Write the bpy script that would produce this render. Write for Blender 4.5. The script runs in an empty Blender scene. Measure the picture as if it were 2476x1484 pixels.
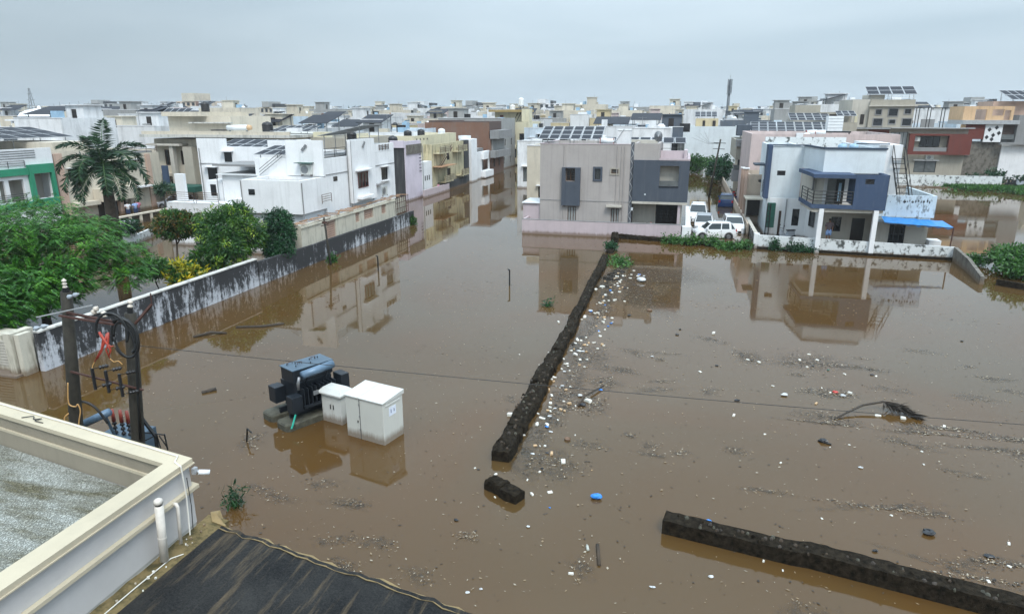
import bpy, math, random
import numpy as np
from mathutils import Vector, Matrix, noise as mnoise
R=math.radians
random.seed(7); RN=np.random.RandomState(11)
S=bpy.context.scene; COL=S.collection
# ---------------------------------------------------------------- camera, sky, sun, exposure
cd=bpy.data.cameras.new('camera'); cam=bpy.data.objects.new('camera',cd); COL.objects.link(cam); S.camera=cam
cd.sensor_width=36; cd.lens=36*1620/2476; cd.clip_start=0.1; cd.clip_end=6000
cam.location=(0,0,10); cam.rotation_euler=(R(90-16.08),0,R(14.2))
w=bpy.data.worlds.new('World'); S.world=w; w.use_nodes=True
N=w.node_tree.nodes; K=w.node_tree.links; N.clear()
def wn(t,**k):
    n=N.new(t)
    for a,b in k.items(): setattr(n,a,b)
    return n
out=wn('ShaderNodeOutputWorld'); bg=wn('ShaderNodeBackground'); bg.inputs['Strength'].default_value=0.1
sky=wn('ShaderNodeTexSky',sky_type='NISHITA',sun_disc=False,sun_elevation=R(52),sun_rotation=R(150)); sky.air_density=1.5; sky.dust_density=3
tc=wn('ShaderNodeTexCoord'); mp=wn('ShaderNodeMapping'); mp.inputs['Scale'].default_value=(1.1,1.1,6.0); mp.inputs['Location'].default_value=(3.1,.4,.2)
K.new(tc.outputs['Generated'],mp.inputs['Vector'])
nz=wn('ShaderNodeTexNoise'); nz.inputs['Scale'].default_value=1.7; nz.inputs['Detail'].default_value=5; nz.inputs['Roughness'].default_value=.45; nz.inputs['Distortion'].default_value=.3
K.new(mp.outputs[0],nz.inputs['Vector'])
rp=wn('ShaderNodeValToRGB'); e=rp.color_ramp.elements
e[0].position=.3; e[0].color=(3.5,4.45,5.25,1); e[1].position=.68; e[1].color=(4.65,5.6,6.35,1)
K.new(nz.outputs['Fac'],rp.inputs['Fac'])
sx=wn('ShaderNodeSeparateXYZ'); K.new(tc.outputs['Generated'],sx.inputs[0])
# overcast: brighter towards the zenith, a little darker cloud bank in the west
mr=wn('ShaderNodeValToRGB'); mr.color_ramp.interpolation='EASE'
for p,v in ((.07,1.0),(.21,1.55),(.48,1.4),(.7,1.6),(1.0,3.0)):
    q=mr.color_ramp.elements[0] if p==.07 else (mr.color_ramp.elements[1] if p==1.0 else mr.color_ramp.elements.new(p)); q.position=p; q.color=(v/3,v/3,v/3,1)
K.new(sx.outputs['Z'],mr.inputs['Fac'])
m3=wn('ShaderNodeMath',operation='MULTIPLY'); m3.inputs[1].default_value=3; K.new(mr.outputs[0],m3.inputs[0])
mw=wn('ShaderNodeMapRange',interpolation_type='SMOOTHSTEP'); mw.inputs['From Min'].default_value=-.95; mw.inputs['From Max'].default_value=-.1; mw.inputs['To Min'].default_value=.72; mw.inputs['To Max'].default_value=1.0
K.new(sx.outputs['X'],mw.inputs['Value'])
# the western cloud bank thins out towards the horizon
m1=wn('ShaderNodeMath',operation='MULTIPLY'); K.new(m3.outputs[0],m1.inputs[0]); K.new(mw.outputs[0],m1.inputs[1])
vm=wn('ShaderNodeVectorMath',operation='SCALE'); K.new(rp.outputs[0],vm.inputs[0]); K.new(m1.outputs[0],vm.inputs['Scale'])
mx=wn('ShaderNodeMix',data_type='RGBA'); mx.inputs[0].default_value=.9
K.new(sky.outputs[0],mx.inputs[6]); K.new(vm.outputs[0],mx.inputs[7]); K.new(mx.outputs[2],bg.inputs['Color']); K.new(bg.outputs[0],out.inputs[0])
sd=bpy.data.lights.new('sun','SUN'); sd.energy=1.4; sd.angle=R(18); sd.color=(1,.96,.9)
sun=bpy.data.objects.new('sun',sd); COL.objects.link(sun)
el,az=R(52),R(150)   # azimuth clockwise from +Y
dv=Vector((math.sin(az)*math.cos(el),math.cos(az)*math.cos(el),math.sin(el)))
sun.rotation_euler=dv.to_track_quat('Z','Y').to_euler(); sun.location=(30,-30,60)
S.view_settings.view_transform='Standard'; S.view_settings.look='None'; S.view_settings.exposure=0.6; S.view_settings.gamma=1; S.view_settings.use_curve_mapping=False
S.render.engine='CYCLES'; S.cycles.use_denoising=True; S.cycles.max_bounces=6; S.cycles.diffuse_bounces=2; S.cycles.glossy_bounces=3; S.cycles.transparent_max_bounces=6; S.cycles.volume_bounces=0
S.cycles.use_adaptive_sampling=True; S.cycles.adaptive_threshold=.02
# ---------------------------------------------------------------- materials
MATS={}
def newmat(name):
    m=bpy.data.materials.new(name); m.use_nodes=True; MATS[name]=m
    return m,m.node_tree.nodes,m.node_tree.links,m.node_tree.nodes['Principled BSDF']
def mat(name,col,rough=.6,var=.12,scale=3.,metal=0.,bump=.15,rand=0.,spec=.5,bdist=.02):
    """plain surface with a mottled tone; rand: tone per object"""
    m,n,l,b=newmat(name); g=n.new('ShaderNodeNewGeometry')
    t=n.new('ShaderNodeTexNoise'); t.inputs['Scale'].default_value=scale; t.inputs['Detail'].default_value=6; t.inputs['Roughness'].default_value=.6
    l.new(g.outputs['Position'],t.inputs['Vector'])
    r=n.new('ShaderNodeMapRange'); r.inputs['From Min'].default_value=.3; r.inputs['From Max'].default_value=.7; r.inputs['To Min'].default_value=1-var; r.inputs['To Max'].default_value=1+var
    l.new(t.outputs['Fac'],r.inputs['Value']); src=r.outputs[0]
    if rand:
        o=n.new('ShaderNodeObjectInfo'); r2=n.new('ShaderNodeMapRange'); r2.inputs['To Min'].default_value=1-rand; r2.inputs['To Max'].default_value=1+rand*.5
        l.new(o.outputs['Random'],r2.inputs['Value']); mm=n.new('ShaderNodeMath'); mm.operation='MULTIPLY'; l.new(src,mm.inputs[0]); l.new(r2.outputs[0],mm.inputs[1]); src=mm.outputs[0]
    v=n.new('ShaderNodeVectorMath'); v.operation='SCALE'; v.inputs[0].default_value=col; l.new(src,v.inputs['Scale']); l.new(v.outputs[0],b.inputs['Base Color'])
    b.inputs['Roughness'].default_value=rough; b.inputs['Metallic'].default_value=metal; b.inputs['Specular IOR Level'].default_value=spec
    if bump:
        bp=n.new('ShaderNodeBump'); bp.inputs['Strength'].default_value=bump; bp.inputs['Distance'].default_value=bdist
        t2=n.new('ShaderNodeTexNoise'); t2.inputs['Scale'].default_value=scale*6; t2.inputs['Detail'].default_value=3; l.new(g.outputs['Position'],t2.inputs['Vector'])
        l.new(t2.outputs['Fac'],bp.inputs['Height']); l.new(bp.outputs[0],b.inputs['Normal'])
    return m
def plaster(name,col,dirt=.45,lo=.5,hi=.75,dcol=(.06,.06,.055),sx_=1.6,sz=.16,rough=.85,rand=0.,blotch=.15):
    """painted render with soot streaks running down and broad damp patches"""
    m,n,l,b=newmat(name); g=n.new('ShaderNodeNewGeometry')
    mp=n.new('ShaderNodeMapping'); mp.inputs['Scale'].default_value=(sx_,sx_ if name!='bitumen' else .3,sz); l.new(g.outputs['Position'],mp.inputs['Vector'])
    t=n.new('ShaderNodeTexNoise'); t.inputs['Scale'].default_value=1.5; t.inputs['Detail'].default_value=8; t.inputs['Roughness'].default_value=.68; l.new(mp.outputs[0],t.inputs['Vector'])
    r=n.new('ShaderNodeMapRange'); r.inputs['From Min'].default_value=lo; r.inputs['From Max'].default_value=hi; r.inputs['To Min'].default_value=0; r.inputs['To Max'].default_value=dirt
    l.new(t.outputs['Fac'],r.inputs['Value'])
    t2=n.new('ShaderNodeTexNoise'); t2.inputs['Scale'].default_value=.55; t2.inputs['Detail'].default_value=7; t2.inputs['Roughness'].default_value=.7; l.new(g.outputs['Position'],t2.inputs['Vector'])
    r2=n.new('ShaderNodeMapRange'); r2.inputs['From Min'].default_value=.35; r2.inputs['From Max'].default_value=.7; r2.inputs['To Min'].default_value=1; r2.inputs['To Max'].default_value=1-blotch
    l.new(t2.outputs['Fac'],r2.inputs['Value']); src=r2.outputs[0]
    if rand:
        o=n.new('ShaderNodeObjectInfo'); q=n.new('ShaderNodeMapRange'); q.inputs['To Min'].default_value=1-rand; q.inputs['To Max'].default_value=1.05
        l.new(o.outputs['Random'],q.inputs['Value']); mm=n.new('ShaderNodeMath'); mm.operation='MULTIPLY'; l.new(src,mm.inputs[0]); l.new(q.outputs[0],mm.inputs[1]); src=mm.outputs[0]
    v=n.new('ShaderNodeVectorMath'); v.operation='SCALE'; v.inputs[0].default_value=col; l.new(src,v.inputs['Scale'])
    x=n.new('ShaderNodeMix'); x.data_type='RGBA'; l.new(r.outputs[0],x.inputs[0]); l.new(v.outputs[0],x.inputs[6]); x.inputs[7].default_value=(*dcol,1)
    z=n.new('ShaderNodeSeparateXYZ'); l.new(g.outputs['Position'],z.inputs[0]); zz=n.new('ShaderNodeMath'); zz.operation='MULTIPLY_ADD'; zz.inputs[1].default_value=-.55; l.new(t.outputs['Fac'],zz.inputs[0]); l.new(z.outputs['Z'],zz.inputs[2])
    zr=n.new('ShaderNodeMapRange'); zr.inputs['From Min'].default_value=-.16; zr.inputs['From Max'].default_value=.05; zr.inputs['To Min'].default_value=.75; zr.inputs['To Max'].default_value=0; l.new(zz.outputs[0],zr.inputs['Value'])
    y=n.new('ShaderNodeMix'); y.data_type='RGBA'; l.new(zr.outputs[0],y.inputs[0]); l.new(x.outputs[2],y.inputs[6]); y.inputs[7].default_value=(.15,.10,.06,1)
    l.new(y.outputs[2],b.inputs['Base Color']); b.inputs['Roughness'].default_value=rough; b.inputs['Specular IOR Level'].default_value=.3
    bp=n.new('ShaderNodeBump'); bp.inputs['Strength'].default_value=.25; bp.inputs['Distance'].default_value=.02; l.new(t.outputs['Fac'],bp.inputs['Height']); l.new(bp.outputs[0],b.inputs['Normal'])
    return m
def stained(name,bias):
    """lime-washed wall: soot drips from the coping, fine speckle, paler foot above the water line"""
    m,n,l,b=newmat(name); g=n.new('ShaderNodeNewGeometry')
    def nz(sc,det,mapsc,rg=.65):
        mp=n.new('ShaderNodeMapping'); mp.inputs['Scale'].default_value=mapsc; l.new(g.outputs['Position'],mp.inputs['Vector']); t=n.new('ShaderNodeTexNoise'); t.inputs['Scale'].default_value=sc; t.inputs['Detail'].default_value=det; t.inputs['Roughness'].default_value=rg; l.new(mp.outputs[0],t.inputs['Vector']); return t.outputs['Fac']
    def ma(op,a,b_,c=None):
        q=n.new('ShaderNodeMath'); q.operation=op
        for i,v in enumerate((a,b_,c)):
            if v is None: continue
            if isinstance(v,(int,float)): q.inputs[i].default_value=v
            else: l.new(v,q.inputs[i])
        return q.outputs[0]
    sp=n.new('ShaderNodeSeparateXYZ'); l.new(g.outputs['Position'],sp.inputs[0])
    f=ma('ADD',ma('MULTIPLY',nz(1.3,8,(2.6,2.6,.35)),1.0),ma('MULTIPLY',nz(5,9,(1,1,.8),.75),.75)); f=ma('ADD',f,ma('MULTIPLY',nz(.28,3,(1,1,1)),.7)); f=ma('ADD',f,ma('MULTIPLY',sp.outputs['Z'],.13)); f=ma('ADD',f,bias-1.36)
    r=n.new('ShaderNodeMapRange'); r.inputs['From Min'].default_value=-.06; r.inputs['From Max'].default_value=.12; l.new(f,r.inputs['Value'])
    x=n.new('ShaderNodeMix'); x.data_type='RGBA'; l.new(r.outputs[0],x.inputs[0]); x.inputs[6].default_value=(.50,.52,.56,1); x.inputs[7].default_value=(.030,.031,.034,1); l.new(x.outputs[2],b.inputs['Base Color']); b.inputs['Roughness'].default_value=.85
    return m
def leafmat(name,c0,c1,c2,trans=.25,rough=.45,p=(.0,.55,1.)):
    """leaves: tone per leaf and per clump, a little light coming through"""
    m,n,l,b=newmat(name); g=n.new('ShaderNodeNewGeometry')
    t=n.new('ShaderNodeTexNoise'); t.inputs['Scale'].default_value=1.1; t.inputs['Detail'].default_value=3; l.new(g.outputs['Position'],t.inputs['Vector'])
    a=n.new('ShaderNodeMath'); a.operation='MULTIPLY_ADD'; a.inputs[1].default_value=.55; l.new(g.outputs['Random Per Island'],a.inputs[0])
    s=n.new('ShaderNodeMath'); s.operation='MULTIPLY_ADD'; s.inputs[1].default_value=1.5; s.inputs[2].default_value=-.5; l.new(t.outputs['Fac'],s.inputs[0]); l.new(s.outputs[0],a.inputs[2])
    r=n.new('ShaderNodeValToRGB'); e=r.color_ramp.elements; e[0].position=p[0]; e[0].color=(*c0,1); e[1].position=p[2]; e[1].color=(*c2,1); q=e.new(p[1]); q.color=(*c1,1)
    l.new(a.outputs[0],r.inputs['Fac']); l.new(r.outputs[0],b.inputs['Base Color']); b.inputs['Roughness'].default_value=rough
    tr=n.new('ShaderNodeBsdfTranslucent'); l.new(r.outputs[0],tr.inputs['Color']); ms=n.new('ShaderNodeMixShader'); ms.inputs[0].default_value=trans
    o=n['Material Output']; l.new(b.outputs[0],ms.inputs[1]); l.new(tr.outputs[0],ms.inputs[2]); l.new(ms.outputs[0],o.inputs['Surface'])
    return m
def water_mat():
    m,n,l,b=newmat('muddy_water'); g=n.new('ShaderNodeNewGeometry')
    t=n.new('ShaderNodeTexNoise'); t.inputs['Scale'].default_value=.11; t.inputs['Detail'].default_value=4; t.inputs['Distortion'].default_value=.8; l.new(g.outputs['Position'],t.inputs['Vector'])
    r=n.new('ShaderNodeValToRGB'); e=r.color_ramp.elements; e[0].position=.35; e[0].color=(.086,.045,.014,1); e[1].position=.66; e[1].color=(.080,.051,.021,1)
    l.new(t.outputs['Fac'],r.inputs['Fac']); l.new(r.outputs[0],b.inputs['Base Color'])
    b.inputs['IOR'].default_value=1.40; b.inputs['Roughness'].default_value=.03; b.inputs['Specular IOR Level'].default_value=.5
    wmp=n.new('ShaderNodeMapping'); wmp.inputs['Rotation'].default_value=(0,0,.5); wmp.inputs['Scale'].default_value=(.35,1.3,1); l.new(g.outputs['Position'],wmp.inputs['Vector']); t4=n.new('ShaderNodeTexNoise'); t4.inputs['Scale'].default_value=.16; t4.inputs['Detail'].default_value=5; l.new(wmp.outputs[0],t4.inputs['Vector'])
    r4=n.new('ShaderNodeMapRange'); r4.inputs['From Min'].default_value=.42; r4.inputs['From Max'].default_value=.68; r4.inputs['To Min'].default_value=.02; r4.inputs['To Max'].default_value=.09; l.new(t4.outputs['Fac'],r4.inputs['Value']); l.new(r4.outputs[0],b.inputs['Roughness'])
    t2=n.new('ShaderNodeTexNoise'); t2.inputs['Scale'].default_value=1.6; t2.inputs['Detail'].default_value=4; t2.inputs['Roughness'].default_value=.5; l.new(g.outputs['Position'],t2.inputs['Vector'])
    bp=n.new('ShaderNodeBump'); bp.inputs['Strength'].default_value=.10; bp.inputs['Distance'].default_value=.012; l.new(t2.outputs['Fac'],bp.inputs['Height']); l.new(bp.outputs[0],b.inputs['Normal'])
    return m
M=MATS
water_mat()
mat('mud',(.12,.08,.05),.9); mat('wet_soil',(.026,.020,.013),.9,.85,8,bump=1.,bdist=.08,spec=.12)
plaster('white_paint',(.80,.81,.82),.35,.52,.80,(.2,.2,.19)); plaster('white_bright',(.84,.85,.86),.38,.52,.80,(.3,.3,.28),2.2,.12)
plaster('cream_paint',(.62,.56,.46),.4,.5,.8); plaster('beige_paint',(.60,.49,.39),.4,.5,.8); plaster('pinkish_trim',(.55,.39,.31),.3,.5,.8)
plaster('mauve_paint',(.42,.388,.37),.26,.5,.74,(.12,.11,.11),2.6,.1); plaster('mauve_light',(.53,.45,.47),.25,.5,.8,(.2,.17,.17),2.2,.12)
plaster('slate_paint',(.075,.09,.115),.25,.5,.8,(.2,.2,.2)); plaster('spiral_grey',(.12,.13,.15),.3)
plaster('blue_paint',(.055,.085,.150),.25,.5,.8,(.2,.22,.26),3,.5); plaster('blue_trim',(.045,.065,.10),.3)
plaster('pale_blue',(.70,.76,.79),.3,.5,.8,(.3,.3,.3)); plaster('weathered_blue',(.58,.68,.74),.75,.53,.62,(.12,.13,.13),3,1.2,blotch=.25)
plaster('lilac_paint',(.66,.60,.68),.35,.5,.8,(.25,.22,.25)); plaster('soot_black',(.05,.052,.055),.5,.5,.8,(.2,.2,.19),rough=.9)
plaster('dirty_yellow',(.60,.54,.36),.85,.50,.66,(.07,.07,.06),2.2,.22,blotch=.3); plaster('yellow_clean',(.66,.61,.44),.3)
stained('stained_white',.15); stained('stained_black',.20); plaster('mouldy_white',(.72,.75,.75),.95,.52,.62,(.05,.055,.05),1.6,1.3,blotch=.2)
plaster('coping_white',(.58,.57,.53),.7,.5,.7); plaster('lattice_cream',(.58,.55,.46),.65,.5,.72,(.16,.14,.1),3,.5)
plaster('brown_wall',(.11,.075,.065),.4); plaster('roof_pale',(.46,.46,.45),.45,.48,.75,(.2,.2,.19)); plaster('grey_cement',(.27,.27,.27),.4,.48,.75,(.12,.12,.11)); plaster('olive_beige',(.40,.37,.31),.3,.5,.8); plaster('light_beige',(.53,.50,.44),.25)
plaster('maroon',(.16,.045,.035),.3); plaster('orange_cream',(.66,.45,.27),.3); plaster('ochre_clad',(.36,.26,.11),.4); plaster('teal_paint',(.02,.16,.16),.3)
plaster('green_paint',(.035,.26,.15),.3); plaster('old_concrete',(.20,.185,.16),.8,.45,.65,(.05,.045,.035),1.5,1.0)
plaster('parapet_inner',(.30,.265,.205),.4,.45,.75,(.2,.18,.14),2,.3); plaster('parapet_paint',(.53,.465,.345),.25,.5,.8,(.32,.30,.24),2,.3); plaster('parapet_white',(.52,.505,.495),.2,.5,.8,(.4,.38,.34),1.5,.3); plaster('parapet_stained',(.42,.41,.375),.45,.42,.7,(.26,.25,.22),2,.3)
plaster('mossy_ledge',(.20,.15,.07),.9,.42,.6,(.05,.045,.02),3,3,rough=.95)
for nm,c in dict(t_white=(.76,.77,.78),t_cream=(.66,.60,.49),t_blue=(.60,.69,.76),t_grey=(.36,.36,.35),t_pink=(.60,.49,.47),t_slate=(.10,.12,.15),t_brown=(.20,.11,.075),t_yellow=(.62,.52,.33),t_teal=(.12,.22,.25),t_orange=(.42,.22,.09),t_deep=(.10,.19,.36)).items(): plaster(nm,c,.55,.48,.78,(.16,.16,.15),.75,.16,rand=.16)
mat('glass_dark',(.012,.014,.017),.08,.1,1,bump=0,spec=.6,rand=.4); mat('curtain_pane',(.33,.35,.35),.15,.15,1,bump=0,spec=.6); mat('shade_pane',(.12,.13,.13),.12,.2,2,bump=0)
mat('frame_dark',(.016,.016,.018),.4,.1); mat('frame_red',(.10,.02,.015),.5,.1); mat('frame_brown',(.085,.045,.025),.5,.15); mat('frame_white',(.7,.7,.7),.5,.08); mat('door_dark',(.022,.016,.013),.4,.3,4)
mat('black_steel',(.010,.011,.012),.6,.2,5,.0); mat('mast_grey',(.10,.115,.13),.5,.1); mat('steel_grey',(.28,.29,.30),.4,.15,4,.6); mat('rusty_steel',(.085,.042,.034),.7,.4,8,.3); mat('galv',(.45,.46,.47),.45,.15,5,.5)
mat('solar_cell',(.018,.020,.028),.5,.15,1,bump=0,spec=.15); mat('solar_back',(.16,.17,.18),.5,.1)
mat('tank_white',(.75,.77,.78),.4,.06); mat('tank_black',(.016,.016,.018),.4,.1); mat('tank_blue',(.30,.45,.58),.35,.1); mat('tank_green',(.02,.10,.09),.4,.1)
mat('red_plastic',(.27,.05,.035),.4,.15); mat('copper_red',(.38,.05,.03),.35,.2,10); mat('orange_wire',(.55,.32,.12),.5,.15)
mat('transformer_blue',(.075,.12,.165),.35,.12,4,.2); mat('transformer_dark',(.014,.019,.026),.45,.2,6,.2); mat('pipe_blue',(.12,.19,.27),.4,.12,6,.2)
mat('plinth',(.07,.068,.05),.85,.5,6,bump=.6); plaster('cabinet_white',(.56,.57,.53),.3,.55,.8,(.22,.18,.12),3,.4,rough=.5,blotch=.08); plaster('cabinet_cream',(.60,.61,.58),.35,.52,.78,(.3,.26,.2),4,.6,rough=.5,blotch=.08); mat('sticker',(.72,.78,.88),.4,.03); mat('ink',(.03,.06,.2),.5,.05,bump=0)
mat('pole_concrete',(.030,.027,.020),.8,.3,7,bump=.5); mat('rubber_black',(.012,.013,.014),.5,.2,6); mat('porcelain',(.62,.56,.48),.3,.1,8); mat('grey_porcelain',(.32,.36,.40),.35,.1,8); mat('porcelain_black',(.02,.02,.022),.3,.2,8)
mat('bitumen_plain',(.013,.015,.018),.7); mat('pvc_white',(.62,.58,.52),.45,.12,6); mat('cable_white',(.70,.68,.62),.5,.06)
mat('car_white',(.78,.79,.80),.18,.02,1,bump=0,spec=.6); mat('car_blue',(.012,.045,.16),.15,.05,1,bump=0,spec=.6); mat('car_grey',(.35,.38,.42),.2,.03,1,bump=0,spec=.6); mat('car_glass',(.02,.03,.035),.06,.1,1,bump=0,spec=.7); mat('car_black',(.015,.015,.016),.4,.1); mat('rim',(.22,.22,.23),.4,.1,5,.6); mat('lamp_clear',(.65,.68,.7),.1,.05,bump=0); mat('lamp_red',(.45,.02,.02),.2,.05,bump=0); mat('plate_white',(.75,.75,.75),.4,.03,bump=0)
mat('tarp_blue',(.012,.20,.55),.35,.12,3,bump=.4,bdist=.03); mat('tarp_green',(.01,.075,.055),.6,.2,4); mat('tin_white',(.70,.73,.74),.45,.08,2); mat('plank_wood',(.36,.21,.12),.8,.35,5,bump=.4,rand=.35); mat('wood_dark',(.05,.035,.022),.8,.4,6,bump=.6)
mat('bark',(.06,.045,.032),.9,.35,9,bump=.7); mat('palm_bark',(.045,.035,.026),.9,.4,5,bump=.6); mat('crownshaft',(.05,.11,.03),.5,.15,3)
mat('skin',(.22,.11,.07),.5,.05,6,bump=0); mat('hair',(.01,.009,.008),.6,.1,20); mat('cloth_grey',(.16,.12,.13),.8,.2,9); mat('cloth_blue',(.28,.42,.72),.8,.1,9); mat('cloth_white',(.68,.7,.74),.8,.06,9); mat('cloth_navy',(.03,.05,.12),.8,.1,9); mat('cloth_pink',(.5,.18,.28),.8,.1,9)
mat('foam',(.70,.69,.63),.7,.08,7); mat('carton',(.55,.38,.22),.8,.2,6); mat('bag_clear',(.55,.57,.58),.3,.2,8); mat('bag_black',(.02,.022,.026),.35,.2,8); mat('bag_blue',(.03,.22,.65),.3,.2,10); mat('bag_red',(.5,.05,.04),.4,.2,8); mat('bottle_plastic',(.42,.43,.38),.2,.1,6); mat('bottle_green',(.01,.12,.10),.2,.1,6); mat('lid_brown',(.14,.08,.045),.5,.1,6)
mat('litter_tan',(.25,.185,.115),.85,.4,9,bump=0); mat('litter_dark',(.045,.036,.028),.85,.4,9,bump=0); mat('litter_pale',(.40,.35,.27),.8,.2,9,bump=0); mat('yellow_sheet',(.25,.175,.075),.7,.2,5); mat('ribbon_green',(.01,.28,.20),.4,.1,4)
leafmat('leaf_feathery',(.014,.060,.012),(.042,.165,.018),(.15,.38,.03)); leafmat('leaf_mango',(.008,.036,.010),(.024,.095,.015),(.13,.26,.03)); leafmat('leaf_lime',(.06,.16,.015),(.20,.34,.03),(.45,.48,.05)); leafmat('leaf_dark',(.008,.030,.013),(.012,.062,.022),(.03,.13,.035))
leafmat('leaf_russet',(.03,.05,.012),(.10,.085,.02),(.30,.16,.04)); leafmat('leaf_yellow',(.10,.16,.01),(.42,.38,.02),(.75,.55,.03)); leafmat('leaf_palm',(.010,.032,.014),(.018,.055,.024),(.045,.12,.04),.12); leafmat('leaf_weed',(.012,.05,.010),(.035,.12,.018),(.10,.24,.04)); leafmat('leaf_far',(.020,.045,.030),(.028,.062,.038),(.05,.10,.05),.1)
# ---------------------------------------------------------------- builders
def tag(o,label=None,cat=None,group=None,kind=None):
    if label: o['label']=label
    if cat: o['category']=cat
    if group: o['group']=group
    if kind: o['kind']=kind
    return o
def empty(name,loc,label,cat,group=None):
    o=bpy.data.objects.new(name,None); COL.objects.link(o); o.location=loc; o.empty_display_size=.2
    return tag(o,label,cat,group)
def rootloc(p):
    while p is not None and p.parent is not None: p=p.parent
    return p.location.copy() if p is not None else Vector((0,0,0))
class MB:
    def __init__(s): s.v=[]; s.f=[]; s.m=[]
    def add(s,vs,fs,mi=0):
        o=len(s.v); s.v+=[tuple(a) for a in vs]; s.f+=[tuple(i+o for i in f) for f in fs]; s.m+=[mi]*len(fs); return s
    def box(s,x0,x1,y0,y1,z0,z1,mi=0,rot=0,piv=None):
        vs=[(x,y,z) for z in (z0,z1) for x,y in ((x0,y0),(x1,y0),(x1,y1),(x0,y1))]
        if rot:
            cx,cy=piv or ((x0+x1)/2,(y0+y1)/2); c,q=math.cos(rot),math.sin(rot)
            vs=[(cx+(x-cx)*c-(y-cy)*q,cy+(x-cx)*q+(y-cy)*c,z) for x,y,z in vs]
        return s.add(vs,[(3,2,1,0),(4,5,6,7),(0,1,5,4),(1,2,6,5),(2,3,7,6),(3,0,4,7)],mi)
    def prism(s,poly,z0,z1,mi=0,top=None):
        n=len(poly); tp=top or poly
        zt=z1 if isinstance(z1,(list,tuple)) else [z1]*n
        return s.add([(x,y,z0) for x,y in poly]+[(tp[i][0],tp[i][1],zt[i]) for i in range(n)],[tuple(range(n-1,-1,-1)),tuple(range(n,2*n))]+[(i,(i+1)%n,n+(i+1)%n,n+i) for i in range(n)],mi)
    def rings(s,rs,mi=0,cap=True):
        n=len(rs[0]); vs=[p for r in rs for p in r]; fs=[]
        for k in range(len(rs)-1):
            for i in range(n): fs.append((k*n+i,k*n+(i+1)%n,(k+1)*n+(i+1)%n,(k+1)*n+i))
        if cap: fs+=[tuple(range(n-1,-1,-1)),tuple((len(rs)-1)*n+i for i in range(n))]
        return s.add(vs,fs,mi)
    def tube(s,path,r,n=6,mi=0):
        P=[Vector(p) for p in path]; rs=[]; u=None
        rr=r if isinstance(r,(list,tuple)) else [r]*len(P)
        for i,p in enumerate(P):
            d=(P[min(i+1,len(P)-1)]-P[max(i-1,0)]).normalized()
            if u is None: u=d.orthogonal().normalized()
            u=(u-d*u.dot(d)); u=u.normalized() if u.length>1e-6 else d.orthogonal().normalized(); v=d.cross(u)
            rs.append([p+u*math.cos(2*math.pi*k/n)*rr[i]+v*math.sin(2*math.pi*k/n)*rr[i] for k in range(n)])
        return s.rings(rs,mi)
    def cyl(s,x,y,z0,z1,r,n=12,mi=0,r2=None): return s.tube([(x,y,z0),(x,y,z1)],[r,r if r2 is None else r2],n,mi)
    def lathe(s,x,y,prof,n=12,mi=0): return s.rings([[(x+r*math.cos(2*math.pi*k/n),y+r*math.sin(2*math.pi*k/n),z) for k in range(n)] for r,z in prof],mi)
    def quad(s,a,b,c,d,mi=0): return s.add([a,b,c,d],[(0,1,2,3)],mi)
    def slab(s,ax,c,t,u0,u1,z0,z1,holes=(),mi=0):
        """wall in the plane ax=c, thickness t (signed, inwards), with rectangular openings (u0,u1,z0,z1)"""
        def P(u,z,d): return (u,c+d,z) if ax=='y' else (c+d,u,z)
        H=[h for h in holes if h[0]<u1 and h[1]>u0 and h[2]<z1 and h[3]>z0]
        us=sorted({u0,u1}|{min(max(v,u0),u1) for h in H for v in h[:2]}); zs=sorted({z0,z1}|{min(max(v,z0),z1) for h in H for v in h[2:4]})
        def solid(i,j):
            if i<0 or j<0 or i>=len(us)-1 or j>=len(zs)-1: return False
            cu,cz=(us[i]+us[i+1])/2,(zs[j]+zs[j+1])/2
            return not any(h[0]<cu<h[1] and h[2]<cz<h[3] for h in H)
        for i in range(len(us)-1):
            for j in range(len(zs)-1):
                if not solid(i,j): continue
                a,b,e,f=us[i],us[i+1],zs[j],zs[j+1]
                s.quad(P(a,e,0),P(b,e,0),P(b,f,0),P(a,f,0),mi); s.quad(P(a,e,t),P(a,f,t),P(b,f,t),P(b,e,t),mi)
                if not solid(i-1,j): s.quad(P(a,e,0),P(a,f,0),P(a,f,t),P(a,e,t),mi)
                if not solid(i+1,j): s.quad(P(b,e,0),P(b,e,t),P(b,f,t),P(b,f,0),mi)
                if not solid(i,j-1): s.quad(P(a,e,0),P(a,e,t),P(b,e,t),P(b,e,0),mi)
                if not solid(i,j+1): s.quad(P(a,f,0),P(b,f,0),P(b,f,t),P(a,f,t),mi)
        return s
    def build(s,name,mats,parent=None,smooth=False,loc=None):
        off=Vector(loc) if loc is not None else (rootloc(parent) if parent is not None else Vector((0,0,0)))
        me=bpy.data.meshes.new(name); me.from_pydata([(a-off.x,b-off.y,c-off.z) for a,b,c in s.v],[],s.f)
        if isinstance(mats,str): mats=[mats]
        for m in mats: me.materials.append(MATS[m])
        if len(mats)>1: me.polygons.foreach_set('material_index',s.m)
        if smooth: me.polygons.foreach_set('use_smooth',[True]*len(s.f))
        me.update(); o=bpy.data.objects.new(name,me); COL.objects.link(o)
        if parent is not None: o.parent=parent
        elif loc is not None: o.location=off
        return o
def spline(P,n=5):
    P=[Vector(p) for p in P]; Q=[P[0]*2-P[1]]+P+[P[-1]*2-P[-2]]; o=[]
    for i in range(1,len(Q)-2):
        a,b,c,d=Q[i-1:i+3]
        for k in range(n): t=k/n; o.append(.5*((2*b)+(c-a)*t+(2*a-5*b+4*c-d)*t*t+(3*b-a-3*c+d)*t**3))
    return [tuple(v) for v in o]+[tuple(P[-1])]
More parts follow.
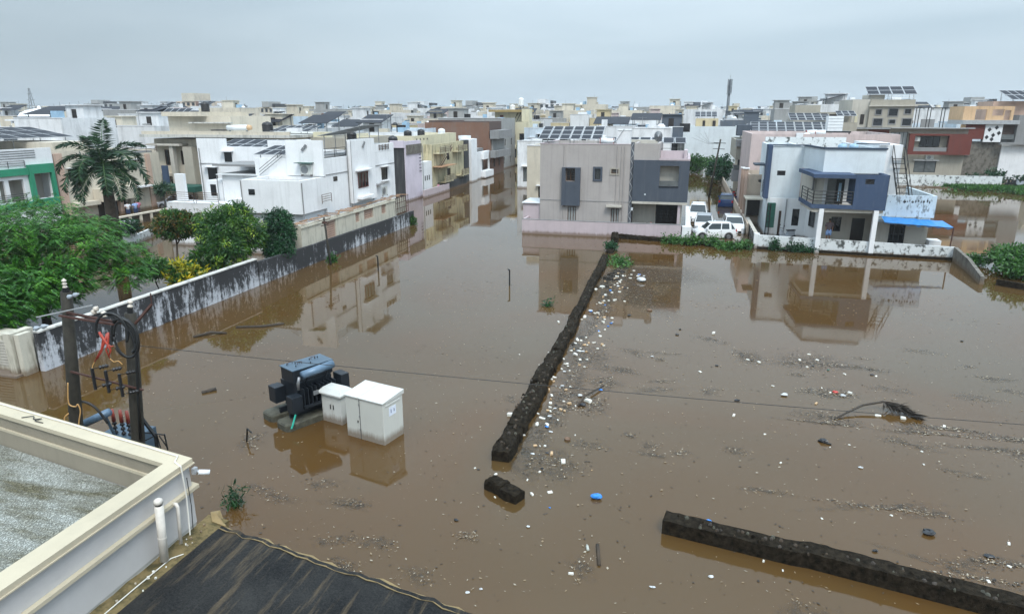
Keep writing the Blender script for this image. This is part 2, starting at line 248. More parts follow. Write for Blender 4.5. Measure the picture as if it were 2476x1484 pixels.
def npmesh(name,V,Q,mats,parent=None,mi=None,loc=None,n=4):
    off=rootloc(parent) if parent is not None else Vector(loc or (0,0,0))
    V=np.asarray(V,dtype=np.float32).reshape(-1,3)-np.array(off,dtype=np.float32); Q=np.asarray(Q,dtype=np.int32).reshape(-1,n)
    me=bpy.data.meshes.new(name); me.vertices.add(len(V)); me.vertices.foreach_set('co',V.ravel()); me.loops.add(Q.size); me.loops.foreach_set('vertex_index',Q.ravel())
    me.polygons.add(len(Q)); me.polygons.foreach_set('loop_start',np.arange(0,Q.size,n,dtype=np.int32)); me.polygons.foreach_set('loop_total',np.full(len(Q),n,dtype=np.int32))
    for m in ([mats] if isinstance(mats,str) else mats): me.materials.append(MATS[m])
    if mi is not None: me.polygons.foreach_set('material_index',np.asarray(mi,dtype=np.int32))
    me.update(calc_edges=True); me.validate(); o=bpy.data.objects.new(name,me); COL.objects.link(o)
    if parent is not None: o.parent=parent
    else: o.location=off
    return o
def copy_tree(o,parent=None):
    c=o.copy(); COL.objects.link(c); c.parent=parent
    for ch in o.children: copy_tree(ch,c)
    return c
def P3(ax,c,u,z,d=0): return (u,c+d,z) if ax=='y' else (c+d,u,z)
def ubox(m,ax,c,d0,d1,u0,u1,z0,z1,mi=0):
    a,b=sorted((c+d0,c+d1))
    return m.box(u0,u1,a,b,z0,z1,mi) if ax=='y' else m.box(a,b,u0,u1,z0,z1,mi)
def window(root,ax,c,sg,u0,u1,z0,z1,frame='frame_dark',pane='glass_dark',n=2,bars=0,hood=0,sill=0,trim=None,trimw=.12,name='window',fw=.07):
    """sg: +1 if inwards is the positive axis. frame and mullions with the pane as a sub-part, set back in the opening"""
    m=MB()
    for a,b,e,f in ((u0,u0+fw,z0,z1),(u1-fw,u1,z0,z1),(u0+fw,u1-fw,z0,z0+fw),(u0+fw,u1-fw,z1-fw,z1)): ubox(m,ax,c,sg*.06,sg*.13,a,b,e,f)
    for k in range(1,n): u=u0+(u1-u0)*k/n; ubox(m,ax,c,sg*.062,sg*.128,u-.03,u+.03,z0+fw,z1-fw)
    for k in range(1,bars+1): z=z0+(z1-z0)*k/(bars+1); ubox(m,ax,c,sg*.04,sg*.058,u0+.01,u1-.01,z-.012,z+.012)
    f=m.build(name,frame,root); p=MB(); ubox(p,ax,c,sg*.10,sg*.12,u0+.02,u1-.02,z0+.02,z1-.02); p.build('pane',pane,f)
    if hood: h=MB(); ubox(h,ax,c,-sg*hood,-sg*.002,u0-.2,u1+.2,z1+.08,z1+.16); h.build('sunshade','white_paint' if trim is None else trim,root)
    if sill: h=MB(); ubox(h,ax,c,-sg*sill,-sg*.002,u0-.1,u1+.1,z0-.1,z0-.03); h.build('sill','white_paint' if trim is None else trim,root)
    if trim and trimw:
        h=MB()
        for a,b,e,g_ in ((u0-trimw,u0,z0-trimw,z1+trimw),(u1,u1+trimw,z0-trimw,z1+trimw),(u0,u1,z0-trimw,z0),(u0,u1,z1,z1+trimw)): ubox(h,ax,c,-sg*.07,-sg*.002,a,b,e,g_)
        h.build('window_surround',trim,root)
    return f
def shell(root,x0,x1,y0,y1,z0,z1,roof,mt,S_=(),E_=(),W_=(),N_=(),t=.22,name='wall',roofmat='roof_pale'):
    """four walls with openings, parapet above the roof slab"""
    m=MB(); m.slab('y',y0,t,x0,x1,z0,z1,S_); m.slab('y',y1,-t,x0,x1,z0,z1,N_); m.slab('x',x1,-t,y0+t,y1-t,z0,z1,E_); m.slab('x',x0,t,y0+t,y1-t,z0,z1,W_)
    o=m.build(name,mt,root)
    r=MB(); r.box(x0+t+.003,x1-t-.003,y0+t+.003,y1-t-.003,roof-.15,roof); r.build('roof',roofmat,root)
    # dark rooms behind the openings
    return o
def rail(root,p0,p1,h=.9,n=4,mt='black_steel',posts=None,name='railing',r=.02):
    m=MB(); a,b=Vector(p0),Vector(p1); L=(b-a).length
    for k in range(n): z=h*(k+1)/n; m.tube([a+Vector((0,0,z)),b+Vector((0,0,z))],r,5)
    q=posts or max(2,int(L/1.4)+1)
    for k in range(q): p=a.lerp(b,k/(q-1)); m.tube([p,p+Vector((0,0,h))],r*1.2,5)
    return m.build(name,mt,root)
def solar(x,y,zb,w,d,zl,zh,nx,ny,rot,label,group=None,base=0.,legs=None,cat='solar panels'):
    """panels tilted on legs; low edge towards local -y; zb is the roof the legs stand on"""
    root=empty('solar_array',(x,y,zb),label,cat,group)
    c,s_=math.cos(rot),math.sin(rot)
    def T(u,v,z): return (x+u*c-v*s_,y+u*s_+v*c,z)
    zl+=zb; zh+=zb
    pw,pd=w/nx,d/ny
    for i in range(nx):
        for j in range(ny):
            m=MB(); g=.03; u0,u1=-w/2+i*pw+g,-w/2+(i+1)*pw-g; v0,v1=-d/2+j*pd+g,-d/2+(j+1)*pd-g
            za,zc=zl+(zh-zl)*((v0+d/2)/d),zl+(zh-zl)*((v1+d/2)/d)
            vs=[T(u0,v0,za),T(u1,v0,za),T(u1,v1,zc),T(u0,v1,zc)]
            m.add([(a,b,e-.04) for a,b,e in vs],[(3,2,1,0)],1); m.add([(a,b,e-.04) for a,b,e in vs]+vs,[(0,1,5,4),(1,2,6,5),(2,3,7,6),(3,0,4,7)],2)
            k=.05; q=[T(u0+k,v0+k,za+k*(zh-zl)/d),T(u1-k,v0+k,za+k*(zh-zl)/d),T(u1-k,v1-k,zc-k*(zh-zl)/d),T(u0+k,v1-k,zc-k*(zh-zl)/d)]
            m.add(vs+q,[(0,1,5,4),(1,2,6,5),(2,3,7,6),(3,0,4,7)],2); m.add(q,[(0,1,2,3)],0)
            m.build('panel',['solar_cell','solar_back','galv'],root)
    legs=legs or max(2,int(w/2.5)+1)
    for i in range(legs):
        for j in (0.12,.88):
            u=-w/2+w*(i+.15)/(legs-.7); v=-d/2+d*j; z=zl+(zh-zl)*j-.05; m=MB(); m.tube([T(u,v,zb),T(u,v,z)],.035,5); m.build('leg','steel_grey',root)
    m=MB()
    for j in (.12,.5,.88): v=-d/2+d*j; z=zl+(zh-zl)*j-.09; m.tube([T(-w/2,v,z),T(w/2,v,z)],.03,4)
    m.build('rail','steel_grey',root); return root
def tank(x,y,z,r,h,mt,label,group=None,cat='water tank',stand=0):
    root=empty('water_tank',(x,y,z-stand),label,cat,group)
    m=MB(); pr=[(r*.98,z),(r,z+.06)]
    for k in range(4): zz=z+.1+(h*.75-.1)*k/4; pr+=[(r,zz),(r*.96,zz+.03),(r,zz+.06)]
    m.lathe(x,y,pr+[(r,z+h*.78),(r*.75,z+h*.93),(r*.3,z+h*.97)],14); m.build('body',mt,root,True)
    m=MB(); m.lathe(x,y,[(r*.3,z+h*.965),(r*.3,z+h),(r*.02,z+h*1.02)],12); m.build('lid',mt,root)
    if stand:
        for a in (-1,1):
            for b in (-1,1): m=MB(); m.box(x+a*r*.7-.05,x+a*r*.7+.05,y+b*r*.7-.05,y+b*r*.7+.05,z-stand,z); m.build('leg','grey_cement',root)
    return root
def ac_unit(x,y,z,w,h,d,ax,label,group=None,loc=None):
    """outdoor air conditioner, front on -y (ax='y') or +x (ax='x')"""
    root=empty('air_conditioner',(x,y,z),label,'air conditioner',group)
    def B(m,u0,u1,d0,d1,z0,z1): return m.box(x+u0,x+u1,y+d0,y+d1,z+z0,z+z1) if ax=='y' else m.box(x-d1,x-d0,y+u0,y+u1,z+z0,z+z1)
    m=MB(); B(m,-w/2,w/2,0,d,0,h); m.build('body','cabinet_cream',root)
    cx=-w*.12; rs=[]; n=16
    def C(rr,dd): return [((x+cx+rr*math.cos(2*math.pi*k/n),y+dd,z+h/2+rr*math.sin(2*math.pi*k/n)) if ax=='y' else (x-dd,y+cx+rr*math.cos(2*math.pi*k/n),z+h/2+rr*math.sin(2*math.pi*k/n))) for k in range(n)]
    m=MB(); m.rings([C(h*.4,-.002),C(h*.4,-.03),C(h*.36,-.03),C(h*.34,-.012)]); m.build('fan_grille','steel_grey',root)
    m=MB(); B(m,-w/2+.06,-w/2+.12,-.02,d+.1,-.09,-.003); B(m,w/2-.12,w/2-.06,-.02,d+.1,-.09,-.003); m.build('bracket','rusty_steel',root)
    return root

def film_mat():
    m,n,l,b=newmat('scum_film'); g=n.new('ShaderNodeNewGeometry'); t=n.new('ShaderNodeTexNoise'); t.inputs['Scale'].default_value=4; t.inputs['Detail'].default_value=9; t.inputs['Roughness'].default_value=.75; l.new(g.outputs['Position'],t.inputs['Vector'])
    a=n.new('ShaderNodeVertexColor'); a.layer_name='edge'; q=n.new('ShaderNodeMath'); q.operation='MULTIPLY'; r=n.new('ShaderNodeMapRange'); r.inputs['From Min'].default_value=.44; r.inputs['From Max'].default_value=.62; r.inputs['To Max'].default_value=.6; l.new(t.outputs['Fac'],r.inputs['Value']); l.new(r.outputs[0],q.inputs[0]); l.new(a.outputs['Color'],q.inputs[1]); l.new(q.outputs[0],b.inputs['Alpha'])
    b.inputs['Base Color'].default_value=(.055,.045,.032,1); b.inputs['Roughness'].default_value=.5
film_mat()

def bitumen_mat():
    m,n,l,b=newmat('bitumen'); g=n.new('ShaderNodeNewGeometry')
    t=n.new('ShaderNodeTexNoise'); t.inputs['Scale'].default_value=34; t.inputs['Detail'].default_value=5; t.inputs['Roughness'].default_value=.8; l.new(g.outputs['Position'],t.inputs['Vector'])
    t3=n.new('ShaderNodeTexNoise'); t3.inputs['Scale'].default_value=1.4; t3.inputs['Detail'].default_value=5; l.new(g.outputs['Position'],t3.inputs['Vector'])
    q=n.new('ShaderNodeMath'); q.operation='MULTIPLY_ADD'; q.inputs[1].default_value=.55; l.new(t3.outputs['Fac'],q.inputs[0]); l.new(t.outputs['Fac'],q.inputs[2])
    r=n.new('ShaderNodeValToRGB'); e=r.color_ramp.elements; e[0].position=.62; e[0].color=(.004,.005,.006,1); e[1].position=1.0; e[1].color=(.036,.035,.033,1); l.new(q.outputs[0],r.inputs['Fac'])
    mp=n.new('ShaderNodeMapping'); mp.inputs['Rotation'].default_value=(0,0,R(-14)); mp.inputs['Scale'].default_value=(3.2,.32,1); l.new(g.outputs['Position'],mp.inputs['Vector'])
    t2=n.new('ShaderNodeTexNoise'); t2.inputs['Scale'].default_value=1.5; t2.inputs['Detail'].default_value=9; t2.inputs['Roughness'].default_value=.72; l.new(mp.outputs[0],t2.inputs['Vector'])
    k=n.new('ShaderNodeMapRange'); k.inputs['From Min'].default_value=.52; k.inputs['From Max'].default_value=.72; k.inputs['To Max'].default_value=.75; l.new(t2.outputs['Fac'],k.inputs['Value'])
    x=n.new('ShaderNodeMix'); x.data_type='RGBA'; l.new(k.outputs[0],x.inputs[0]); l.new(r.outputs[0],x.inputs[6]); x.inputs[7].default_value=(.15,.11,.065,1); l.new(x.outputs[2],b.inputs['Base Color'])
    b.inputs['Roughness'].default_value=.75; b.inputs['Specular IOR Level'].default_value=.2; bp=n.new('ShaderNodeBump'); bp.inputs['Strength'].default_value=.8; bp.inputs['Distance'].default_value=.01; l.new(t.outputs['Fac'],bp.inputs['Height']); l.new(bp.outputs[0],b.inputs['Normal'])
bitumen_mat()
# ---------------------------------------------------------------- ground, water, air
m=MB(); m.quad((-1250,-110,-.6),(950,-110,-.6),(950,1600,-.6),(-1250,1600,-.6)); tag(m.build('ground','mud'),kind='structure')
m=MB(); m.quad((-1240,-100,0),(940,-100,0),(940,1590,0),(-1240,1590,0)); tag(m.build('flood_water','muddy_water'),kind='structure')
hm=bpy.data.materials.new('haze'); hm.use_nodes=True; hn=hm.node_tree.nodes; hn.clear(); ho=hn.new('ShaderNodeOutputMaterial'); hv=hn.new('ShaderNodeVolumePrincipled')
hv.inputs['Color'].default_value=(.93,.97,1.0,1); hv.inputs['Density'].default_value=.0003; hv.inputs['Anisotropy'].default_value=.2; hm.node_tree.links.new(hv.outputs[0],ho.inputs['Volume'])
m=MB(); m.box(-1300,1000,-120,1650,-1.6,34); MATS['haze']=hm; tag(m.build('haze','haze'),kind='stuff')
# ---------------------------------------------------------------- boundary walls in the water
def long_wall(name,label,pts,top,mt,thick=.24,cop=None,bot=-.6,cat='wall',seg=1.2,jag=.0):
    """a wall along pts with an uneven top; pts (x,y); top heights per point"""
    root=empty(name,(pts[0][0],pts[0][1],0),label,cat); m=MB(); rs=[]
    P=[];T_=[]
    for k in range(len(pts)-1):
        a,b=Vector(pts[k]),Vector(pts[k+1]); n=max(1,int((b-a).length/seg))
        for i in range(n): P.append(a.lerp(b,i/n)); T_.append(top[k]+(top[k+1]-top[k])*i/n)
    P.append(Vector(pts[-1])); T_.append(top[-1])
    for i,p in enumerate(P):
        d=(P[min(i+1,len(P)-1)]-P[max(i-1,0)]).normalized(); q=Vector((-d.y,d.x))*thick/2
        j1,j2,j3=(random.uniform(-jag,jag) for _ in range(3)); w1=1+j3*1.5
        rs.append([(p.x-q.x,p.y-q.y,bot),(p.x+q.x,p.y+q.y,bot),(p.x+q.x*w1,p.y+q.y*w1,T_[i]+j1),(p.x-q.x*w1,p.y-q.y*w1,T_[i]+j2)])
    m.rings(rs); m.build('wall_body',mt,root)
    if cop:
        m=MB(); rs=[]
        for i,p in enumerate(P):
            d=(P[min(i+1,len(P)-1)]-P[max(i-1,0)]).normalized(); q=Vector((-d.y,d.x))*(thick/2+.04); z=T_[i]+.003
            rs.append([(p.x-q.x,p.y-q.y,z),(p.x+q.x,p.y+q.y,z),(p.x+q.x,p.y+q.y,z+.06),(p.x-q.x,p.y-q.y,z+.06)])
        m.rings(rs); m.build('coping',cop,root)
    return root
wl=long_wall('boundary_wall','long white boundary wall streaked black with soot, running away on the left side of the flooded plot',[(-24.6,19.9),(-24.6,34.4)],[1.62,1.60],'stained_white',cop='coping_white')
long_wall('boundary_wall','blackened far stretch of the left boundary wall below the lattice screens',[(-24.6,34.5),(-24.6,41.5),(-24.6,59.)],[1.42,1.30,1.2],'stained_black',jag=.02)
def rubble_wall(name,label,x0,y0,x1,y1,wd,top,lumps,mt='wet_soil'):
    """crumbled low wall: several broken lumps end to end, each a part"""
    root=empty(name,(x0,y0,0),label,'broken wall'); a,b=Vector((x0,y0)),Vector((x1,y1)); d=(b-a).normalized(); q=Vector((-d.y,d.x)); L=(b-a).length
    for k in range(lumps):
        u0,u1=L*k/lumps+.01,L*(k+1)/lumps-.01; m=MB(); rs=[]; n=max(6,int((u1-u0)/.13)); nz_=random.uniform(0,99); off=random.uniform(-.04,.04); tt=top*random.uniform(.88,1.08); ww=wd*random.uniform(.94,1.06)
        for i in range(n+1):
            u=u0+(u1-u0)*i/n; e=.93 if i in (0,n) else 1; c=a+d*u+q*off; r=[]
            for s_,z in ((-.52,-.6),(-.5,tt*.3),(-.49,tt*.65),(-.44,tt*.93),(-.28,tt*1.03),(-.1,tt*.97),(.08,tt*1.04),(.26,tt*.98),(.42,tt*.92),(.49,tt*.62),(.5,tt*.3),(.52,-.6)):
                j=mnoise.noise(Vector((u*2.2+nz_,s_*3,z)))*.06+random.uniform(-.02,.02); p=c+q*(s_*ww*e+j); r.append((p.x,p.y,z*(e if z>0 else 1)+((mnoise.noise(Vector((u*1.7,s_*2+nz_,3)))*.05+random.uniform(-.022,.022)) if z>0 else 0)))
            rs.append(r)
        m.rings(rs); m.build('wall_chunk',mt,root)
    return root
rubble_wall('broken_wall','near half of the crumbled dark earth-topped wall in the middle of the water, from its near end to the notch',-4.78,17.35,-4.8,26.6,.62,.38,5)
rubble_wall('broken_wall','far half of the crumbled dark wall in the middle of the water, from the notch to the weedy gap',-4.75,26.85,-5.08,47.6,.52,.32,9)
rubble_wall('broken_wall','small broken stump of wall standing alone in the weedy gap beyond the central wall',-5.0,49.3,-5.1,52.0,.5,.25,2)
rubble_wall('broken_wall','short dark wall end joining the mauve garden wall from the central wall line',-5.1,53.6,-5.3,56.1,.6,.5,1)
rubble_wall('broken_wall','low black wall edge with weeds running along the water below the parked cars',-5.2,56.0,5.6,54.0,.45,.34,6)
rubble_wall('wall_chunk_boulder','detached dark lump of wall lying in the water in front of the central wall',-4.72,15.95,-3.65,15.45,.50,.30,2)
long_wall('boundary_wall','long dark mossy wall top cutting across the near right corner of the water',[(.1,15.12),(3.0,14.6),(3.4,14.58),(10.5,13.1)],[.38,.36,.41,.38],'wet_soil',thick=.46,seg=.16,jag=.016)
for wn_,(x0,y0,x1,y1,tz,ww,n_) in (('broken_wall',(-4.78,17.5,-4.8,26.5,.38,.26,60)),('broken_wall.001',(-4.75,27,-5.08,47.4,.33,.22,90)),('boundary_wall.002',(.3,15.07,9.5,13.3,.40,.18,70))):
    par=bpy.data.objects.get(wn_)
    for i in range(n_):
        t=random.random(); x=x0+(x1-x0)*t; y=y0+(y1-y0)*t; o_=random.uniform(-ww,ww); d_=Vector((x1-x0,y1-y0)).normalized(); x-=d_.y*o_; y+=d_.x*o_; r_=random.uniform(.02,.07); m=MB(); k=5; rs=[[(x+r_*q*math.cos(2*math.pi*j/k+i)*random.uniform(.7,1.1),y+r_*q*math.sin(2*math.pi*j/k+i)*random.uniform(.7,1.1),tz-.04+zz) for j in range(k)] for q,zz in ((1,0),(1,.04),(.5,.07))]
        m.rings(rs); m.build('stone',random.choice(('wet_soil','litter_dark','plinth','wood_dark')),par)
# ---------------------------------------------------------------- near left: neighbour building top with parapet
def ob(m,p,q,w0,w1,z0,z1,mi=0,e0=0.,e1=0.):
    """box along p->q; w0..w1 offsets to the left of the direction"""
    a,b=Vector(p),Vector(q); d=(b-a).normalized(); n=Vector((-d.y,d.x)); a=a-d*e0; b=b+d*e1
    pts=[a+n*w0,b+n*w0,b+n*w1,a+n*w1]; return m.prism([(t.x,t.y) for t in pts],z0,z1,mi)
OC=Vector((-7.34,8.10)); dN=Vector((-12.42,9.07))-OC; dN.normalize(); FAR=OC+dN*9.; BOT=Vector((-7.30,1.0))
pb=empty('neighbour_building',(OC.x,OC.y,0),'cream parapet building with a wet flat roof in the near left corner','building')
nN=Vector((-dN.y,dN.x))  # pointing outwards? fixed below
if nN.y>0: nN=-nN       # inwards (towards camera side)
def poly_wall(inset0,inset1,z0,z1,name,mt):
    # east leg then north leg, mitred
    def corner(i): # intersection of x=OC.x-i with north line offset i
        x=OC.x-i; base=OC+nN*i; t=(x-base.x)/dN.x; return Vector((x,(base+dN*t).y))
    c0,c1=corner(inset0),corner(inset1)
    m=MB(); m.prism([(c0.x,c0.y),(c1.x,c1.y),(c1.x,1.0),(c0.x,1.0)],z0,z1); m.build(name,mt,pb)
    f0,f1=FAR+nN*inset0,FAR+nN*inset1; m=MB(); m.prism([(c0.x,c0.y),(f0.x,f0.y),(f1.x,f1.y),(c1.x,c1.y)],z0,z1); m.build(name,mt,pb)
    return c0,c1
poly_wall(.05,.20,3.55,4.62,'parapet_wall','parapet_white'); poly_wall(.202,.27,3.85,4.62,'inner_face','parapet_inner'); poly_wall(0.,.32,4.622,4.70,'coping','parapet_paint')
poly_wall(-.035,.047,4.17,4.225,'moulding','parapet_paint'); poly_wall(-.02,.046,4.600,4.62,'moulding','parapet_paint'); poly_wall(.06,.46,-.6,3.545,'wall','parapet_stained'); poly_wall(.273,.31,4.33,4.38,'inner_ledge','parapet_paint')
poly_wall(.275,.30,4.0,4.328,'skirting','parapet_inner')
m=MB(); c=(OC.x-.30,7.8); f=FAR+nN*.30
m.prism([(OC.x-.28,OC.y-.25),(f.x,f.y),(f.x,1.0),(OC.x-.28,1.0)],3.80,4.0); m.build('roof_slab','grey_cement',pb)
# wet rough roof: rippled rain film on cement
wm,wnn,wl_,wb=newmat('wet_roof'); g=wnn.new('ShaderNodeNewGeometry')
t=wnn.new('ShaderNodeTexNoise'); t.inputs['Scale'].default_value=1.2; t.inputs['Detail'].default_value=6; t.inputs['Roughness'].default_value=.65
mpp=wnn.new('ShaderNodeMapping'); mpp.inputs['Rotation'].default_value=(0,0,R(11)); mpp.inputs['Scale'].default_value=(.45,1.7,1); wl_.new(g.outputs['Position'],mpp.inputs['Vector']); wl_.new(mpp.outputs[0],t.inputs['Vector'])
r=wnn.new('ShaderNodeValToRGB'); e=r.color_ramp.elements; e[0].position=.42; e[0].color=(.52,.54,.50,1); e[1].position=.64; e[1].color=(.17,.155,.09,1); wl_.new(t.outputs['Fac'],r.inputs['Fac'])
vo=wnn.new('ShaderNodeTexWave'); vo.inputs['Scale'].default_value=7; vo.inputs['Distortion'].default_value=14; vo.inputs['Detail'].default_value=3; vo.inputs['Detail Scale'].default_value=2.2; wl_.new(g.outputs['Position'],vo.inputs['Vector'])
bp=wnn.new('ShaderNodeBump'); bp.inputs['Strength'].default_value=.9; bp.inputs['Distance'].default_value=.02; wl_.new(vo.outputs['Fac'],bp.inputs['Height']); wl_.new(bp.outputs[0],wb.inputs['Normal'])
x_=wnn.new('ShaderNodeMix'); x_.data_type='RGBA'; x_.blend_type='MULTIPLY'; x_.inputs[0].default_value=.75; wl_.new(r.outputs[0],x_.inputs[6]); r3=wnn.new('ShaderNodeValToRGB'); e=r3.color_ramp.elements; e[0].position=.25; e[0].color=(.28,.28,.26,1); e[1].position=.7; e[1].color=(1,1,1,1); wl_.new(vo.outputs['Fac'],r3.inputs['Fac']); wl_.new(r3.outputs[0],x_.inputs[7]); wl_.new(x_.outputs[2],wb.inputs['Base Color']); wb.inputs['Roughness'].default_value=.25
m=MB(); m.prism([(OC.x-.305,OC.y-.285),(f.x,f.y),(f.x,1.0),(OC.x-.305,1.0)],4.0,4.02); m.build('wet_roof_screed','wet_roof',pb)
# pipes, cables and lamp on that wall
v=empty('vent_pipe',(-7.24,7.15,3.5),'thick white vent pipe with slotted cap standing against the parapet wall','pipe')
m=MB(); m.tube([(-7.22,7.12,3.52),(-7.2,7.16,4.44)],.062,14); m.build('pipe',['pvc_white'],v,True)
m=MB(); m.tube([(-7.2,7.16,4.47),(-7.199,7.162,4.53),(-7.198,7.163,4.55)],[.066,.06,.03],14); m.build('cap','pvc_white',v,True)
m=MB(); m.cyl(-7.2,7.16,4.441,4.469,.052,12); m.build('dark_slots','frame_dark',v)
m=MB(); m.tube([(-7.213,7.135,3.9),(-7.212,7.137,3.915)],.066,14); m.build('pipe_collar','pvc_white',v)
d=empty('drain_pipe',(-7.26,7.7,3.5),'thin white drain pipe bent out of the parapet ledge beside the vent pipe','pipe')
m=MB(); m.tube([(-7.34,7.56,4.2),(-7.27,7.56,4.2),(-7.25,7.56,4.15),(-7.24,7.5,3.55)],.028,8); m.build('pipe','pvc_white',d,True)
m=MB(); pth=[OC+dN*t for t in (7,6,5,4,3,2,1,.25)]; P_=[(p.x,p.y+random.uniform(-.01,.01)-.07,4.715) for p in pth]+[(-7.5,7.9,4.715),(-7.32,7.82,4.70),(-7.30,7.82,4.2),(-7.28,7.78,3.9),(-7.25,7.72,3.55)]
tag(m.tube(P_,.011,5).build('white_cable','cable_white'),'thin white cable lying along the parapet coping and dropping down its corner','cable')
m=MB(); m.tube([(-7.27,7.85,4.5),(-7.27,7.86,4.0),(-7.25,7.8,3.6)],.007,5); tag(m.build('black_cable','rubber_black'),'thin black cable hanging down the parapet corner beside the white one','cable')
l=empty('security_lamp',(-7.3,8.12,4.45),'small white security camera clamped to the outer corner of the parapet','camera')
m=MB(); m.box(-7.34,-7.28,8.04,8.12,4.44,4.54); m.build('bracket','galv',l)
m=MB(); m.tube([(-7.28,8.09,4.48),(-7.23,8.12,4.44)],.02,8); m.build('arm','galv',l)
m=MB(); m.tube([(-7.26,8.10,4.46),(-7.13,8.2,4.42)],.042,10); m.build('housing','tank_white',l,True)
m=MB(); m.tube(spline([(-11.35,8.60,4.71),(-11.15,8.66,4.73),(-11.05,8.58,4.72),(-10.92,8.62,4.73),(-10.98,8.54,4.72),(-10.78,8.52,4.71)],6),.009,5); tag(m.build('loose_wire','rubber_black'),'loose dark wire scraps lying on the parapet coping at the left edge','wire')
# black sheet roof with mossy ledge and torn yellow sheet
br=empty('black_roof',(-5,5,0),'black bitumen sheet roof with torn ochre edges at the bottom of the picture','roof')
m=MB(); n=26
edge=[(-7.02+i*(4.75)/n,8.17-i*(.93)/n+random.uniform(-.035,.035)) for i in range(n+1)]
rs=[]
for i,(x,y) in enumerate(edge):
    rs.append([(x,y,3.42),(x,y,3.46+random.uniform(-.006,.01)),(x-.05,6.3,3.47+.012*math.sin(i*1.1)),(x-.1,4.5,3.49),(x-.1,4.5,3.42)])
m.rings(rs); m.build('bitumen_sheet','bitumen',br)
m=MB(); rs=[]
for i,(x,y) in enumerate(edge): j=random.uniform(.03,.12); rs.append([(x,y-.09,3.475),(x,y+j,3.40),(x,y+j,3.385),(x,y-.05,3.38)])
m.rings(rs); m.build('torn_edge','yellow_sheet',br)
m=MB(); m.box(-6.95,-2.4,4.4,7.15,-.6,3.40); m.build('wall','grey_cement',br)
ml=empty('mossy_ledge',(-7.2,8.2,0),'mossy brown ledge between the parapet wall and the black roof','ledge')
m=MB(); rs=[]
for i in range(30): y=1.0+7.35*i/29; rs.append([(-7.40,y,3.2),(-7.40,y,3.50+random.uniform(-.02,.02)),(-7.2,y,3.47+random.uniform(-.02,.02)),(-7.03+random.uniform(-.05,.03),y,3.45),(-7.05,y,3.2)])
m.rings(rs); m.build('ledge_top','mossy_ledge',ml)
m=MB(); m.box(-7.40,-7.06,1,8.28,-.6,3.19); m.build('wall','parapet_stained',ml)
for i in range(36):
    y=random.uniform(3,8.2); x=-7.2+random.uniform(-.12,.15); s_=random.uniform(.006,.018); m=MB(); m.box(x-s_,x+s_,y-s_,y+s_,3.485,3.49+s_*1.5,rot=random.random()); m.build('grit',random.choice(['foam','litter_pale','litter_tan']),ml)
m=MB(); m.add([(-7.42,8.42,3.50),(-7.34,8.56,3.46),(-7.12,8.36,3.40),(-6.92,8.16,3.47),(-7.22,8.20,3.49),(-7.24,8.36,3.52),(-7.06,8.24,3.48)],[(0,4,5),(0,5,1),(1,5,2),(2,5,6),(6,5,4),(2,6,3),(6,4,3)]); o=m.build('torn_sheet','yellow_sheet'); tag(o,'torn ochre sheet curling up at the corner of the black roof','sheet')
sm=o.modifiers.new('s','SOLIDIFY'); sm.thickness=.012
m=MB(); m.tube([(-7.28,3,3.5),(-7.22,5,3.49),(-7.2,6.5,3.5),(-7.18,7.2,3.5),(-7.08,7.35,3.49)],.008,5); tag(m.build('pale_string_line','cable_white'),'thin pale cord running along the mossy ledge beside the black roof','cord')
# ---------------------------------------------------------------- two poles with switch gear
def xp(name,label,base,top,r0,r1):
    root=empty(name,(base[0],base[1],-.6),label,'pole'); m=MB(); a,b=Vector((base[0],base[1],-.6)),Vector(top); m.tube([a,a.lerp(b,.35),a.lerp(b,.7),b],[r0,r0*.9+r1*.1,(r0+r1)/2,r1],8); m.build('shaft','pole_concrete',root,True); return root
pA=xp('power_pole','left of the two dark power poles behind the parapet, carrying the pin insulator',(-13.92,11.40),(-13.23,11.61,6.18),.155,.115)
pB=xp('power_pole','right of the two dark power poles behind the parapet, wrapped in black cable loops',(-12.5,11.78),(-11.91,11.94,5.68),.155,.125)
def disc_insul(root,a,b,r,n,mt,name='insulator'):
    A,B=Vector(a),Vector(b); pts=[];rr=[]
    for k in range(n):
        for t,q in ((0,.35),(.25,1),(.6,.75),(.8,.35)): pts.append(A.lerp(B,(k+t)/n)); rr.append(r*q)
    pts.append(B); rr.append(r*.25); m=MB(); m.tube(pts,rr,12); return m.build(name,mt,root,True)
def bar(root,a,b,s_,mt='rusty_steel',name='crossarm'):
    m=MB(); m.tube([a,b],s_,4); return m.build(name,mt,root)
m=MB(); m.tube([(-13.22,11.6,6.14),(-13.17,11.56,6.30)],[.09,.06],8); m.build('insulator_pin','black_steel',pA); disc_insul(pA,(-13.17,11.55,6.28),(-13.14,11.53,6.50),.055,3,'porcelain')
disc_insul(pA,(-13.1,11.5,6.08),(-12.78,11.52,6.18),.055,2,'grey_porcelain'); disc_insul(pA,(-13.62,11.0,5.46),(-13.29,11.08,5.55),.055,2,'grey_porcelain','strain_insulator'); bar(pA,(-13.79,11.26,5.64),(-12.54,11.58,5.92),.016,'galv')
g2=empty('switch_gear',(-12.7,11.6,4.6),'rusty steel cross frame with fuse switches and insulators between the two poles','switch gear')
bar(g2,(-13.2,11.5,5.72),(-12.05,11.8,5.47),.035); bar(g2,(-13.2,11.3,5.71),(-12.05,11.6,5.5),.03)
disc_insul(g2,(-12.42,11.71,5.62),(-12.4,11.72,5.76),.07,2,'porcelain'); disc_insul(pB,(-11.90,11.95,5.80),(-11.87,11.96,6.0),.065,2,'porcelain'); m=MB(); m.cyl(-11.91,11.94,5.66,5.82,.06,8); m.build('insulator_pin','black_steel',pB)
disc_insul(g2,(-12.9,11.9,5.62),(-12.75,11.9,5.78),.07,2,'porcelain')
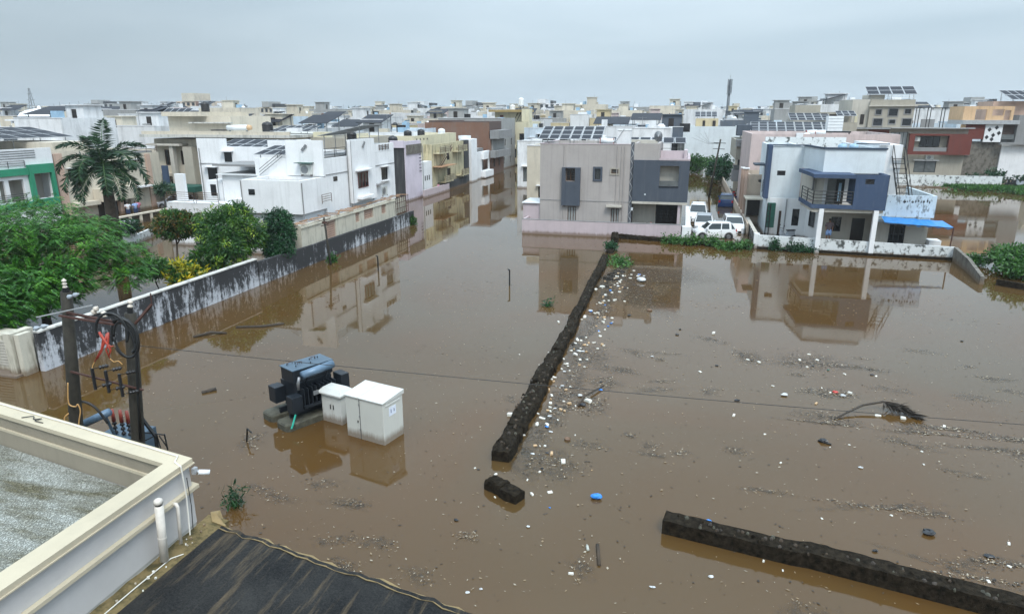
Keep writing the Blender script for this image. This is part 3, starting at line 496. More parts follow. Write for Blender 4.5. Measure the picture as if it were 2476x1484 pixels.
bar(pB,(-11.78,11.9,5.45),(-11.34,11.99,5.91),.035,'rusty_steel','brace_arm'); bar(pB,(-11.34,11.99,5.91),(-11.33,11.99,6.17),.014,'rusty_steel','brace_pin')
bar(g2,(-13.3,11.4,4.34),(-11.74,11.78,3.89),.026)
for x,y,z0,z1 in ((-12.70,11.42,3.95,4.47),(-12.42,11.50,3.87,4.41),(-12.13,11.57,3.77,4.33)):
    f=MB(); f.box(x-.024,x+.024,y-.025,y+.025,z0,z1); f.build('fuse_holder','porcelain_black',g2)
    for z in (z1-.03,z0+.05): bar(g2,(x,y,z),(x+.24,y+.08,z+.08),.010,'black_steel','fuse_arm'); disc_insul(g2,(x+.15,y+.06,z+.04),(x+.36,y+.11,z+.09),.048,3,'porcelain_black')
cb=empty('cable_coil',(-12.1,11.6,5.2),'thick black cable coiled in big loops over the right pole','cable')
def ell(cx,cy,cz,rx,rz,a0,a1,sk=0,n=30): return [(cx+rx*math.cos(R(a0+(a1-a0)*i/n))+sk*math.sin(R(a0+(a1-a0)*i/n)),cy+.25*rx*math.cos(R(a0+(a1-a0)*i/n)),cz+rz*math.sin(R(a0+(a1-a0)*i/n))) for i in range(n+1)]
for p,r_ in ((ell(-12.1,11.55,5.35,.34,.42,200,-35),.03),(ell(-11.88,11.66,5.18,.28,.46,190,-150,-.02),.032),(ell(-11.86,11.64,5.15,.24,.42,170,-190,-.03),.026),(ell(-11.9,11.62,5.22,.31,.42,120,-60),.034),([(-12.2,11.56,5.76),(-11.9,11.63,5.62),(-11.72,11.68,5.3),(-11.66,11.7,4.9),(-11.76,11.72,4.4),(-11.9,11.75,3.6),(-12.05,11.78,2.6)],.034)):
    m=MB(); m.tube(p,r_,8); m.build('cable_loop','rubber_black',cb,True)
rc=empty('cable_tails',(-12.4,11.5,4.9),'red spread cable ends hanging between the two poles','cable')
for p in ([(-12.40,11.5,5.33),(-12.35,11.52,5.15),(-12.42,11.5,4.93),(-12.62,11.45,4.62)],[(-12.22,11.56,5.31),(-12.26,11.55,5.05),(-12.33,11.53,4.9),(-12.28,11.54,4.70)],[(-12.38,11.51,5.28),(-12.28,11.53,5.05),(-12.2,11.56,4.98),(-12.15,11.57,5.0)],[(-12.24,11.55,5.28),(-12.36,11.52,5.02),(-12.44,11.5,4.85),(-12.56,11.47,4.68)],[(-12.3,11.54,5.1),(-12.22,11.55,4.9),(-12.3,11.54,4.74)]):
    m=MB(); m.tube(p,[.030,.022,.016,.012][:len(p)],7); m.build('red_tail','copper_red',rc,True)
for a in ([(-12.62,11.45,4.62),(-12.68,11.43,4.52),(-12.69,11.42,4.44)],[(-12.28,11.54,4.70),(-12.2,11.56,4.62),(-12.1,11.58,4.64),(-12.02,11.6,4.56)]): m=MB(); m.tube(spline(a),.009,6); m.build('wire_lead','orange_wire',rc,True)
for pth,lab in (([(-13.3,11.28,4.11),(-13.37,11.27,3.71),(-13.36,11.27,3.56),(-13.23,11.3,3.52),(-13.17,11.31,3.58),(-13.14,11.32,3.42),(-13.2,11.3,3.2),(-13.28,11.28,2.9)],'pale orange wire looped around the left pole just above the parapet'),([(-13.42,11.25,3.35),(-13.5,11.2,3.25),(-13.55,11.2,3.0)],'short pale orange wire loop left of the left pole')):
    m=MB(); m.tube(spline(pth),.015,6); tag(m.build('wire_loop','orange_wire',smooth=True),lab,'wire')
m=MB(); m.tube(spline([(-13.62,11.6,3.46),(-13.4,11.67,3.46),(-13.21,11.72,3.36),(-13.06,11.75,3.17),(-12.95,11.8,2.9)]),.03,7); tag(m.build('black_conduit','rubber_black',smooth=True),'thick black cable arching from the left pole to the transformer','cable')
st=empty('stay_bracket',(-11.9,12.05,0),'black steel stay bracket leaning in the water at the foot of the right pole','bracket')
for a,b,r_ in (((-12.12,11.99,3.03),(-11.88,12.05,2.57),.042),((-11.88,12.05,2.57),(-11.89,12.05,.2),.04),((-12.2,11.98,2.67),(-11.67,12.11,2.60),.016),((-11.67,12.11,2.62),(-11.64,12.11,2.2),.018),((-11.84,12.06,2.6),(-11.8,12.08,2.15),.014),((-12.16,11.98,2.44),(-11.93,12.03,2.56),.016),((-11.8,12.08,2.58),(-11.66,12.11,2.3),.014)): bar(st,a,b,r_,'black_steel','strut')
t2=empty('transformer',(-13.4,12.7,0),'blue transformer half hidden between the two poles, with red sleeved bushings','transformer')
m=MB(); m.box(-14.0,-12.95,12.45,13.2,-.3,2.15); m.build('tank','transformer_blue',t2); m=MB(); m.tube([(-14.05,12.10,2.60),(-13.38,12.29,2.92)],.10,14); m.build('oil_conservator','pipe_blue',t2,True)
m=MB(); m.tube([(-14.12,12.09,2.57),(-14.05,12.10,2.605)],.12,14); m.build('end_flange','transformer_dark',t2); m=MB(); m.tube([(-13.5,12.27,2.8),(-13.55,12.5,2.1)],.035,8); m.build('support','transformer_blue',t2)
for x in (-13.62,-13.38,-13.18): disc_insul(t2,(x,12.6,2.15),(x,12.6,2.52),.06,3,'porcelain_black','bushing'); m=MB(); m.tube([(x,12.6,2.5),(x+.01,12.59,2.84)],[.05,.035],8); m.build('red_sleeve','red_plastic',t2,True)
# ---------------------------------------------------------------- transformer and cabinets in the water
tr=empty('transformer',(-12.1,18.9,0),'dark blue oil transformer standing on mossy concrete plinths in open water','transformer')
A=R(62)  # long axis direction
ux,uy=math.cos(A),math.sin(A)
def tb(u0,u1,v0,v1,z0,z1,name,mt,par=tr,org=(-12.05,18.95),bev=0):
    m=MB(); c=[(org[0]+u*ux-v*uy,org[1]+u*uy+v*ux) for u,v in ((u0,v0),(u1,v0),(u1,v1),(u0,v1))]; m.prism(c,z0,z1); o=m.build(name,mt,par)
    if bev: b=o.modifiers.new('b','BEVEL'); b.width=bev; b.segments=2
    return o
def tp(u,v,z,org=(-12.05,18.95)): return (org[0]+u*ux-v*uy,org[1]+u*uy+v*ux,z)
for u0,u1,v0,v1 in ((-1.25,.15,.25,.98),(-1.30,.9,-.78,-.05)):
    m=MB(); c=[tp(u,v,0)[:2] for u,v in ((u0+.1,v0),(u1-.1,v0),(u1,v0+.12),(u1,v1-.12),(u1-.1,v1),(u0+.1,v1),(u0,v1-.12),(u0,v0+.12))]; m.prism(c,-.6,.24); o=m.build('plinth','plinth',tr); b=o.modifiers.new('b','BEVEL'); b.width=.04
tb(-.62,.72,-.42,.42,.45,1.42,'tank','transformer_dark',bev=.02); tb(-.70,.80,-.40,.36,1.425,1.86,'tank_top','transformer_dark',bev=.015); tb(-.73,.83,-.43,.39,1.863,1.90,'lid','transformer_blue',bev=.01)
tb(-.9,.9,-.36,-.28,.26,.44,'base_rail','transformer_dark'); tb(-.9,.9,.28,.36,.26,.44,'base_rail','transformer_dark')
for s_ in (-1,1):
    for k in range(9):
        u=-.55+k*.15; v0=.43 if s_>0 else -.43; tb(u,u+.03,*sorted((s_*.425,s_*.74)),.55,1.28,'radiator_fin','transformer_dark')
    tb(-.6,.68,*sorted((s_*.745,s_*.80)),.62,.72,'radiator_header','transformer_dark')
tb(-1.02,-.635,-.78,-.42,.55,1.12,'bushing_box','transformer_dark',bev=.015); tb(-1.02,-.635,.30,.74,.62,1.18,'bushing_box','transformer_dark',bev=.015); tb(.83,1.15,-.85,-.35,.85,1.42,'bushing_box','transformer_dark',bev=.015)
m=MB(); m.tube([tp(-.55,-.72,1.78),tp(.62,-.72,1.86)],.135,16); m.build('oil_conservator','pipe_blue',tr,True)
for u in (-.35,.4): m=MB(); m.tube([tp(u,-.72,1.7),tp(u,-.5,1.3)],.035,8); m.build('support','transformer_dark',tr)
m=MB(); m.tube([tp(-.62,-.66,1.72),tp(-.66,-.62,1.5),tp(-.66,-.62,1.28)],.05,10); m.build('breather','steel_grey',tr,True)
for u,v in ((-.55,.2),(-.3,.1),(-.15,.1),(.25,.12),(.45,.1),(.55,.1),(-.42,-.15),(.1,-.2)): m=MB(); p=tp(u,v,1.9); m.cyl(p[0],p[1],1.9,1.95,.018,6); m.build('bolt','black_steel',tr)
for u,v in ((-.5,.22),(-.28,0),(.3,.1)): m=MB(); m.tube([tp(u,v,1.9),tp(u,v,1.97),tp(u+.16,v,1.97),tp(u+.16,v,1.9)],.012,5); m.build('lifting_lug','rusty_steel',tr)
tb(-.25,-.05,-.815,-.808,1.0,1.16,'rating_plate','steel_grey')
m=MB(); m.tube([tp(-.95,-.8,.55),tp(-1.05,-.86,.42),tp(-1.2,-.98,.28),tp(-1.28,-1.05,.24)],.03,5); o=m.build('ribbon','ribbon_green'); tag(o,'turquoise strap trailing from the transformer down to its plinth','strap')
# big cabinet
cx0,cy0=-10.0,17.82; aw=math.atan2(17.42-17.82,-8.45+10.0); cw,sw=math.cos(aw),math.sin(aw)
cab=empty('switch_cabinet',(cx0,cy0,0),'large grey-white metal cabinet with sloped lid standing in the flood water','cabinet')
def kb(m,u0,u1,v0,v1,z0,z1,ox=cx0,oy=cy0): return m.prism([(ox+u*cw-v*sw,oy+u*sw+v*cw) for u,v in ((u0,v0),(u1,v0),(u1,v1),(u0,v1))],z0,z1)
W_=1.52; D_=.98; H_=1.40
for u0,u1 in ((0,.56),(.575,W_)): m=MB(); kb(m,u0,u1,0,D_,-.5,H_); o=m.build('cabinet_body','cabinet_white',cab); b=o.modifiers.new('b','BEVEL'); b.width=.012
def slopebox(m,u0,u1,v0,v1,z0,zf,zb,ox=cx0,oy=cy0):
    p=[(ox+u*cw-v*sw,oy+u*sw+v*cw) for u,v in ((u0,v0),(u1,v0),(u1,v1),(u0,v1))]; return m.prism(p,z0,[zf,zf,zb,zb])
for u0,u1 in ((-.03,.562),(.572,W_+.03)): m=MB(); slopebox(m,u0,u1,-.04,D_+.05,H_+.003,H_+.035,H_+.14); m.build('lid','cabinet_cream',cab)
m=MB(); kb(m,.562,.573,-.01,D_,0,H_-.01); m.build('door_seam','steel_grey',cab)
for z in (.3,.75,1.15): m=MB(); kb(m,.545,.59,-.022,-.003,z,z+.06); m.build('hinge','steel_grey',cab)
m=MB(); kb(m,.47,.50,-.02,-.003,.55,.63); m.build('lock','black_steel',cab)
m=MB(); kb(m,W_+.003,W_+.02,.12,D_-.15,1.26,1.31); m.build('side_rib','cabinet_cream',cab); m=MB(); kb(m,W_+.003,W_+.02,.12,D_-.15,1.36,1.39); m.build('side_rib','cabinet_cream',cab)
m=MB(); kb(m,W_+.003,W_+.010,.28,.62,.88,1.17); st_=m.build('warning_sticker','sticker',cab)
for (a,b,c_,d_) in ((.36,.39,.97,1.10),(.51,.54,.98,1.08)): m=MB(); kb(m,W_+.011,W_+.014,a,b,c_,d_); m.build('sticker_mark','ink',st_)
sc=empty('small_cabinet',(-11.3,18.5,0),'small cream two-door cabinet with pitched lid between the transformer and the large cabinet','cabinet')
for u0,u1 in ((0,.42),(.43,.84)): m=MB(); kb(m,u0,u1,0,.55,-.5,1.02,-11.32,18.62); m.build('cabinet_door','cabinet_cream',sc)
m=MB(); p=[(-11.32+u*cw-v*sw,18.62+u*sw+v*cw) for u,v in ((-.08,-.1),(.92,-.1),(.92,.62),(-.08,.62))]; q=[(-11.32+u*cw-v*sw,18.62+u*sw+v*cw) for u,v in ((.05,.05),(.78,.05),(.78,.45),(.05,.45))]; m.prism(p,1.023,1.07); m.prism(p,1.073,1.22,top=q); m.build('lid','cabinet_cream',sc)
for u in (.36,.49): m=MB(); kb(m,u,u+.03,-.02,-.003,.50,.66,-11.32,18.62); m.build('handle','black_steel',sc)
for u in (.08,.5): m=MB(); kb(m,u,u+.22,-.008,-.003,.80,.92,-11.32,18.62); m.build('vent_plate','cabinet_white',sc)
for k in range(3): m=MB(); p=tp(.95,-.8+.1*k,.95); m.tube([p,(p[0]+.35,p[1]-.1,.5),(p[0]+.5,p[1]-.15,-.1)],.028,6); m.build('cable','rubber_black',tr,True)
tb(-.5,.6,-.4,-.38,.5,.52,'tank_seam','rusty_steel'); 
# ---------------------------------------------------------------- posts in the water, overhead wire
for x,y,h,lab in ((-9.81,38.16,.98,'short black iron post with a bent tip standing alone in the open water'),(-19.2,39.8,1.0,'thin iron post standing in the water between the lone post and the left boundary wall')):
    r_=empty('iron_post',(x,y,-.6),lab,'post'); m=MB(); m.tube([(x,y,-.6),(x,y,h)],.05,6); m.build('shaft','black_steel',r_); m=MB(); m.tube([(x,y,h-.02),(x-.12,y-.03,h+.03)],.035,5); m.build('bent_tip','black_steel',r_)
r_=empty('utility_pole',(-23.3,40.8,-.6),'thin dark street pole leaning in front of the left boundary wall','pole'); m=MB(); m.tube([(-23.08,40.6,-.6),(-23.42,40.7,3.25)],[.085,.06],7); m.build('shaft','pole_concrete',r_,True)
for z,w_ in ((3.1,.38),(2.75,.25)): m=MB(); m.tube([(-23.40-w_,40.62,z-.08),(-23.40+w_,40.76,z+.06)],.03,5); m.build('crossarm','rusty_steel',r_)
m=MB(); m.box(-23.52,-23.28,40.58,40.8,2.85,3.0); m.build('junction_box','rusty_steel',r_)
a,b=Vector((-11.89,11.95,4.9)),Vector((9.6,17.45,2.78)); m=MB(); m.tube([tuple(a.lerp(b,t/24)-Vector((0,0,.10*4*(t/24)*(1-t/24)))) for t in range(25)],.008,5); tag(m.build('overhead_wire','rubber_black'),'thin black overhead wire crossing the whole flooded plot from the poles to the right edge','wire')
# ================================================================ houses close to the plot
def part(root,name,mt,boxes,parent=None,smooth=False):
    o=None
    for b in boxes: m=MB(); m.box(*b); o=m.build(name,mt,parent or root,smooth)
    return o
# ---- mauve house and its garden wall
h=empty('mauve_house',(-6,58.2,0),'mauve two-storey house with a slate-grey box balcony, standing behind its garden wall in the water','house')
y0=58.2
Wn=[(-9.9,-9.1,4.40,5.48),(-7.40,-6.94,4.60,5.48),(-6.02,-5.42,5.10,5.48),(-9.70,-8.95,.9,2.22),(-5.92,-5.20,.2,2.16)]
shell(h,-12.2,-4.46,y0,66.5,-.6,7.50,6.9,'mauve_paint',S_=Wn)
shell(h,-4.18,-2.10,y0,66.5,2.9,7.62,6.9,'mauve_paint')
part(h,'coping','mauve_light',[(-12.24,-4.47,y0-.03,y0+.25,7.503,7.56),(-12.24,-12.0,y0+.26,66.5,7.503,7.56)])
# twisted corner column
m=MB(); m.box(-4.455,-4.185,y0-.02,y0+.25,-.6,7.7); m.build('corner_column','spiral_grey',h)
m=MB(); n=90; m.tube([(-4.32+.10*math.cos(i*.55),y0-.045+.02*math.sin(i*.55),.2+7.4*i/n) for i in range(n+1)],.03,5); m.build('spiral_moulding','galv',h)
# slate box with recessed balcony opening
m=MB(); hb=(-1.97,-.43,4.18,5.84)
m.slab('y',y0-.25,.2,-4.16,.40,2.86,6.28,[hb]); m.slab('x',.40,-.2,y0-.04,66.5,2.86,6.28,[(59.2,61.5,4.2,5.8)]); m.build('slate_box','slate_paint',h)
part(h,'roof_terrace','mauve_light',[(-4.16,.38,y0-.04,66.3,6.10,6.25)]); part(h,'recess_wall','light_beige',[(-2.4,0.0,y0+.55,y0+.75,3.9,6.05)])
part(h,'balcony_glass','shade_pane',[(-1.96,-.44,y0-.18,y0-.16,4.19,4.62)]); part(h,'sill_trim','black_steel',[(-2.0,-.40,y0-.32,y0-.26,4.12,4.17)])
part(h,'parapet','mauve_light',[(-2.08,.42,y0-.27,y0-.07,6.285,6.44),(-2.05,-.1,y0+1.2,y0+1.4,6.26,7.0),(.2,.42,y0-.06,66.4,6.285,6.44),(-.1,.15,y0+.9,y0+3.2,6.26,7.05)])
part(h,'slab_edge','light_beige',[(-4.16,.40,y0-.28,66.4,2.66,2.855)])
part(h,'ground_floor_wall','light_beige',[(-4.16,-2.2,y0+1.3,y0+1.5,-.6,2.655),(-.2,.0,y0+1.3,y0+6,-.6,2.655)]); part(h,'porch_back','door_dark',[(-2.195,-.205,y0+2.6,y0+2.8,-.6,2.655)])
for k in range(5): part(h,'gate_grille','black_steel',[(-2.1,-.3,y0+.5,y0+.52,.9+.28*k,.93+.28*k)])
for x in (-2.12,-1.66,-1.2,-.74,-.28): part(h,'gate_post','black_steel',[(x-.03,x+.03,y0+.53,y0+.58,0,2.5)])
part(h,'porch_column','mauve_light',[(-.34,-.12,y0-.1,y0+.15,-.6,2.655)])
# window shroud
m=MB()
for b in ((-10.22,-9.92,y0-.35,y0-.003,2.32,5.56),(-9.08,-8.63,y0-.35,y0-.003,2.32,5.56),(-9.918,-9.082,y0-.35,y0-.003,5.50,5.56),(-9.918,-9.082,y0-.32,y0-.003,2.32,4.36)): m.box(*b)
m.build('window_shroud','slate_paint',h)
window(h,'y',y0,1,-9.9,-9.1,4.40,5.48,'frame_brown','glass_dark',2,bars=4); window(h,'y',y0,1,-7.40,-6.94,4.60,5.48,'frame_dark','shade_pane',1,bars=7,trim='slate_paint',trimw=.17)
window(h,'y',y0,1,-6.02,-5.42,5.10,5.48,'frame_brown','shade_pane',1,bars=2,trim='olive_beige',trimw=.1); window(h,'y',y0,1,-9.70,-8.95,.9,2.22,'frame_brown','curtain_pane',3); window(h,'y',y0,1,-5.92,-5.20,.2,2.16,'frame_brown','curtain_pane',3,name='side_door')
part(h,'door_canopy','light_beige',[(-6.3,-5.0,y0-.5,y0-.003,2.30,2.46)]); part(h,'floor_band','grey_cement',[(-12.19,-4.47,y0-.03,y0-.003,2.70,2.75)])
for x in (-10.07,-5.55,-5.2,-4.95): m=MB(); m.tube([(x,y0-.06,7.4),(x,y0-.06,.1)],.035,6); m.build('drain_pipe','mauve_paint',h)
part(h,'annex_wall','mauve_light',[(-13.75,-12.21,y0+.2,y0+3.4,-.6,2.36)]); part(h,'annex_roof','tin_white',[(-13.85,-12.2,y0+.05,y0+3.5,2.363,2.44)])
part(h,'wall_lamp','lamp_clear',[(-3.15,-3.03,y0-.33,y0-.26,3.40,3.52)]); part(h,'wall_lamp','lamp_clear',[(-4.2,-4.06,y0-.12,y0-.03,2.05,2.3)])
part(h,'rooftop_room','light_beige',[(-5.6,-2.4,62.4,66,6.903,7.75)])
gw=empty('garden_wall',(-6,56.4,0),'plain mauve garden wall in front of the mauve house, standing in the water','wall')
part(gw,'wall_body','mauve_light',[(-13.35,.05,56.3,56.5,-.6,1.22)]); part(gw,'side_wall','mauve_light',[(-13.35,-13.15,56.503,66,-.6,1.22)]); part(gw,'coping','grey_cement',[(-13.38,.06,56.28,56.52,1.223,1.26)])
solar(-9.9,61.0,6.9,5.6,3.6,1.0,2.0,6,3,R(2),'large tilted solar array on the roof of the mauve house'); solar(-3.6,63.2,6.9,7.2,1.5,.62,1.05,7,1,R(2),'low strip of solar panels behind the white cistern on the mauve house roof')
c=empty('roof_cistern',(-5.3,59.4,6.9),'square white tiled cistern block on the roof of the mauve house','cistern'); part(c,'body','white_paint',[(-5.72,-4.62,59.0,60.1,6.9,8.62)]); part(c,'lid','tank_white',[(-5.76,-4.58,58.96,60.14,8.623,8.7)])
m=MB(); m.tube([(-6.0,59.3,7.6),(-5.75,58.95,7.8),(-5.4,58.93,8.4),(-5.15,58.93,8.75)],.03,6); m.build('pipe','galv',c)
wh=empty('water_heater',(-6.6,59.2,6.9),'white horizontal solar water heater drum with red ends on the mauve house roof','water heater')
m=MB(); m.tube([(-7.1,59.1,7.75),(-5.95,59.1,7.75)],.26,16); m.build('drum','tank_white',wh,True)
for x in (-7.14,-6.0): part(wh,'red_band','red_plastic',[(x-.03,x+.03,58.86,59.34,7.1,8.0)])
part(wh,'stand','rusty_steel',[(-7.05,-6.98,59.0,59.2,6.9,7.5),(-6.1,-6.03,59.0,59.2,6.9,7.5),(-7.05,-6.03,59.05,59.12,7.42,7.48)])
dd=empty('satellite_dish',(-2.3,60.2,6.9),'grey satellite dish on the right end of the mauve house roof','satellite dish')
m=MB(); m.lathe(0,0,[(.02,0),(.2,.02),(.36,.075),(.44,.13)],18); m.v=[(-2.35+a*.8-.0,60.0-c_*.9+.2,8.15+b) for a,b,c_ in m.v]; m.build('dish','steel_grey',dd,True); m=MB(); m.tube([(-2.35,60.15,6.9),(-2.35,60.15,8.1)],.03,6); m.build('mast','steel_grey',dd)
rail(h,(-2.0,60.2,6.25),(-.3,60.2,6.25),.9,3)
part(h,'terrace_tank','tank_black',[(-1.6,-.8,60.8,61.6,6.26,6.9)])
# things in the porch
for i,(x,lab) in enumerate(((-3.95,'bicycle leaning in the porch of the mauve house, nearest the spiral column'),(-3.1,'second bicycle in the porch of the mauve house, beside the white container'))):
    b=empty('bicycle',(x,58.9,.15),lab,'bicycle')
    for dx in (-.32,.32): m=MB(); m.tube([(x+dx+.3*math.cos(t*math.pi/8),58.9,.45+.3*math.sin(t*math.pi/8)) for t in range(17)],.025,5); m.build('wheel','rubber_black',b)
    m=MB()
    for p,q in (((x-.32,58.9,.45),(x-.1,58.9,.8)),((x-.1,58.9,.8),(x+.25,58.9,.85)),((x+.32,58.9,.45),(x+.25,58.9,1.0)),((x-.1,58.9,.8),(x,58.9,.45)),((x,58.9,.45),(x+.25,58.9,.85)),((x-.32,58.9,.45),(x,58.9,.45))): m.tube([p,q],.02,5)
    m.build('frame','black_steel',b); part(b,'saddle','rubber_black',[(x-.2,x,58.84,58.96,.82,.88)]); m=MB(); m.tube([(x+.25,58.65,1.02),(x+.25,59.15,1.02)],.02,5); m.build('handlebar','galv',b)
c=empty('container',(-2.5,58.8,0),'white plastic drum standing in the porch of the mauve house','drum'); m=MB(); m.lathe(-2.5,58.8,[(.14,.0),(.16,.1),(.16,.75),(.09,.85),(.09,.95)],12); m.build('body','tank_white',c,True); m=MB(); m.cyl(-2.5,58.8,.953,1.0,.1,10); m.build('cap','red_plastic',c)
# ---- drive way wall and pillar
dw=empty('driveway_wall',(.6,56.4,0),'white-topped low wall beside the parked cars, ending in a white pillar','wall')
part(dw,'wall_body','grey_cement',[(.42,.72,57.0,70,-.6,.9)]); part(dw,'white_top','white_bright',[(.38,.80,57.0,70,.903,1.05)]); part(dw,'pillar','white_bright',[(.14,.86,56.25,56.95,-.6,1.12)]); part(dw,'pillar_mark','grey_cement',[(.42,.56,56.235,56.247,.38,.52)])
# ---- blue and white house
b=empty('blue_white_house',(11,57,0),'white house with a projecting blue balcony box on white columns behind a mouldy wall','house')
LY=60.4
shell(b,6.95,9.4,LY,69,-.6,7.42,6.8,'pale_blue',S_=[(7.5,8.15,5.05,5.45)],W_=[])
window(b,'y',LY,1,7.5,8.15,5.05,5.45,'frame_dark','glass_dark',1,bars=3)
part(b,'left_fin','blue_paint',[(6.62,6.94,LY-.35,LY+1.2,3.15,7.55)]); 
# upper front wall, angled part then front
AX,AY,BX,BY=9.4,LY,10.1,55.4
m=MB(); m.prism([(9.401,LY+.0),(10.1,55.4),(10.1,55.65),(9.62,LY+.02)],5.72,7.46); m.slab('y',55.4,.22,10.1,14.25,5.72,7.46); m.slab('x',14.25,-.22,55.625,69,2.9,7.46); m.build('upper_wall','pale_blue',b)
part(b,'roof','grey_cement',[(10.1,14.0,55.65,68.8,6.6,6.75)])
m=MB(); m.prism([(9.3,LY-.08),(10.02,55.3),(10.02,55.7),(9.66,LY-.06)],7.463,7.58); m.box(10.02,14.3,55.3,55.68,7.463,7.58); m.box(6.8,9.3,LY-.1,LY+.28,7.463,7.56); m.build('coping','blue_trim',b)
part(b,'rear_parapet','mouldy_white',[(7.2,14.2,68.9,69.1,6.8,7.9)]); part(b,'stair_block','white_paint',[(14.27,15.9,57.6,66,2.9,7.72)]); part(b,'stair_block_trim','blue_trim',[(12.6,14.9,57.3,57.5,7.75,7.83)])
# blue box: solid right part, canopy, balcony slab
FY=53.25
m=MB(); m.slab('y',FY,.2,11.98,14.12,3.30,5.80,[(12.6,13.2,5.14,5.5)]); m.slab('x',14.12,-.2,FY+.2,55.39,3.30,5.80); m.slab('x',11.98,.2,FY+.2,55.39,3.62,5.50); m.build('blue_box','blue_paint',b)
window(b,'y',FY,1,12.6,13.2,5.14,5.5,'frame_dark','glass_dark',1,bars=3)
m=MB(); m.prism([(8.9,58.6),(9.15,FY+1.2),(9.15,FY),(11.97,FY),(11.97,55.39),(9.6,58.6)],5.52,5.79); m.build('canopy','blue_paint',b)
m=MB(); m.prism([(9.0,57.9),(9.2,FY),(9.3,FY),(9.15,57.9)],3.32,3.60); m.box(9.3,11.97,FY,FY+.12,3.32,3.62); m.build('balcony_edge','blue_paint',b)
m=MB(); m.prism([(9.15,57.8),(9.3,FY+.125),(14.1,FY+.205),(14.1,57.2),(9.4,57.8)],3.05,3.29); m.build('balcony_slab','light_beige',b)
m=MB(); m.box(14.125,14.16,FY,55.3,3.28,5.8); m.build('side_trim','blue_trim',b)
part(b,'balcony_back_wall','white_paint',[(10.5,13.9,56.55,56.75,3.3,5.715)]); m=MB(); m.prism([(9.42,LY-.2),(10.5,56.55),(10.5,56.75),(9.6,LY)],3.3,5.5); m.build('balcony_side_wall','light_beige',b)
part(b,'balcony_door','frame_dark',[(11.35,11.95,56.48,56.54,3.32,5.2)]); part(b,'balcony_glass_door','shade_pane',[(10.75,11.33,56.48,56.54,3.32,5.2)]); part(b,'door_motif','tank_blue',[(11.55,11.75,56.45,56.475,3.5,4.9)])
part(b,'balcony_vent','grey_cement',[(9.9,9.9+.12,57.7,57.9,4.2,5.15)])
rail(b,(9.3,FY+.05,3.62),(11.9,FY+.05,3.62),.95,4,posts=4,r=.032); rail(b,(9.12,57.4,3.6),(9.3,FY+.1,3.62),.95,4,posts=3,r=.032)
# ground floor
G=57.3
m=MB(); m.slab('y',G,.22,10.6,14.6,-.6,3.04,[(11.5,12.25,1.05,2.2),(13.0,13.95,-.5,2.15)]); m.build('ground_floor_wall','light_beige',b)
window(b,'y',G,1,11.5,12.25,1.05,2.2,'frame_dark','glass_dark',2); window(b,'y',G,1,13.0,13.95,-.2,2.15,'door_dark','door_dark',1,name='front_door')
m=MB(); m.slab('y',LY-.6,.22,7.1,10.0,-.6,3.25,[(8.95,9.5,1.0,2.4),(7.9,8.1,-.3,2.2)]); m.build('ground_floor_wall','white_paint',b); window(b,'y',LY-.6,1,8.95,9.5,1.0,2.4,'frame_dark','glass_dark',1); window(b,'y',LY-.6,1,7.9,8.1,-.3,2.2,'frame_brown','door_dark',1,name='side_door')
m=MB(); m.prism([(10.0,LY-.6),(10.6,G),(10.6,G+.22),(10.2,LY-.5)],-.6,3.04); m.build('angled_wall','white_paint',b); m=MB(); m.prism([(10.15,LY-1.6),(10.38,LY-2.4),(10.34,LY-2.42),(10.1,LY-1.62)],1.2,2.4); m.build('angled_window','glass_dark',b)
part(b,'green_awning','tarp_green',[(6.9,7.5,59.0,59.5,.9,2.9)]); m=MB()
for z in (.95,1.4,1.85,2.3,2.75): m.tube([(6.85,58.9,z),(7.1,58.9,z)],.03,5)
m.tube([(6.85,58.9,.2),(6.85,58.9,2.9)],.04,5); m.tube([(7.1,58.9,.2),(7.1,58.9,2.9)],.04,5); m.build('side_grille','black_steel',b)
for x0_,y0_ in ((9.95,53.2),(13.62,53.2)): part(b,'column','white_bright',[(x0_-.16,x0_+.16,y0_,y0_+.3,-.6,3.28 if x0_>12 else 3.30)])
m=MB(); m.tube([(8.4,59.7,3.2),(8.4,59.7,.2)],.04,6); m.build('drain_pipe','steel_grey',b); part(b,'terrace_floor','light_beige',[(6.0,18.2,53.9,LY-.7,-.6,.12)])
part(b,'rear_ground_wall','light_beige',[(14.62,18.0,56.9,57.1,-.6,2.9)])
# low terrace block with tarp
lt=empty('low_terrace_block',(16.3,55.2,0),'low flat-roofed block with weathered pale blue parapet beside the blue and white house','building')
m=MB(); m.slab('y',55.2,.2,14.3,18.0,2.62,4.22); m.slab('x',18.0,-.2,55.4,62,2.62,4.22); m.build('parapet','weathered_blue',lt)
part(lt,'roof','grey_cement',[(14.3,17.79,55.41,61.9,3.2,3.35)]); part(lt,'lower_band','weathered_blue',[(14.2,17.8,55.25,55.4,2.2,2.615)])
m=MB(); m.slab('y',55.55,.2,14.2,17.85,-.6,2.7,[(15.25,16.35,.1,2.2)]); m.slab('x',17.85,-.2,55.75,62,-.6,2.7); m.build('wall','light_beige',lt); window(lt,'y',55.55,1,15.25,16.35,.1,2.2,'frame_dark','glass_dark',3,name='shutter_door')
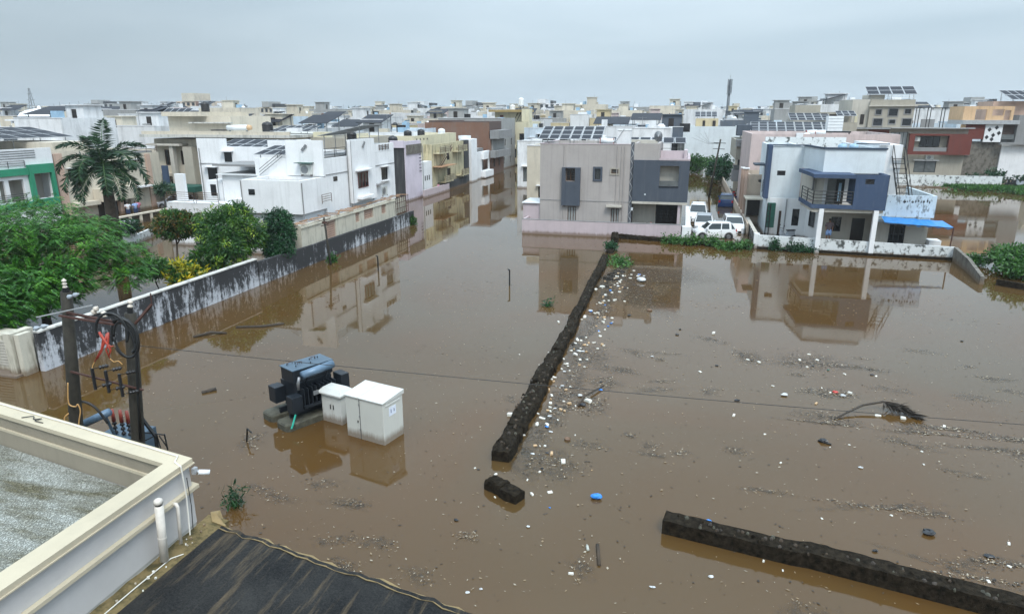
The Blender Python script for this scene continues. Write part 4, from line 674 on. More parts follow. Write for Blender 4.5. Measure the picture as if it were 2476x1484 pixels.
# dark painted letters, worn away (illegible in the photograph)
for i,(u,hh,ww) in enumerate(((15.5,.18,.05),(15.62,.12,.05),(15.8,.3,.2),(16.05,.16,.08),(16.2,.34,.06),(16.35,.22,.16),(16.58,.3,.1),(16.75,.2,.12),(16.95,.34,.07),(17.1,.24,.13),(17.35,.34,.1),(17.5,.28,.09))):
    m=MB(); z=3.75+.05*math.sin(i*2.1); m.box(u,u+ww,55.19,55.197,z,z+hh*.4); m.box(u+ww*.3,u+ww*.6,55.186,55.1895,z-hh*.2,z+hh*.7); m.build('worn_letter','soot_black',lt)
tpz=empty('blue_tarp',(16.5,54.5,0),'bright blue tarpaulin awning stretched in front of the low terrace block','awning')
m=MB(); n=14; a=[];c_=[]
for i in range(n+1):
    t=i/n; a.append((14.45+4.1*t,55.1,2.66-.2*t+.02*math.sin(i*1.9))); c_.append((14.3+4.5*t,53.5,2.46-.24*t+.025*math.sin(i*2.3+1)))
for i in range(n): m.quad(c_[i],c_[i+1],a[i+1],a[i]); m.quad((c_[i][0],c_[i][1],c_[i][2]-.1-.04*math.sin(i*3)),(c_[i+1][0],c_[i+1][1],c_[i+1][2]-.1-.04*math.sin((i+1)*3)),c_[i+1],c_[i])
m.build('tarp','tarp_blue',tpz); m=MB(); m.tube([(18.75,53.45,-.6),(18.8,53.45,2.25)],.045,6); m.build('post','rusty_steel',tpz); m=MB(); m.tube([(14.2,53.5,2.4),(18.85,53.5,2.18)],.03,5); m.build('pole','black_steel',tpz)
part(lt,'side_ramp','white_paint',[(17.9,18.7,55.0,56.0,-.3,1.0)])
# ladder stairs
ls=empty('ladder_stair',(15.6,56,3.35),'black steel ladder stair leading from the low terrace up to the white upper roof','ladder')
for dx in (0,.82): m=MB(); m.tube([(15.66+dx,55.75,3.4),(15.2+dx,57.5,6.9)],.05,5); m.tube([(15.66+dx,55.75,4.2),(15.2+dx,57.5,7.75)],.03,5); m.build('stringer','black_steel',ls)
for k in range(10): t=(k+.5)/10; m=MB(); x=15.66-.46*t; y=55.75+1.75*t; z=3.4+3.5*t; m.box(x,x+.82,y-.09,y+.09,z-.02,z+.02); m.build('rung','black_steel',ls)
for t in (0,.33,.66,1):
    for dx in (0,.82): x=15.66-.46*t+dx; y=55.75+1.75*t; z=3.4+3.5*t; m=MB(); m.tube([(x,y,z),(x,y,z+.85)],.022,5); m.build('baluster','black_steel',ls)
# mouldy compound wall, side fence
cw=empty('compound_wall',(12,53.5,0),'white compound wall with black mould and moss along the water below the blue and white house','wall')
m=MB(); m.prism([(5.85,54.05),(18.95,53.0),(18.97,53.2),(5.87,54.25)],-.6,[1.05,.92,.92,1.05]); m.build('wall_body','mouldy_white',cw); m=MB(); m.prism([(5.8,53.7),(18.9,52.75),(18.95,52.99),(5.85,54.04)],-.6,.17); m.build('dark_footing','wet_soil',cw)
fw=empty('panel_fence',(5.7,58,0),'white panelled fence with dark slots running from the street to the compound wall','fence')
for k in range(7): ya=54.6+k*1.25; part(fw,'fence_panel','white_paint',[(5.72,5.82,ya+.08,ya+1.2,-.3,.95)]); part(fw,'slot','frame_dark',[(5.705,5.717,ya+.35,ya+.5,.15,.75)]); part(fw,'slot','frame_dark',[(5.705,5.717,ya+.75,ya+.9,.15,.75)]); part(fw,'fence_post','black_steel',[(5.68,5.84,ya-.05,ya+.07,-.6,1.0)])
part(fw,'coping','light_beige',[(5.62,5.9,54.5,63.4,1.003,1.07)]); part(fw,'gate_pillar','white_paint',[(5.55,5.95,54.1,54.45,-.6,1.15)])
# dark end wall going to the right and the white roof slab behind are water; dark end wall:
long_wall('boundary_wall','short dark grey wall leaving the corner of the compound wall towards the bushes on the right',[(18.95,52.9),(18.6,49.3),(18.0,45.4)],[.95,.8,.5],'old_concrete',thick=.22)
long_wall('boundary_wall','dark broken wall stub under the bushes at the right edge of the plot',[(18.9,45.6),(20.5,44.3),(23,42.6)],[.35,.32,.3],'wet_soil',thick=.4,jag=.04)
# ---- house behind the blue one, street side
b2=empty('beige_terrace_house',(10,68,0),'long beige flat-roofed house behind the blue and white house, with solar panels on top','house')
shell(b2,6.2,19.5,72,84,-.6,8.1,7.6,'t_pink')
part(b2,'roof_shrine','white_paint',[(10.3,10.9,71.7,71.95,7.2,8.2)])
shell(b2,5.75,8.2,66.4,71.9,-.6,4.6,4.2,'beige_paint',S_=[(6.7,7.0,3.9,4.2)]); part(b2,'pillar','pinkish_trim',[(5.5,5.74,66.2,66.6,-.6,5.1),(5.5,5.74,69.0,69.3,-.6,4.9),(5.5,5.74,71.2,71.5,-.6,4.8)]); part(b2,'pillar_cap','white_paint',[(5.42,5.82,66.1,66.7,5.103,5.2),(5.42,5.82,68.9,69.4,4.903,5.0),(5.42,5.82,71.1,71.6,4.803,4.9)])
part(b2,'porch_roof','cream_paint',[(5.5,7.6,63.6,66.2,2.6,2.72)]); part(b2,'porch_shade_panel','door_dark',[(5.75,7.4,65.9,66.1,.9,2.6)]); part(b2,'compound_wall','beige_paint',[(5.5,5.65,60,90,-.6,1.0)]); part(b2,'porch_post','light_beige',[(5.52,5.64,63.7,63.82,1.003,2.6)])  # dark panel under the porch roof stands in for the shade there
rail(b2,(6.9,62.3,3.2),(6.9,64.6,3.2),1.1,5)
part(b2,'side_canopy','slate_paint',[(6.0,6.9,63.5,65.5,5.6,5.75)])
b3=empty('grey_balcony_house',(8,88,0),'house with dark grey balcony boxes along the street behind the parked cars','house')
shell(b3,7.2,16,88,100,-.6,7.3,6.8,'t_cream'); shell(b3,5.75,7.19,84.5,96,4.8,7.0,6.7,'olive_beige'); part(b3,'grey_canopy','grey_cement',[(5.7,8.6,84.2,86,6.3,7.1)]); part(b3,'balcony_box','grey_cement',[(5.5,8.6,84.3,86.5,2.3,3.6)]); part(b3,'rear_wall','cream_paint',[(5.9,8.7,87.5,87.7,-.6,6.3)])
part(b3,'balcony_door','frame_dark',[(6.1,6.7,87.4,87.49,3.62,5.8)]); part(b3,'balcony_window','glass_dark',[(7.9,8.2,87.4,87.49,3.8,5.8)]); part(b3,'glass_rail','shade_pane',[(5.55,8.5,84.35,84.4,3.61,4.2)]); part(b3,'column','cream_paint',[(5.75,6.0,84.6,84.8,3.61,6.29)])
part(b3,'stair_box','slate_paint',[(6.2,7.9,92,95,7.3,8.6)]); part(b3,'compound_wall','beige_paint',[(5.5,5.65,90.5,118,-.6,1.0)])
solar(12.5,93,6.9,9.5,5,.9,2.1,9,4,R(-4),'wide dark tilted solar array above the grey balcony house'); solar(9.2,97,6.8,3.2,3.5,1.1,1.9,3,3,R(-4),'smaller dark solar array left of the wide one above the grey balcony house')
tank(11.4,72.9,7.6,.0+.32,.01+.6,'tank_white','small white drum tank on the beige terrace house roof')
for i,(x,lab) in enumerate(((12.2,'white solar heater drum, left of two on the beige terrace house roof'),(13.0,'white solar heater drum, right of two on the beige terrace house roof'))):
    wh=empty('water_heater',(x,75,7.6),lab,'water heater'); m=MB(); m.tube([(x-.5,75,8.15),(x+.45,75,8.2)],.24,14); m.build('drum','tank_white',wh,True); m=MB(); m.tube([(x-.55,75,8.145),(x-.49,75,8.15)],.26,14); m.build('red_band','red_plastic',wh); part(wh,'stand','rusty_steel',[(x-.4,x-.34,74.95,75.05,7.6,8.0),(x+.3,x+.36,74.95,75.05,7.6,8.0)])
c=empty('roof_cistern',(14.2,76,7.6),'large square pale tank on a dark platform on the beige terrace house roof','cistern'); part(c,'body','tank_white',[(13.7,15.1,75.6,77,8.3,9.75)]); part(c,'platform','frame_dark',[(13.4,15.9,75.4,77.2,8.15,8.297),(13.5,13.6,75.5,75.6,7.6,8.147),(15.7,15.8,75.5,75.6,7.6,8.147)]); part(c,'ribs','galv',[(13.68,15.12,75.57,75.597,8.6+.3*k,8.64+.3*k) for k in range(4)])
tank(12.25,60.5,6.75,.35,.95,'tank_blue','left of two blue-grey drums on the roof of the blue and white house'); tank(13.1,60.5,6.75,.35,.95,'tank_blue','right of two blue-grey drums on the roof of the blue and white house')
# ---- big pale wall block closing the street and street pole
bw=empty('pale_block',(4,147,0),'large plain pale blue-white block closing the end of the street','building'); shell(bw,-1.7,10.4,147,162,-.6,7.5,7.0,'pale_blue'); part(bw,'top_room','t_yellow',[(1.6,6.1,150,156,7.0,9.0)]); part(bw,'door','door_dark',[(3.0,3.5,149.9,149.99,7.2,8.6),(5.0,5.6,149.9,149.99,7.2,8.6)])
solar(3.6,152,9.0,4.5,3,.4,1.4,4,3,0,'solar array standing on the top room of the pale block')
r_=empty('utility_pole',(3.1,87.4,-.6),'dark street pole with crossarms standing in the flooded street','pole'); m=MB(); m.tube([(3.1,87.4,-.6),(4.0,87.4,7.0)],[.14,.1],7); m.build('shaft','pole_concrete',r_,True)
for z in (6.6,5.9): m=MB(); x=3.1+.9*(z+.6)/7.6; m.tube([(x-.7,87.4,z),(x+.7,87.4,z-.05)],.04,5); m.build('crossarm','black_steel',r_)
for k in range(4): m=MB(); m.tube([(3.95,87.4,6.5),(3.4,110,6.0-.5+.1*k),(1+k*.8,146,5.3+.4*k)],.018,4); tag(m.build('street_wire','rubber_black'),'%s of four thin street wires sagging from the street pole towards the pale block'%('lowest left','second','third','highest right')[k],'wire','wires from the street pole')
# ================================================================ left side houses
w_=empty('white_house_complex',(-30,50,0),'large bright white house complex with red-framed windows, fins and terraces left of the flooded plot','house')
EX=-26.1
# south box, towers, terraces
shell(w_,-30.9,EX,42.5,45.98,3.1,5.45,5.2,'white_bright',roofmat='roof_pale')
part(w_,'lower_wall','white_paint',[(-30.9,EX-.25,42.9,45.98,-.6,3.09)])
m=MB(); m.slab('x',EX,-.22,46.0,58.7,-.6,6.75,[(50.6,52.5,4.10,5.40),(55.82,57.2,4.28,5.38)]); m.slab('y',46.0,.22,-32.0,EX-.22,-.6,6.75,[(-27.8,-26.62,4.5,5.45)]); m.slab('y',58.7,-.22,-40,EX-.22,-.6,6.75); m.build('wall','white_bright',w_)
part(w_,'roof','grey_cement',[(-36,EX-.23,46.23,58.4,6.05,6.2)])
part(w_,'fin','white_bright',[(-29.1,-26.05,45.75,45.99,5.5,8.1),(-26.098,-25.8,49.7,54.05,3.0,8.0),(-26.098,-25.95,49.72,54.03,6.76,7.95),(-29.1,-28.8,46.0,49,6.76,8.05)])
part(w_,'parapet','white_bright',[(EX-.25,EX,54.06,58.7,6.76,7.45),(-29,EX-.26,58.45,58.7,6.76,7.4)])
part(w_,'fin_shadow_line','grey_cement',[(-25.795,-25.78,49.7,49.76,2.9,8.0)])  # thin grey strip imitates a shadow line along the fin edge
window(w_,'y',46.0,1,-27.8,-26.62,4.5,5.45,'frame_red','curtain_pane',4,bars=0,sill=.12); window(w_,'x',EX,-1,50.6,52.5,4.10,5.40,'frame_red','glass_dark',3,bars=6,name='window'); window(w_,'x',EX,-1,55.82,57.2,4.28,5.38,'frame_dark','glass_dark',1,hood=.35,sill=.25)
m=MB(); m.slab('x',-25.80,.001,50.5,52.6,4.0,5.5); 
part(w_,'window_hood','white_paint',[(-25.798,-25.45,50.3,52.9,5.5,5.6)]); part(w_,'window_sill','white_bright',[(-25.798,-25.35,50.4,52.8,3.25,3.45)])
part(w_,'fin_window','glass_dark',[(-25.798,-25.78,50.65,52.45,4.12,5.38)]); 
for k in range(4): part(w_,'fin_window_bar','frame_red',[(-25.778,-25.74,50.65+.58*k,50.72+.58*k,4.12,5.38)])
for z in (4.12,5.32): part(w_,'fin_window_bar','frame_red',[(-25.778,-25.745,50.65,52.46,z,z+.06)])
# small diamond grilles
for (x,y,z,ax) in ((-27.6,45.70,7.45,'y'),(-25.75,51.8,7.45,'x')):
    for k in range(2):
        m=MB(); s_=.16; o=k*.22
        if ax=='y': m.add([(x+o-s_,y,z+o-.05),(x+o,y,z+o+s_),(x+o+s_,y,z+o+.05),(x+o,y,z+o-s_)],[(0,1,2,3)])
        else: m.add([(x,y+o-s_,z+o-.05),(x,y+o,z+o+s_),(x,y+o+s_,z+o+.05),(x,y+o,z+o-s_)],[(0,1,2,3)])
        o_=m.build('diamond_grille','steel_grey',w_); sm=o_.modifiers.new('s','SOLIDIFY'); sm.thickness=.06
# railings and grilles
rail(w_,(EX-.1,46.1,6.77),(EX-.1,49.6,6.77),.7,3); rail(w_,(-25.75,44.7,3.6),(-25.75,46.1,3.6),.65,4,mt='frame_brown')
part(w_,'balcony_grille','frame_brown',[(EX+.003,EX+.05,55.5,57.5,7.0+.15*k,7.03+.15*k) for k in range(3)]+[(EX+.051,EX+.08,55.5+.65*k,55.56+.65*k,6.9,7.4) for k in range(4)])
ac_unit(-27.4,45.55,5.62,.95,.72,.32,'y','air conditioner under a small green tin roof on the white house tower'); part(w_,'tin_roof','tarp_green',[(-28.1,-26.8,45.1,45.74,6.46,6.5)])
ac_unit(EX+.02,56.3,2.95,1.1,.75,.3,'x','dark-fronted air conditioner low on the east wall of the white house')
for y,z in ((49.55,7.9),(53.9,7.0),(42.62,5.3)): m=MB(); m.tube([(EX+.06 if y>43 else EX+.03,y,z),(EX+.06 if y>43 else EX+.03,y,2.8)],.04,6); m.build('drain_pipe','grey_cement',w_)
# west wing
m=MB(); m.slab('y',50.0,.22,-40.2,-28.8,-.6,7.35,[(-34.9,-33.8,4.7,5.05)]); m.build('west_wall','white_bright',w_); part(w_,'west_roof','grey_cement',[(-40.2,-29,50.3,58.4,6.4,6.55)]); part(w_,'west_side_wall','white_bright',[(-40.2,-39.98,50.23,58.4,-.6,7.2)]); part(w_,'window','glass_dark',[(-34.9,-33.8,50.12,50.16,4.7,5.05)])
part(w_,'tin_roof_block','white_paint',[(-35.2,-32.01,46.2,49.98,-.6,5.35)]); part(w_,'tin_roof','tin_white',[(-35.5,-31.9,45.9,49.98,5.40,5.47)]); part(w_,'block_fin','white_paint',[(-36.9,-35.4,46.4,48.5,3.2,4.9)]); part(w_,'block_window','glass_dark',[(-36.5,-36.0,46.36,46.39,3.7,4.6)])
part(w_,'stair_block','white_bright',[(-32.2,-30.92,43.2,45.98,-.6,3.95)]); part(w_,'vent_hole','frame_dark',[(-31.7+.3*i,-31.62+.3*i,43.18,43.197,3.1+.3*j,3.2+.3*j) for i in range(2) for j in range(2)])
part(w_,'terrace_wall','white_paint',[(-39.2,-32.3,44.5,46.1,-.6,3.35)]); rail(w_,(-39.0,44.4,3.36),(-36.6,44.4,3.36),.8,5,mt='frame_brown'); rail(w_,(-36.4,44.4,3.36),(-34.4,44.4,3.36),.8,5,mt='frame_brown')
part(w_,'gate_pillar','white_bright',[(-38.6,-37.8,45.0,45.3,-.6,5.5)]); part(w_,'stair_rail','black_steel',[(-30.2,-30.1,46.1,46.2,5.5,5.5)])
for k in range(3): m=MB(); m.tube([(-31.4,45.6,5.5+.22*k),(-29.5,45.9,6.9+.22*k)],.02,5); m.build('stair_rail','black_steel',w_)
solar(-30.5,47.8,6.2,3.6,3,.8,1.35,4,2,R(0),'solar array on the white house roof beside the tower fin'); solar(-28.3,55.0,6.2,5.0,4.2,2.0,2.9,5,3,R(-90+4),'raised dark solar array standing over the middle of the white house roof'); solar(-36.2,52.5,6.4,6.8,3.4,.7,1.4,6,2,R(0),'long low solar array behind the west wall of the white house')
tank(-28.2,58.0,6.2,.45,1.1,'tank_green','dark green water tank on the far end of the white house roof')
tank(-34.0,66,7.0,.5,1.25,'tank_black','black water tank on the roof between the white house and the lilac house')
part(w_,'west_parapet_step','white_bright',[(-40.2,-37.4,50.0,50.2,7.353,8.0),(-33.4,-31.9,50.0,50.2,7.353,7.9)]); part(w_,'string_course','grey_cement',[(-40.1,-35.6,49.94,49.997,5.9,5.96),(EX+.003,EX+.05,46.1,49.6,5.55,5.6),(EX+.003,EX+.05,54.2,58.6,5.62,5.67)])
for a in ((-39.4,-38.5,4.6,5.6),(-37.6,-36.9,6.1,6.9)): part(w_,'window','glass_dark',[(a[0],a[1],49.95,49.995,a[2],a[3])]); part(w_,'window_hood','white_paint',[(a[0]-.2,a[1]+.2,49.5,49.997,a[3]+.05,a[3]+.13)])
part(w_,'block_door','door_dark',[(-33.6,-32.9,46.14,46.18,3.36,5.0)]); part(w_,'ventilator','glass_dark',[(EX+.003,EX+.03,47.2,47.8,5.0,5.35),(-30.3,-29.8,42.46,42.495,4.4,4.8)]); part(w_,'balcony_slab','grey_cement',[(EX+.003,EX+.45,54.3,55.5,4.0,4.1)])
for x,z in ((-30.86,5.4),(-35.6,5.3),(-40.0,7.2)): m=MB(); y=42.44 if x>-31 else (46.1 if x>-36 else 49.93); m.tube([(x,y,z),(x,y,1)],.035,6); m.build('drain_pipe','grey_cement',w_)
# lattice enclosure with plank roof
lc=empty('lattice_enclosure',(-25.0,50,0),'cream side enclosure with pierced lattice screens under a loose plank roof along the white house','enclosure')
holes=[(43.6,45.0,1.15,2.45),(48.2,48.9,1.7,2.5),(49.7,51.4,1.7,2.55),(53.0,53.9,1.7,2.5),(56.2,57.4,1.5,2.5)]
m=MB(); m.slab('x',-24.95,-.18,40.2,55.9,-.6,2.72,holes); m.slab('y',40.2,.18,EX+.01,-25.14,-.6,2.72); m.build('wall','lattice_cream',lc)
for (a,b,c_,d_) in holes[:4]:
    m=MB(); nu=max(3,int((b-a)/.16)); nv=int((d_-c_)/.16)
    for i in range(nu): u=a+(b-a)*(i+.5)/nu; m.box(-25.06,-25.02,u-.022,u+.022,c_,d_)
    for j in range(nv): v=c_+(d_-c_)*(j+.5)/nv; m.box(-25.055,-25.025,a,b,v-.022,v+.022)
    m.build('lattice_screen','pinkish_trim',lc)
part(lc,'room_shade_sheet','door_dark',[(-25.4,-25.3,40.6,55.5,0,2.6)]); part(lc,'cornice','lattice_cream',[(-24.945,-24.88,40.2,55.9,2.5,2.58),(-24.945,-24.90,40.2,55.9,.9,.96)])  # dark sheet behind the screens stands in for the unlit space inside
m=MB()
for i in range(7): y=55.95+i*.48; m.box(-24.98,-24.94,y,y+.04,1.2,2.7)
for z in (1.2,1.7,2.2,2.66): m.box(-24.975,-24.945,55.95,59.0,z,z+.04)
m.build('wire_cage','rusty_steel',lc); m=MB(); m.box(-25.3,-25.26,56,58.9,1.2,2.6); m.build('brick_screen','lattice_cream',lc)
for i in range(46):
    y=40.1+i*.41; a=random.uniform(-.5,.5); L_=random.uniform(.8,1.35); z=2.74+random.uniform(0,.07); x=-25.45+random.uniform(-.2,.2)
    m=MB(); m.box(x-L_/2,x+L_/2,y-.06,y+.06,z,z+.03,rot=a+(math.pi/2 if random.random()<.45 else 0)); m.build('plank','plank_wood',lc)
# near-left block at the end of the wall, gate post
nb=empty('gate_house',(-25.5,19,0),'small cream block with a louvred panel at the near end of the boundary wall','building')
part(nb,'wall','lattice_cream',[(-28.6,-25.5,19.5,20.3,-.6,1.55),(-25.4,-25.05,19.2,20.2,-.6,1.75),(-24.98,-24.75,19.3,19.85,-.6,1.7)]); part(nb,'louvre','light_beige',[(-26.6,-25.7,19.46,19.49,.3+.12*k,.38+.12*k) for k in range(9)]); part(nb,'footing','grey_cement',[(-28.6,-24.9,19.0,19.45,-.6,.08)])
gp=empty('gate_post',(-27.2,18.2,0),'dark leaning steel post standing in the water at the left edge of the picture','post'); m=MB(); m.tube([(-26.7,18.4,-.6),(-27.15,18.3,2.2)],.09,8); m.build('shaft','black_steel',gp,True)
# ---- green and white house, beige house with fence
gh=empty('green_white_house',(-57,48,0),'white house with green-framed balcony openings at the left edge','house')
X0=-57.
m=MB(); m.slab('x',X0,-.25,40,51.2,-.6,7.0,[(44.5,47.9,2.5,4.4),(48.8,50.6,2.55,4.75)]); m.slab('y',40,.25,-68,X0-.25,-.6,7.0); m.slab('y',51.2,-.25,-68,X0-.25,-.6,6.6); m.build('wall','white_paint',gh); part(gh,'roof','grey_cement',[(-68,X0-.26,40.3,50.9,6.2,6.35)])
part(gh,'green_band','green_paint',[(X0+.003,X0+.22,42,48.4,4.75,5.35),(X0+.003,X0+.3,48.42,50.95,4.80,5.60),(X0+.003,X0+.3,48.42,50.95,1.9,2.5),(X0+.003,X0+.3,48.42,48.8,2.505,4.795),(X0+.003,X0+.3,50.62,50.95,2.505,4.795),(X0+.003,X0+.22,42,48.4,1.9,2.4)])
part(gh,'recess_wall','light_beige',[(X0-1.6,X0-1.4,42,51,2,5)]); part(gh,'column','white_paint',[(X0-.2,X0+.0,45.4,45.6,2.5,4.4),(X0-.2,X0,46.1,46.5,2.5,4.4)])
window(gh,'x',X0-1.4,-1,48.9,50.0,2.9,4.6,'frame_dark','glass_dark',2); rail(gh,(X0+.05,45.2,2.45),(X0+.05,47.9,2.45),.7,4); rail(gh,(X0+.05,42,5.4),(X0+.05,48.3,5.4),.6,3)
m=MB(); m.tube([(X0-.1,47.3+.35*math.cos(t*math.pi/8),6.55+.35*math.sin(t*math.pi/8)) for t in range(17)],.03,5); m.build('ring_ornament','black_steel',gh); part(gh,'parapet_bars','black_steel',[(X0+.003,X0+.04,45.6,49.5,6.2+.2*k,6.24+.2*k) for k in range(4)])
solar(-63.5,50.0,6.2,14,6,1.6,2.5,8,3,R(85),'long dark canopy of solar panels above the green and white house')
tank(-62,48,6.2,.8,1.1,'tank_black','squat black water tank on the roof of the green and white house')
bh=empty('beige_house',(-57,57,0),'beige and pinkish two-storey house behind the palm tree','house')
m=MB(); m.slab('x',X0-.3,-.25,51.4,59.5,-.6,6.6,[(52.9,55.0,3.7,4.85)]); m.slab('y',51.4,.25,-68,X0-.55,-.6,6.6); m.slab('y',64.5,-.25,-68,X0-.25,-.6,6.2); m.slab('x',X0,-.25,59.6,64.5,-.6,5.9,[(59.9,61.2,4.2,5.2)]); m.build('wall','cream_paint',bh); part(bh,'roof','grey_cement',[(-67.9,X0-.56,51.7,64.2,5.9,6.05)])
window(bh,'x',X0-.3,-1,52.9,55.0,3.7,4.85,'frame_dark','glass_dark',3,hood=.4); window(bh,'x',X0,-1,59.9,61.2,4.2,5.2,'frame_dark','glass_dark',2,hood=.4)
part(bh,'pilaster','pinkish_trim',[(X0-.297,X0-.05,51.4,52.3,-.6,6.4),(X0+.003,X0+.2,62.4,63.0,-.6,5.8),(X0+.3,X0+.7,57.5,57.9,-.6,2.7)]); part(bh,'balcony','cream_paint',[(X0-.297,X0+1.1,55.3,59.5,1.5,2.75),(X0-.297,X0+.6,52.5,55.2,1.3,1.7)]); part(bh,'slab','white_paint',[(X0+.003,X0+.9,59.6,62.3,2.4,2.55)])
part(bh,'porch_shade_sheet','door_dark',[(X0-.29,X0-.27,55.6,59.2,-.6,1.45)]); part(bh,'upper_wall','cream_paint',[(-66,X0-.6,52,56,6.06,7.4)]); rail(bh,(X0+.05,59.6,5.95),(X0+.05,64.3,5.95),.8,4,mt='rusty_steel')  # thin dark sheet on the wall imitates the shade under the balcony
part(bh,'blue_shutter','blue_paint',[(-56.97,-56.3,64.6,64.9,1.8,4.4)])
fe=empty('beige_fence',(-50,54,0),'beige masonry fence with brown infill panels in front of the beige house','fence')
part(fe,'coping','cream_paint',[(-50.15,-49.8,50.3,57.0,.78,.92)]); part(fe,'post','cream_paint',[(-50.1,-49.85,50.3+1.32*k,50.6+1.32*k,-.6,.777) for k in range(6)]); 
for k in range(5): part(fe,'infill_panel','wood_dark',[(-50.02,-49.94,50.61+1.32*k,51.61+1.32*k,-.2,.775)])
tag(part(fe,'base_wall','cream_paint',[(-49.84,-49.6,50.4,57,-.6,-.02)]))
lw=empty('low_white_wall',(-43,48,0),'low stained white wall and stub behind the gulmohar and mango trees','wall'); m=MB(); m.prism([(-42.3,42.8),(-42.0,42.6),(-41.2,43.2),(-41.5,43.4)],-.6,2.0); m.prism([(-42.0,43.6),(-41.8,43.5),(-46.5,55.5),(-46.8,55.6)],-.6,.75); m.build('wall_body','mouldy_white',lw)
# ---- big cream house
ch=empty('cream_house',(-52,66,0),'large cream house with wide roof slab and tall columns behind the white house','house')
shell(ch,-60.0,-46.0,67.5,80,-.6,7.2,7.0,'cream_paint',S_=[(-58.8,-57.3,4.2,6.0),(-56.6,-55.9,4.3,5.9),(-51.7,-50.0,5.0,6.15),(-58.5,-57.0,.2,2.6),(-55.8,-54.8,.3,2.4)])
for a in ((-58.8,-57.3,4.2,6.0,3),(-56.6,-55.9,4.3,5.9,1),(-51.7,-50.0,5.0,6.15,3),(-58.5,-57.0,.2,2.6,2),(-55.8,-54.8,.3,2.4,2)): window(ch,'y',67.5,1,*a[:4],'frame_brown','glass_dark',a[4])
part(ch,'roof_slab','coping_white',[(-60.5,-41.2,65.9,80.3,7.45,7.75)]); part(ch,'parapet','cream_paint',[(-60.3,-41.4,66.1,66.35,7.753,8.1)])
part(ch,'porch_slab','light_beige',[(-59.8,-55.4,66.0,67.48,6.5,6.72),(-52.8,-46.2,66.0,67.48,6.75,6.95)]); part(ch,'column','light_beige',[(-57.0,-56.5,66.2,66.7,-.6,6.49),(-48.8,-48.3,66.2,66.7,-.6,6.74),(-47.9,-47.5,66.2,66.7,-.6,6.74)]); part(ch,'wide_pillar','olive_beige',[(-55.1,-53.9,66.1,67.3,-.6,6.4)]); part(ch,'balcony','cream_paint',[(-59.5,-57.2,66.2,67.48,3.1,3.4),(-52.2,-49.0,66.2,67.48,4.2,5.0),(-52.2,-49.0,66.2,67.48,3.4,3.55)])
part(ch,'stair_tower','cream_paint',[(-59.8,-51.3,70,78,7.76,9.7),(-59.8,-54.4,69.0,78,9.703,10.2)]); part(ch,'tower_ledge','coping_white',[(-56.5,-51.0,69.3,69.99,8.9,9.05)]); window(ch,'y',69.999,1,-54.3,-53.3,7.9,8.85,'frame_brown','curtain_pane',2)
part(ch,'rear_wing','cream_paint',[(-46.0,-41.5,67.6,79.9,-.6,7.44)]); part(ch,'roof_box','white_paint',[(-42,-40.6,66.6,67.5,8.1,8.5)])
tank(-57.6,74,10.2,.5,1.2,'tank_black','black water tank on top of the cream house stair tower'); tank(-47.2,71,7.75,.62,1.35,'tank_black','black water tank on the cream house roof beside the white heater drum')
wh=empty('water_heater',(-48.6,67.6,8.1),'white solar heater drum with orange end caps lying on the cream house roof','water heater'); m=MB(); m.tube([(-50.3,68,8.45),(-47.7,68,8.5)],.3,14); m.build('drum','tank_white',wh,True); m=MB(); m.tube([(-47.69,68,8.5),(-47.3,68,8.51)],[.32,.25],14); m.build('end_cap','orange_cream',wh,True); part(wh,'collector','solar_cell',[(-52.2,-50.5,67.5,68.5,8.15,8.25)]); m=MB(); m.box(-50.1,-50.0,67.9,68.1,7.76,8.2); m.box(-47.9,-47.8,67.9,68.1,7.76,8.2); m.build('stand','steel_grey',wh)
solar(-44.2,72,7.76,5,3,.3,.9,5,2,0,'solar panels on the right part of the cream house roof'); shell(ch,-41.2,-35.5,70,80,-.6,7.4,7.0,'olive_beige')
part(ch,'tarp_bundle','yellow_clean',[(-41.0,-39.2,70.3,71.4,7.42,8.0)])
ga=empty('green_awning',(-52,64,0),'dark green awning over the driveway of the cream house','awning'); part(ga,'cloth','tarp_green',[(-57.3,-51.5,62.8,65.5,1.75,2.35)]); 
for x in (-57.0,-54.5,-51.8): part(ga,'post','black_steel',[(x,x+.08,62.85,62.93,-.6,1.75)])
# ---- lilac house, dirty yellow block, white fin block, brown house, yellow house
X1=-31.5
lh=empty('lilac_house',(X1,78,0),'narrow lilac house with black sooty side wall past the white house','house')
m=MB(); m.slab('x',X1,-.25,74,79,-.6,6.9); m.slab('y',79,-.25,-40,X1-.25,-.6,6.6); m.build('wall','lilac_paint',lh); part(lh,'black_side_wall','soot_black',[(-40,X1-.1,73.75,73.99,-.6,6.2)]); part(lh,'side_parapet','lilac_paint',[(-33.2,X1-.01,73.6,73.99,6.203,7.0)]); part(lh,'roof','grey_cement',[(-40,X1-.26,74,78.7,6.0,6.15)]); part(lh,'concrete_cap','old_concrete',[(X1+.003,X1+.1,74.3,79,5.4,6.5)])
part(lh,'terrace_wing','white_paint',[(-39,X1,79.05,82.5,-.6,4.2)]); part(lh,'balcony_niche','frame_dark',[(X1+.003,X1+.02,79.9+.7*k,80.2+.7*k,1.9,2.5) for k in range(3)]); part(lh,'pipe','steel_grey',[(X1+.02,X1+.08,79.3,79.36,0,6.2)]); part(lh,'ladder_bars','black_steel',[(X1+.02,X1+.05,78.2,78.9,3.2+.4*k,3.26+.4*k) for k in range(7)])
part(lh,'low_wall','mauve_light',[(X1+.6,X1+.8,77.6,86.8,-.6,.97)])
tank(-33.6,75.5,6.2,.55,1.3,'tank_black','black water tank above the lilac house')
yb=empty('dirty_yellow_block',(X1,90,0),'grimy yellow apartment block with black-stained balconies and rusty stairs','building')
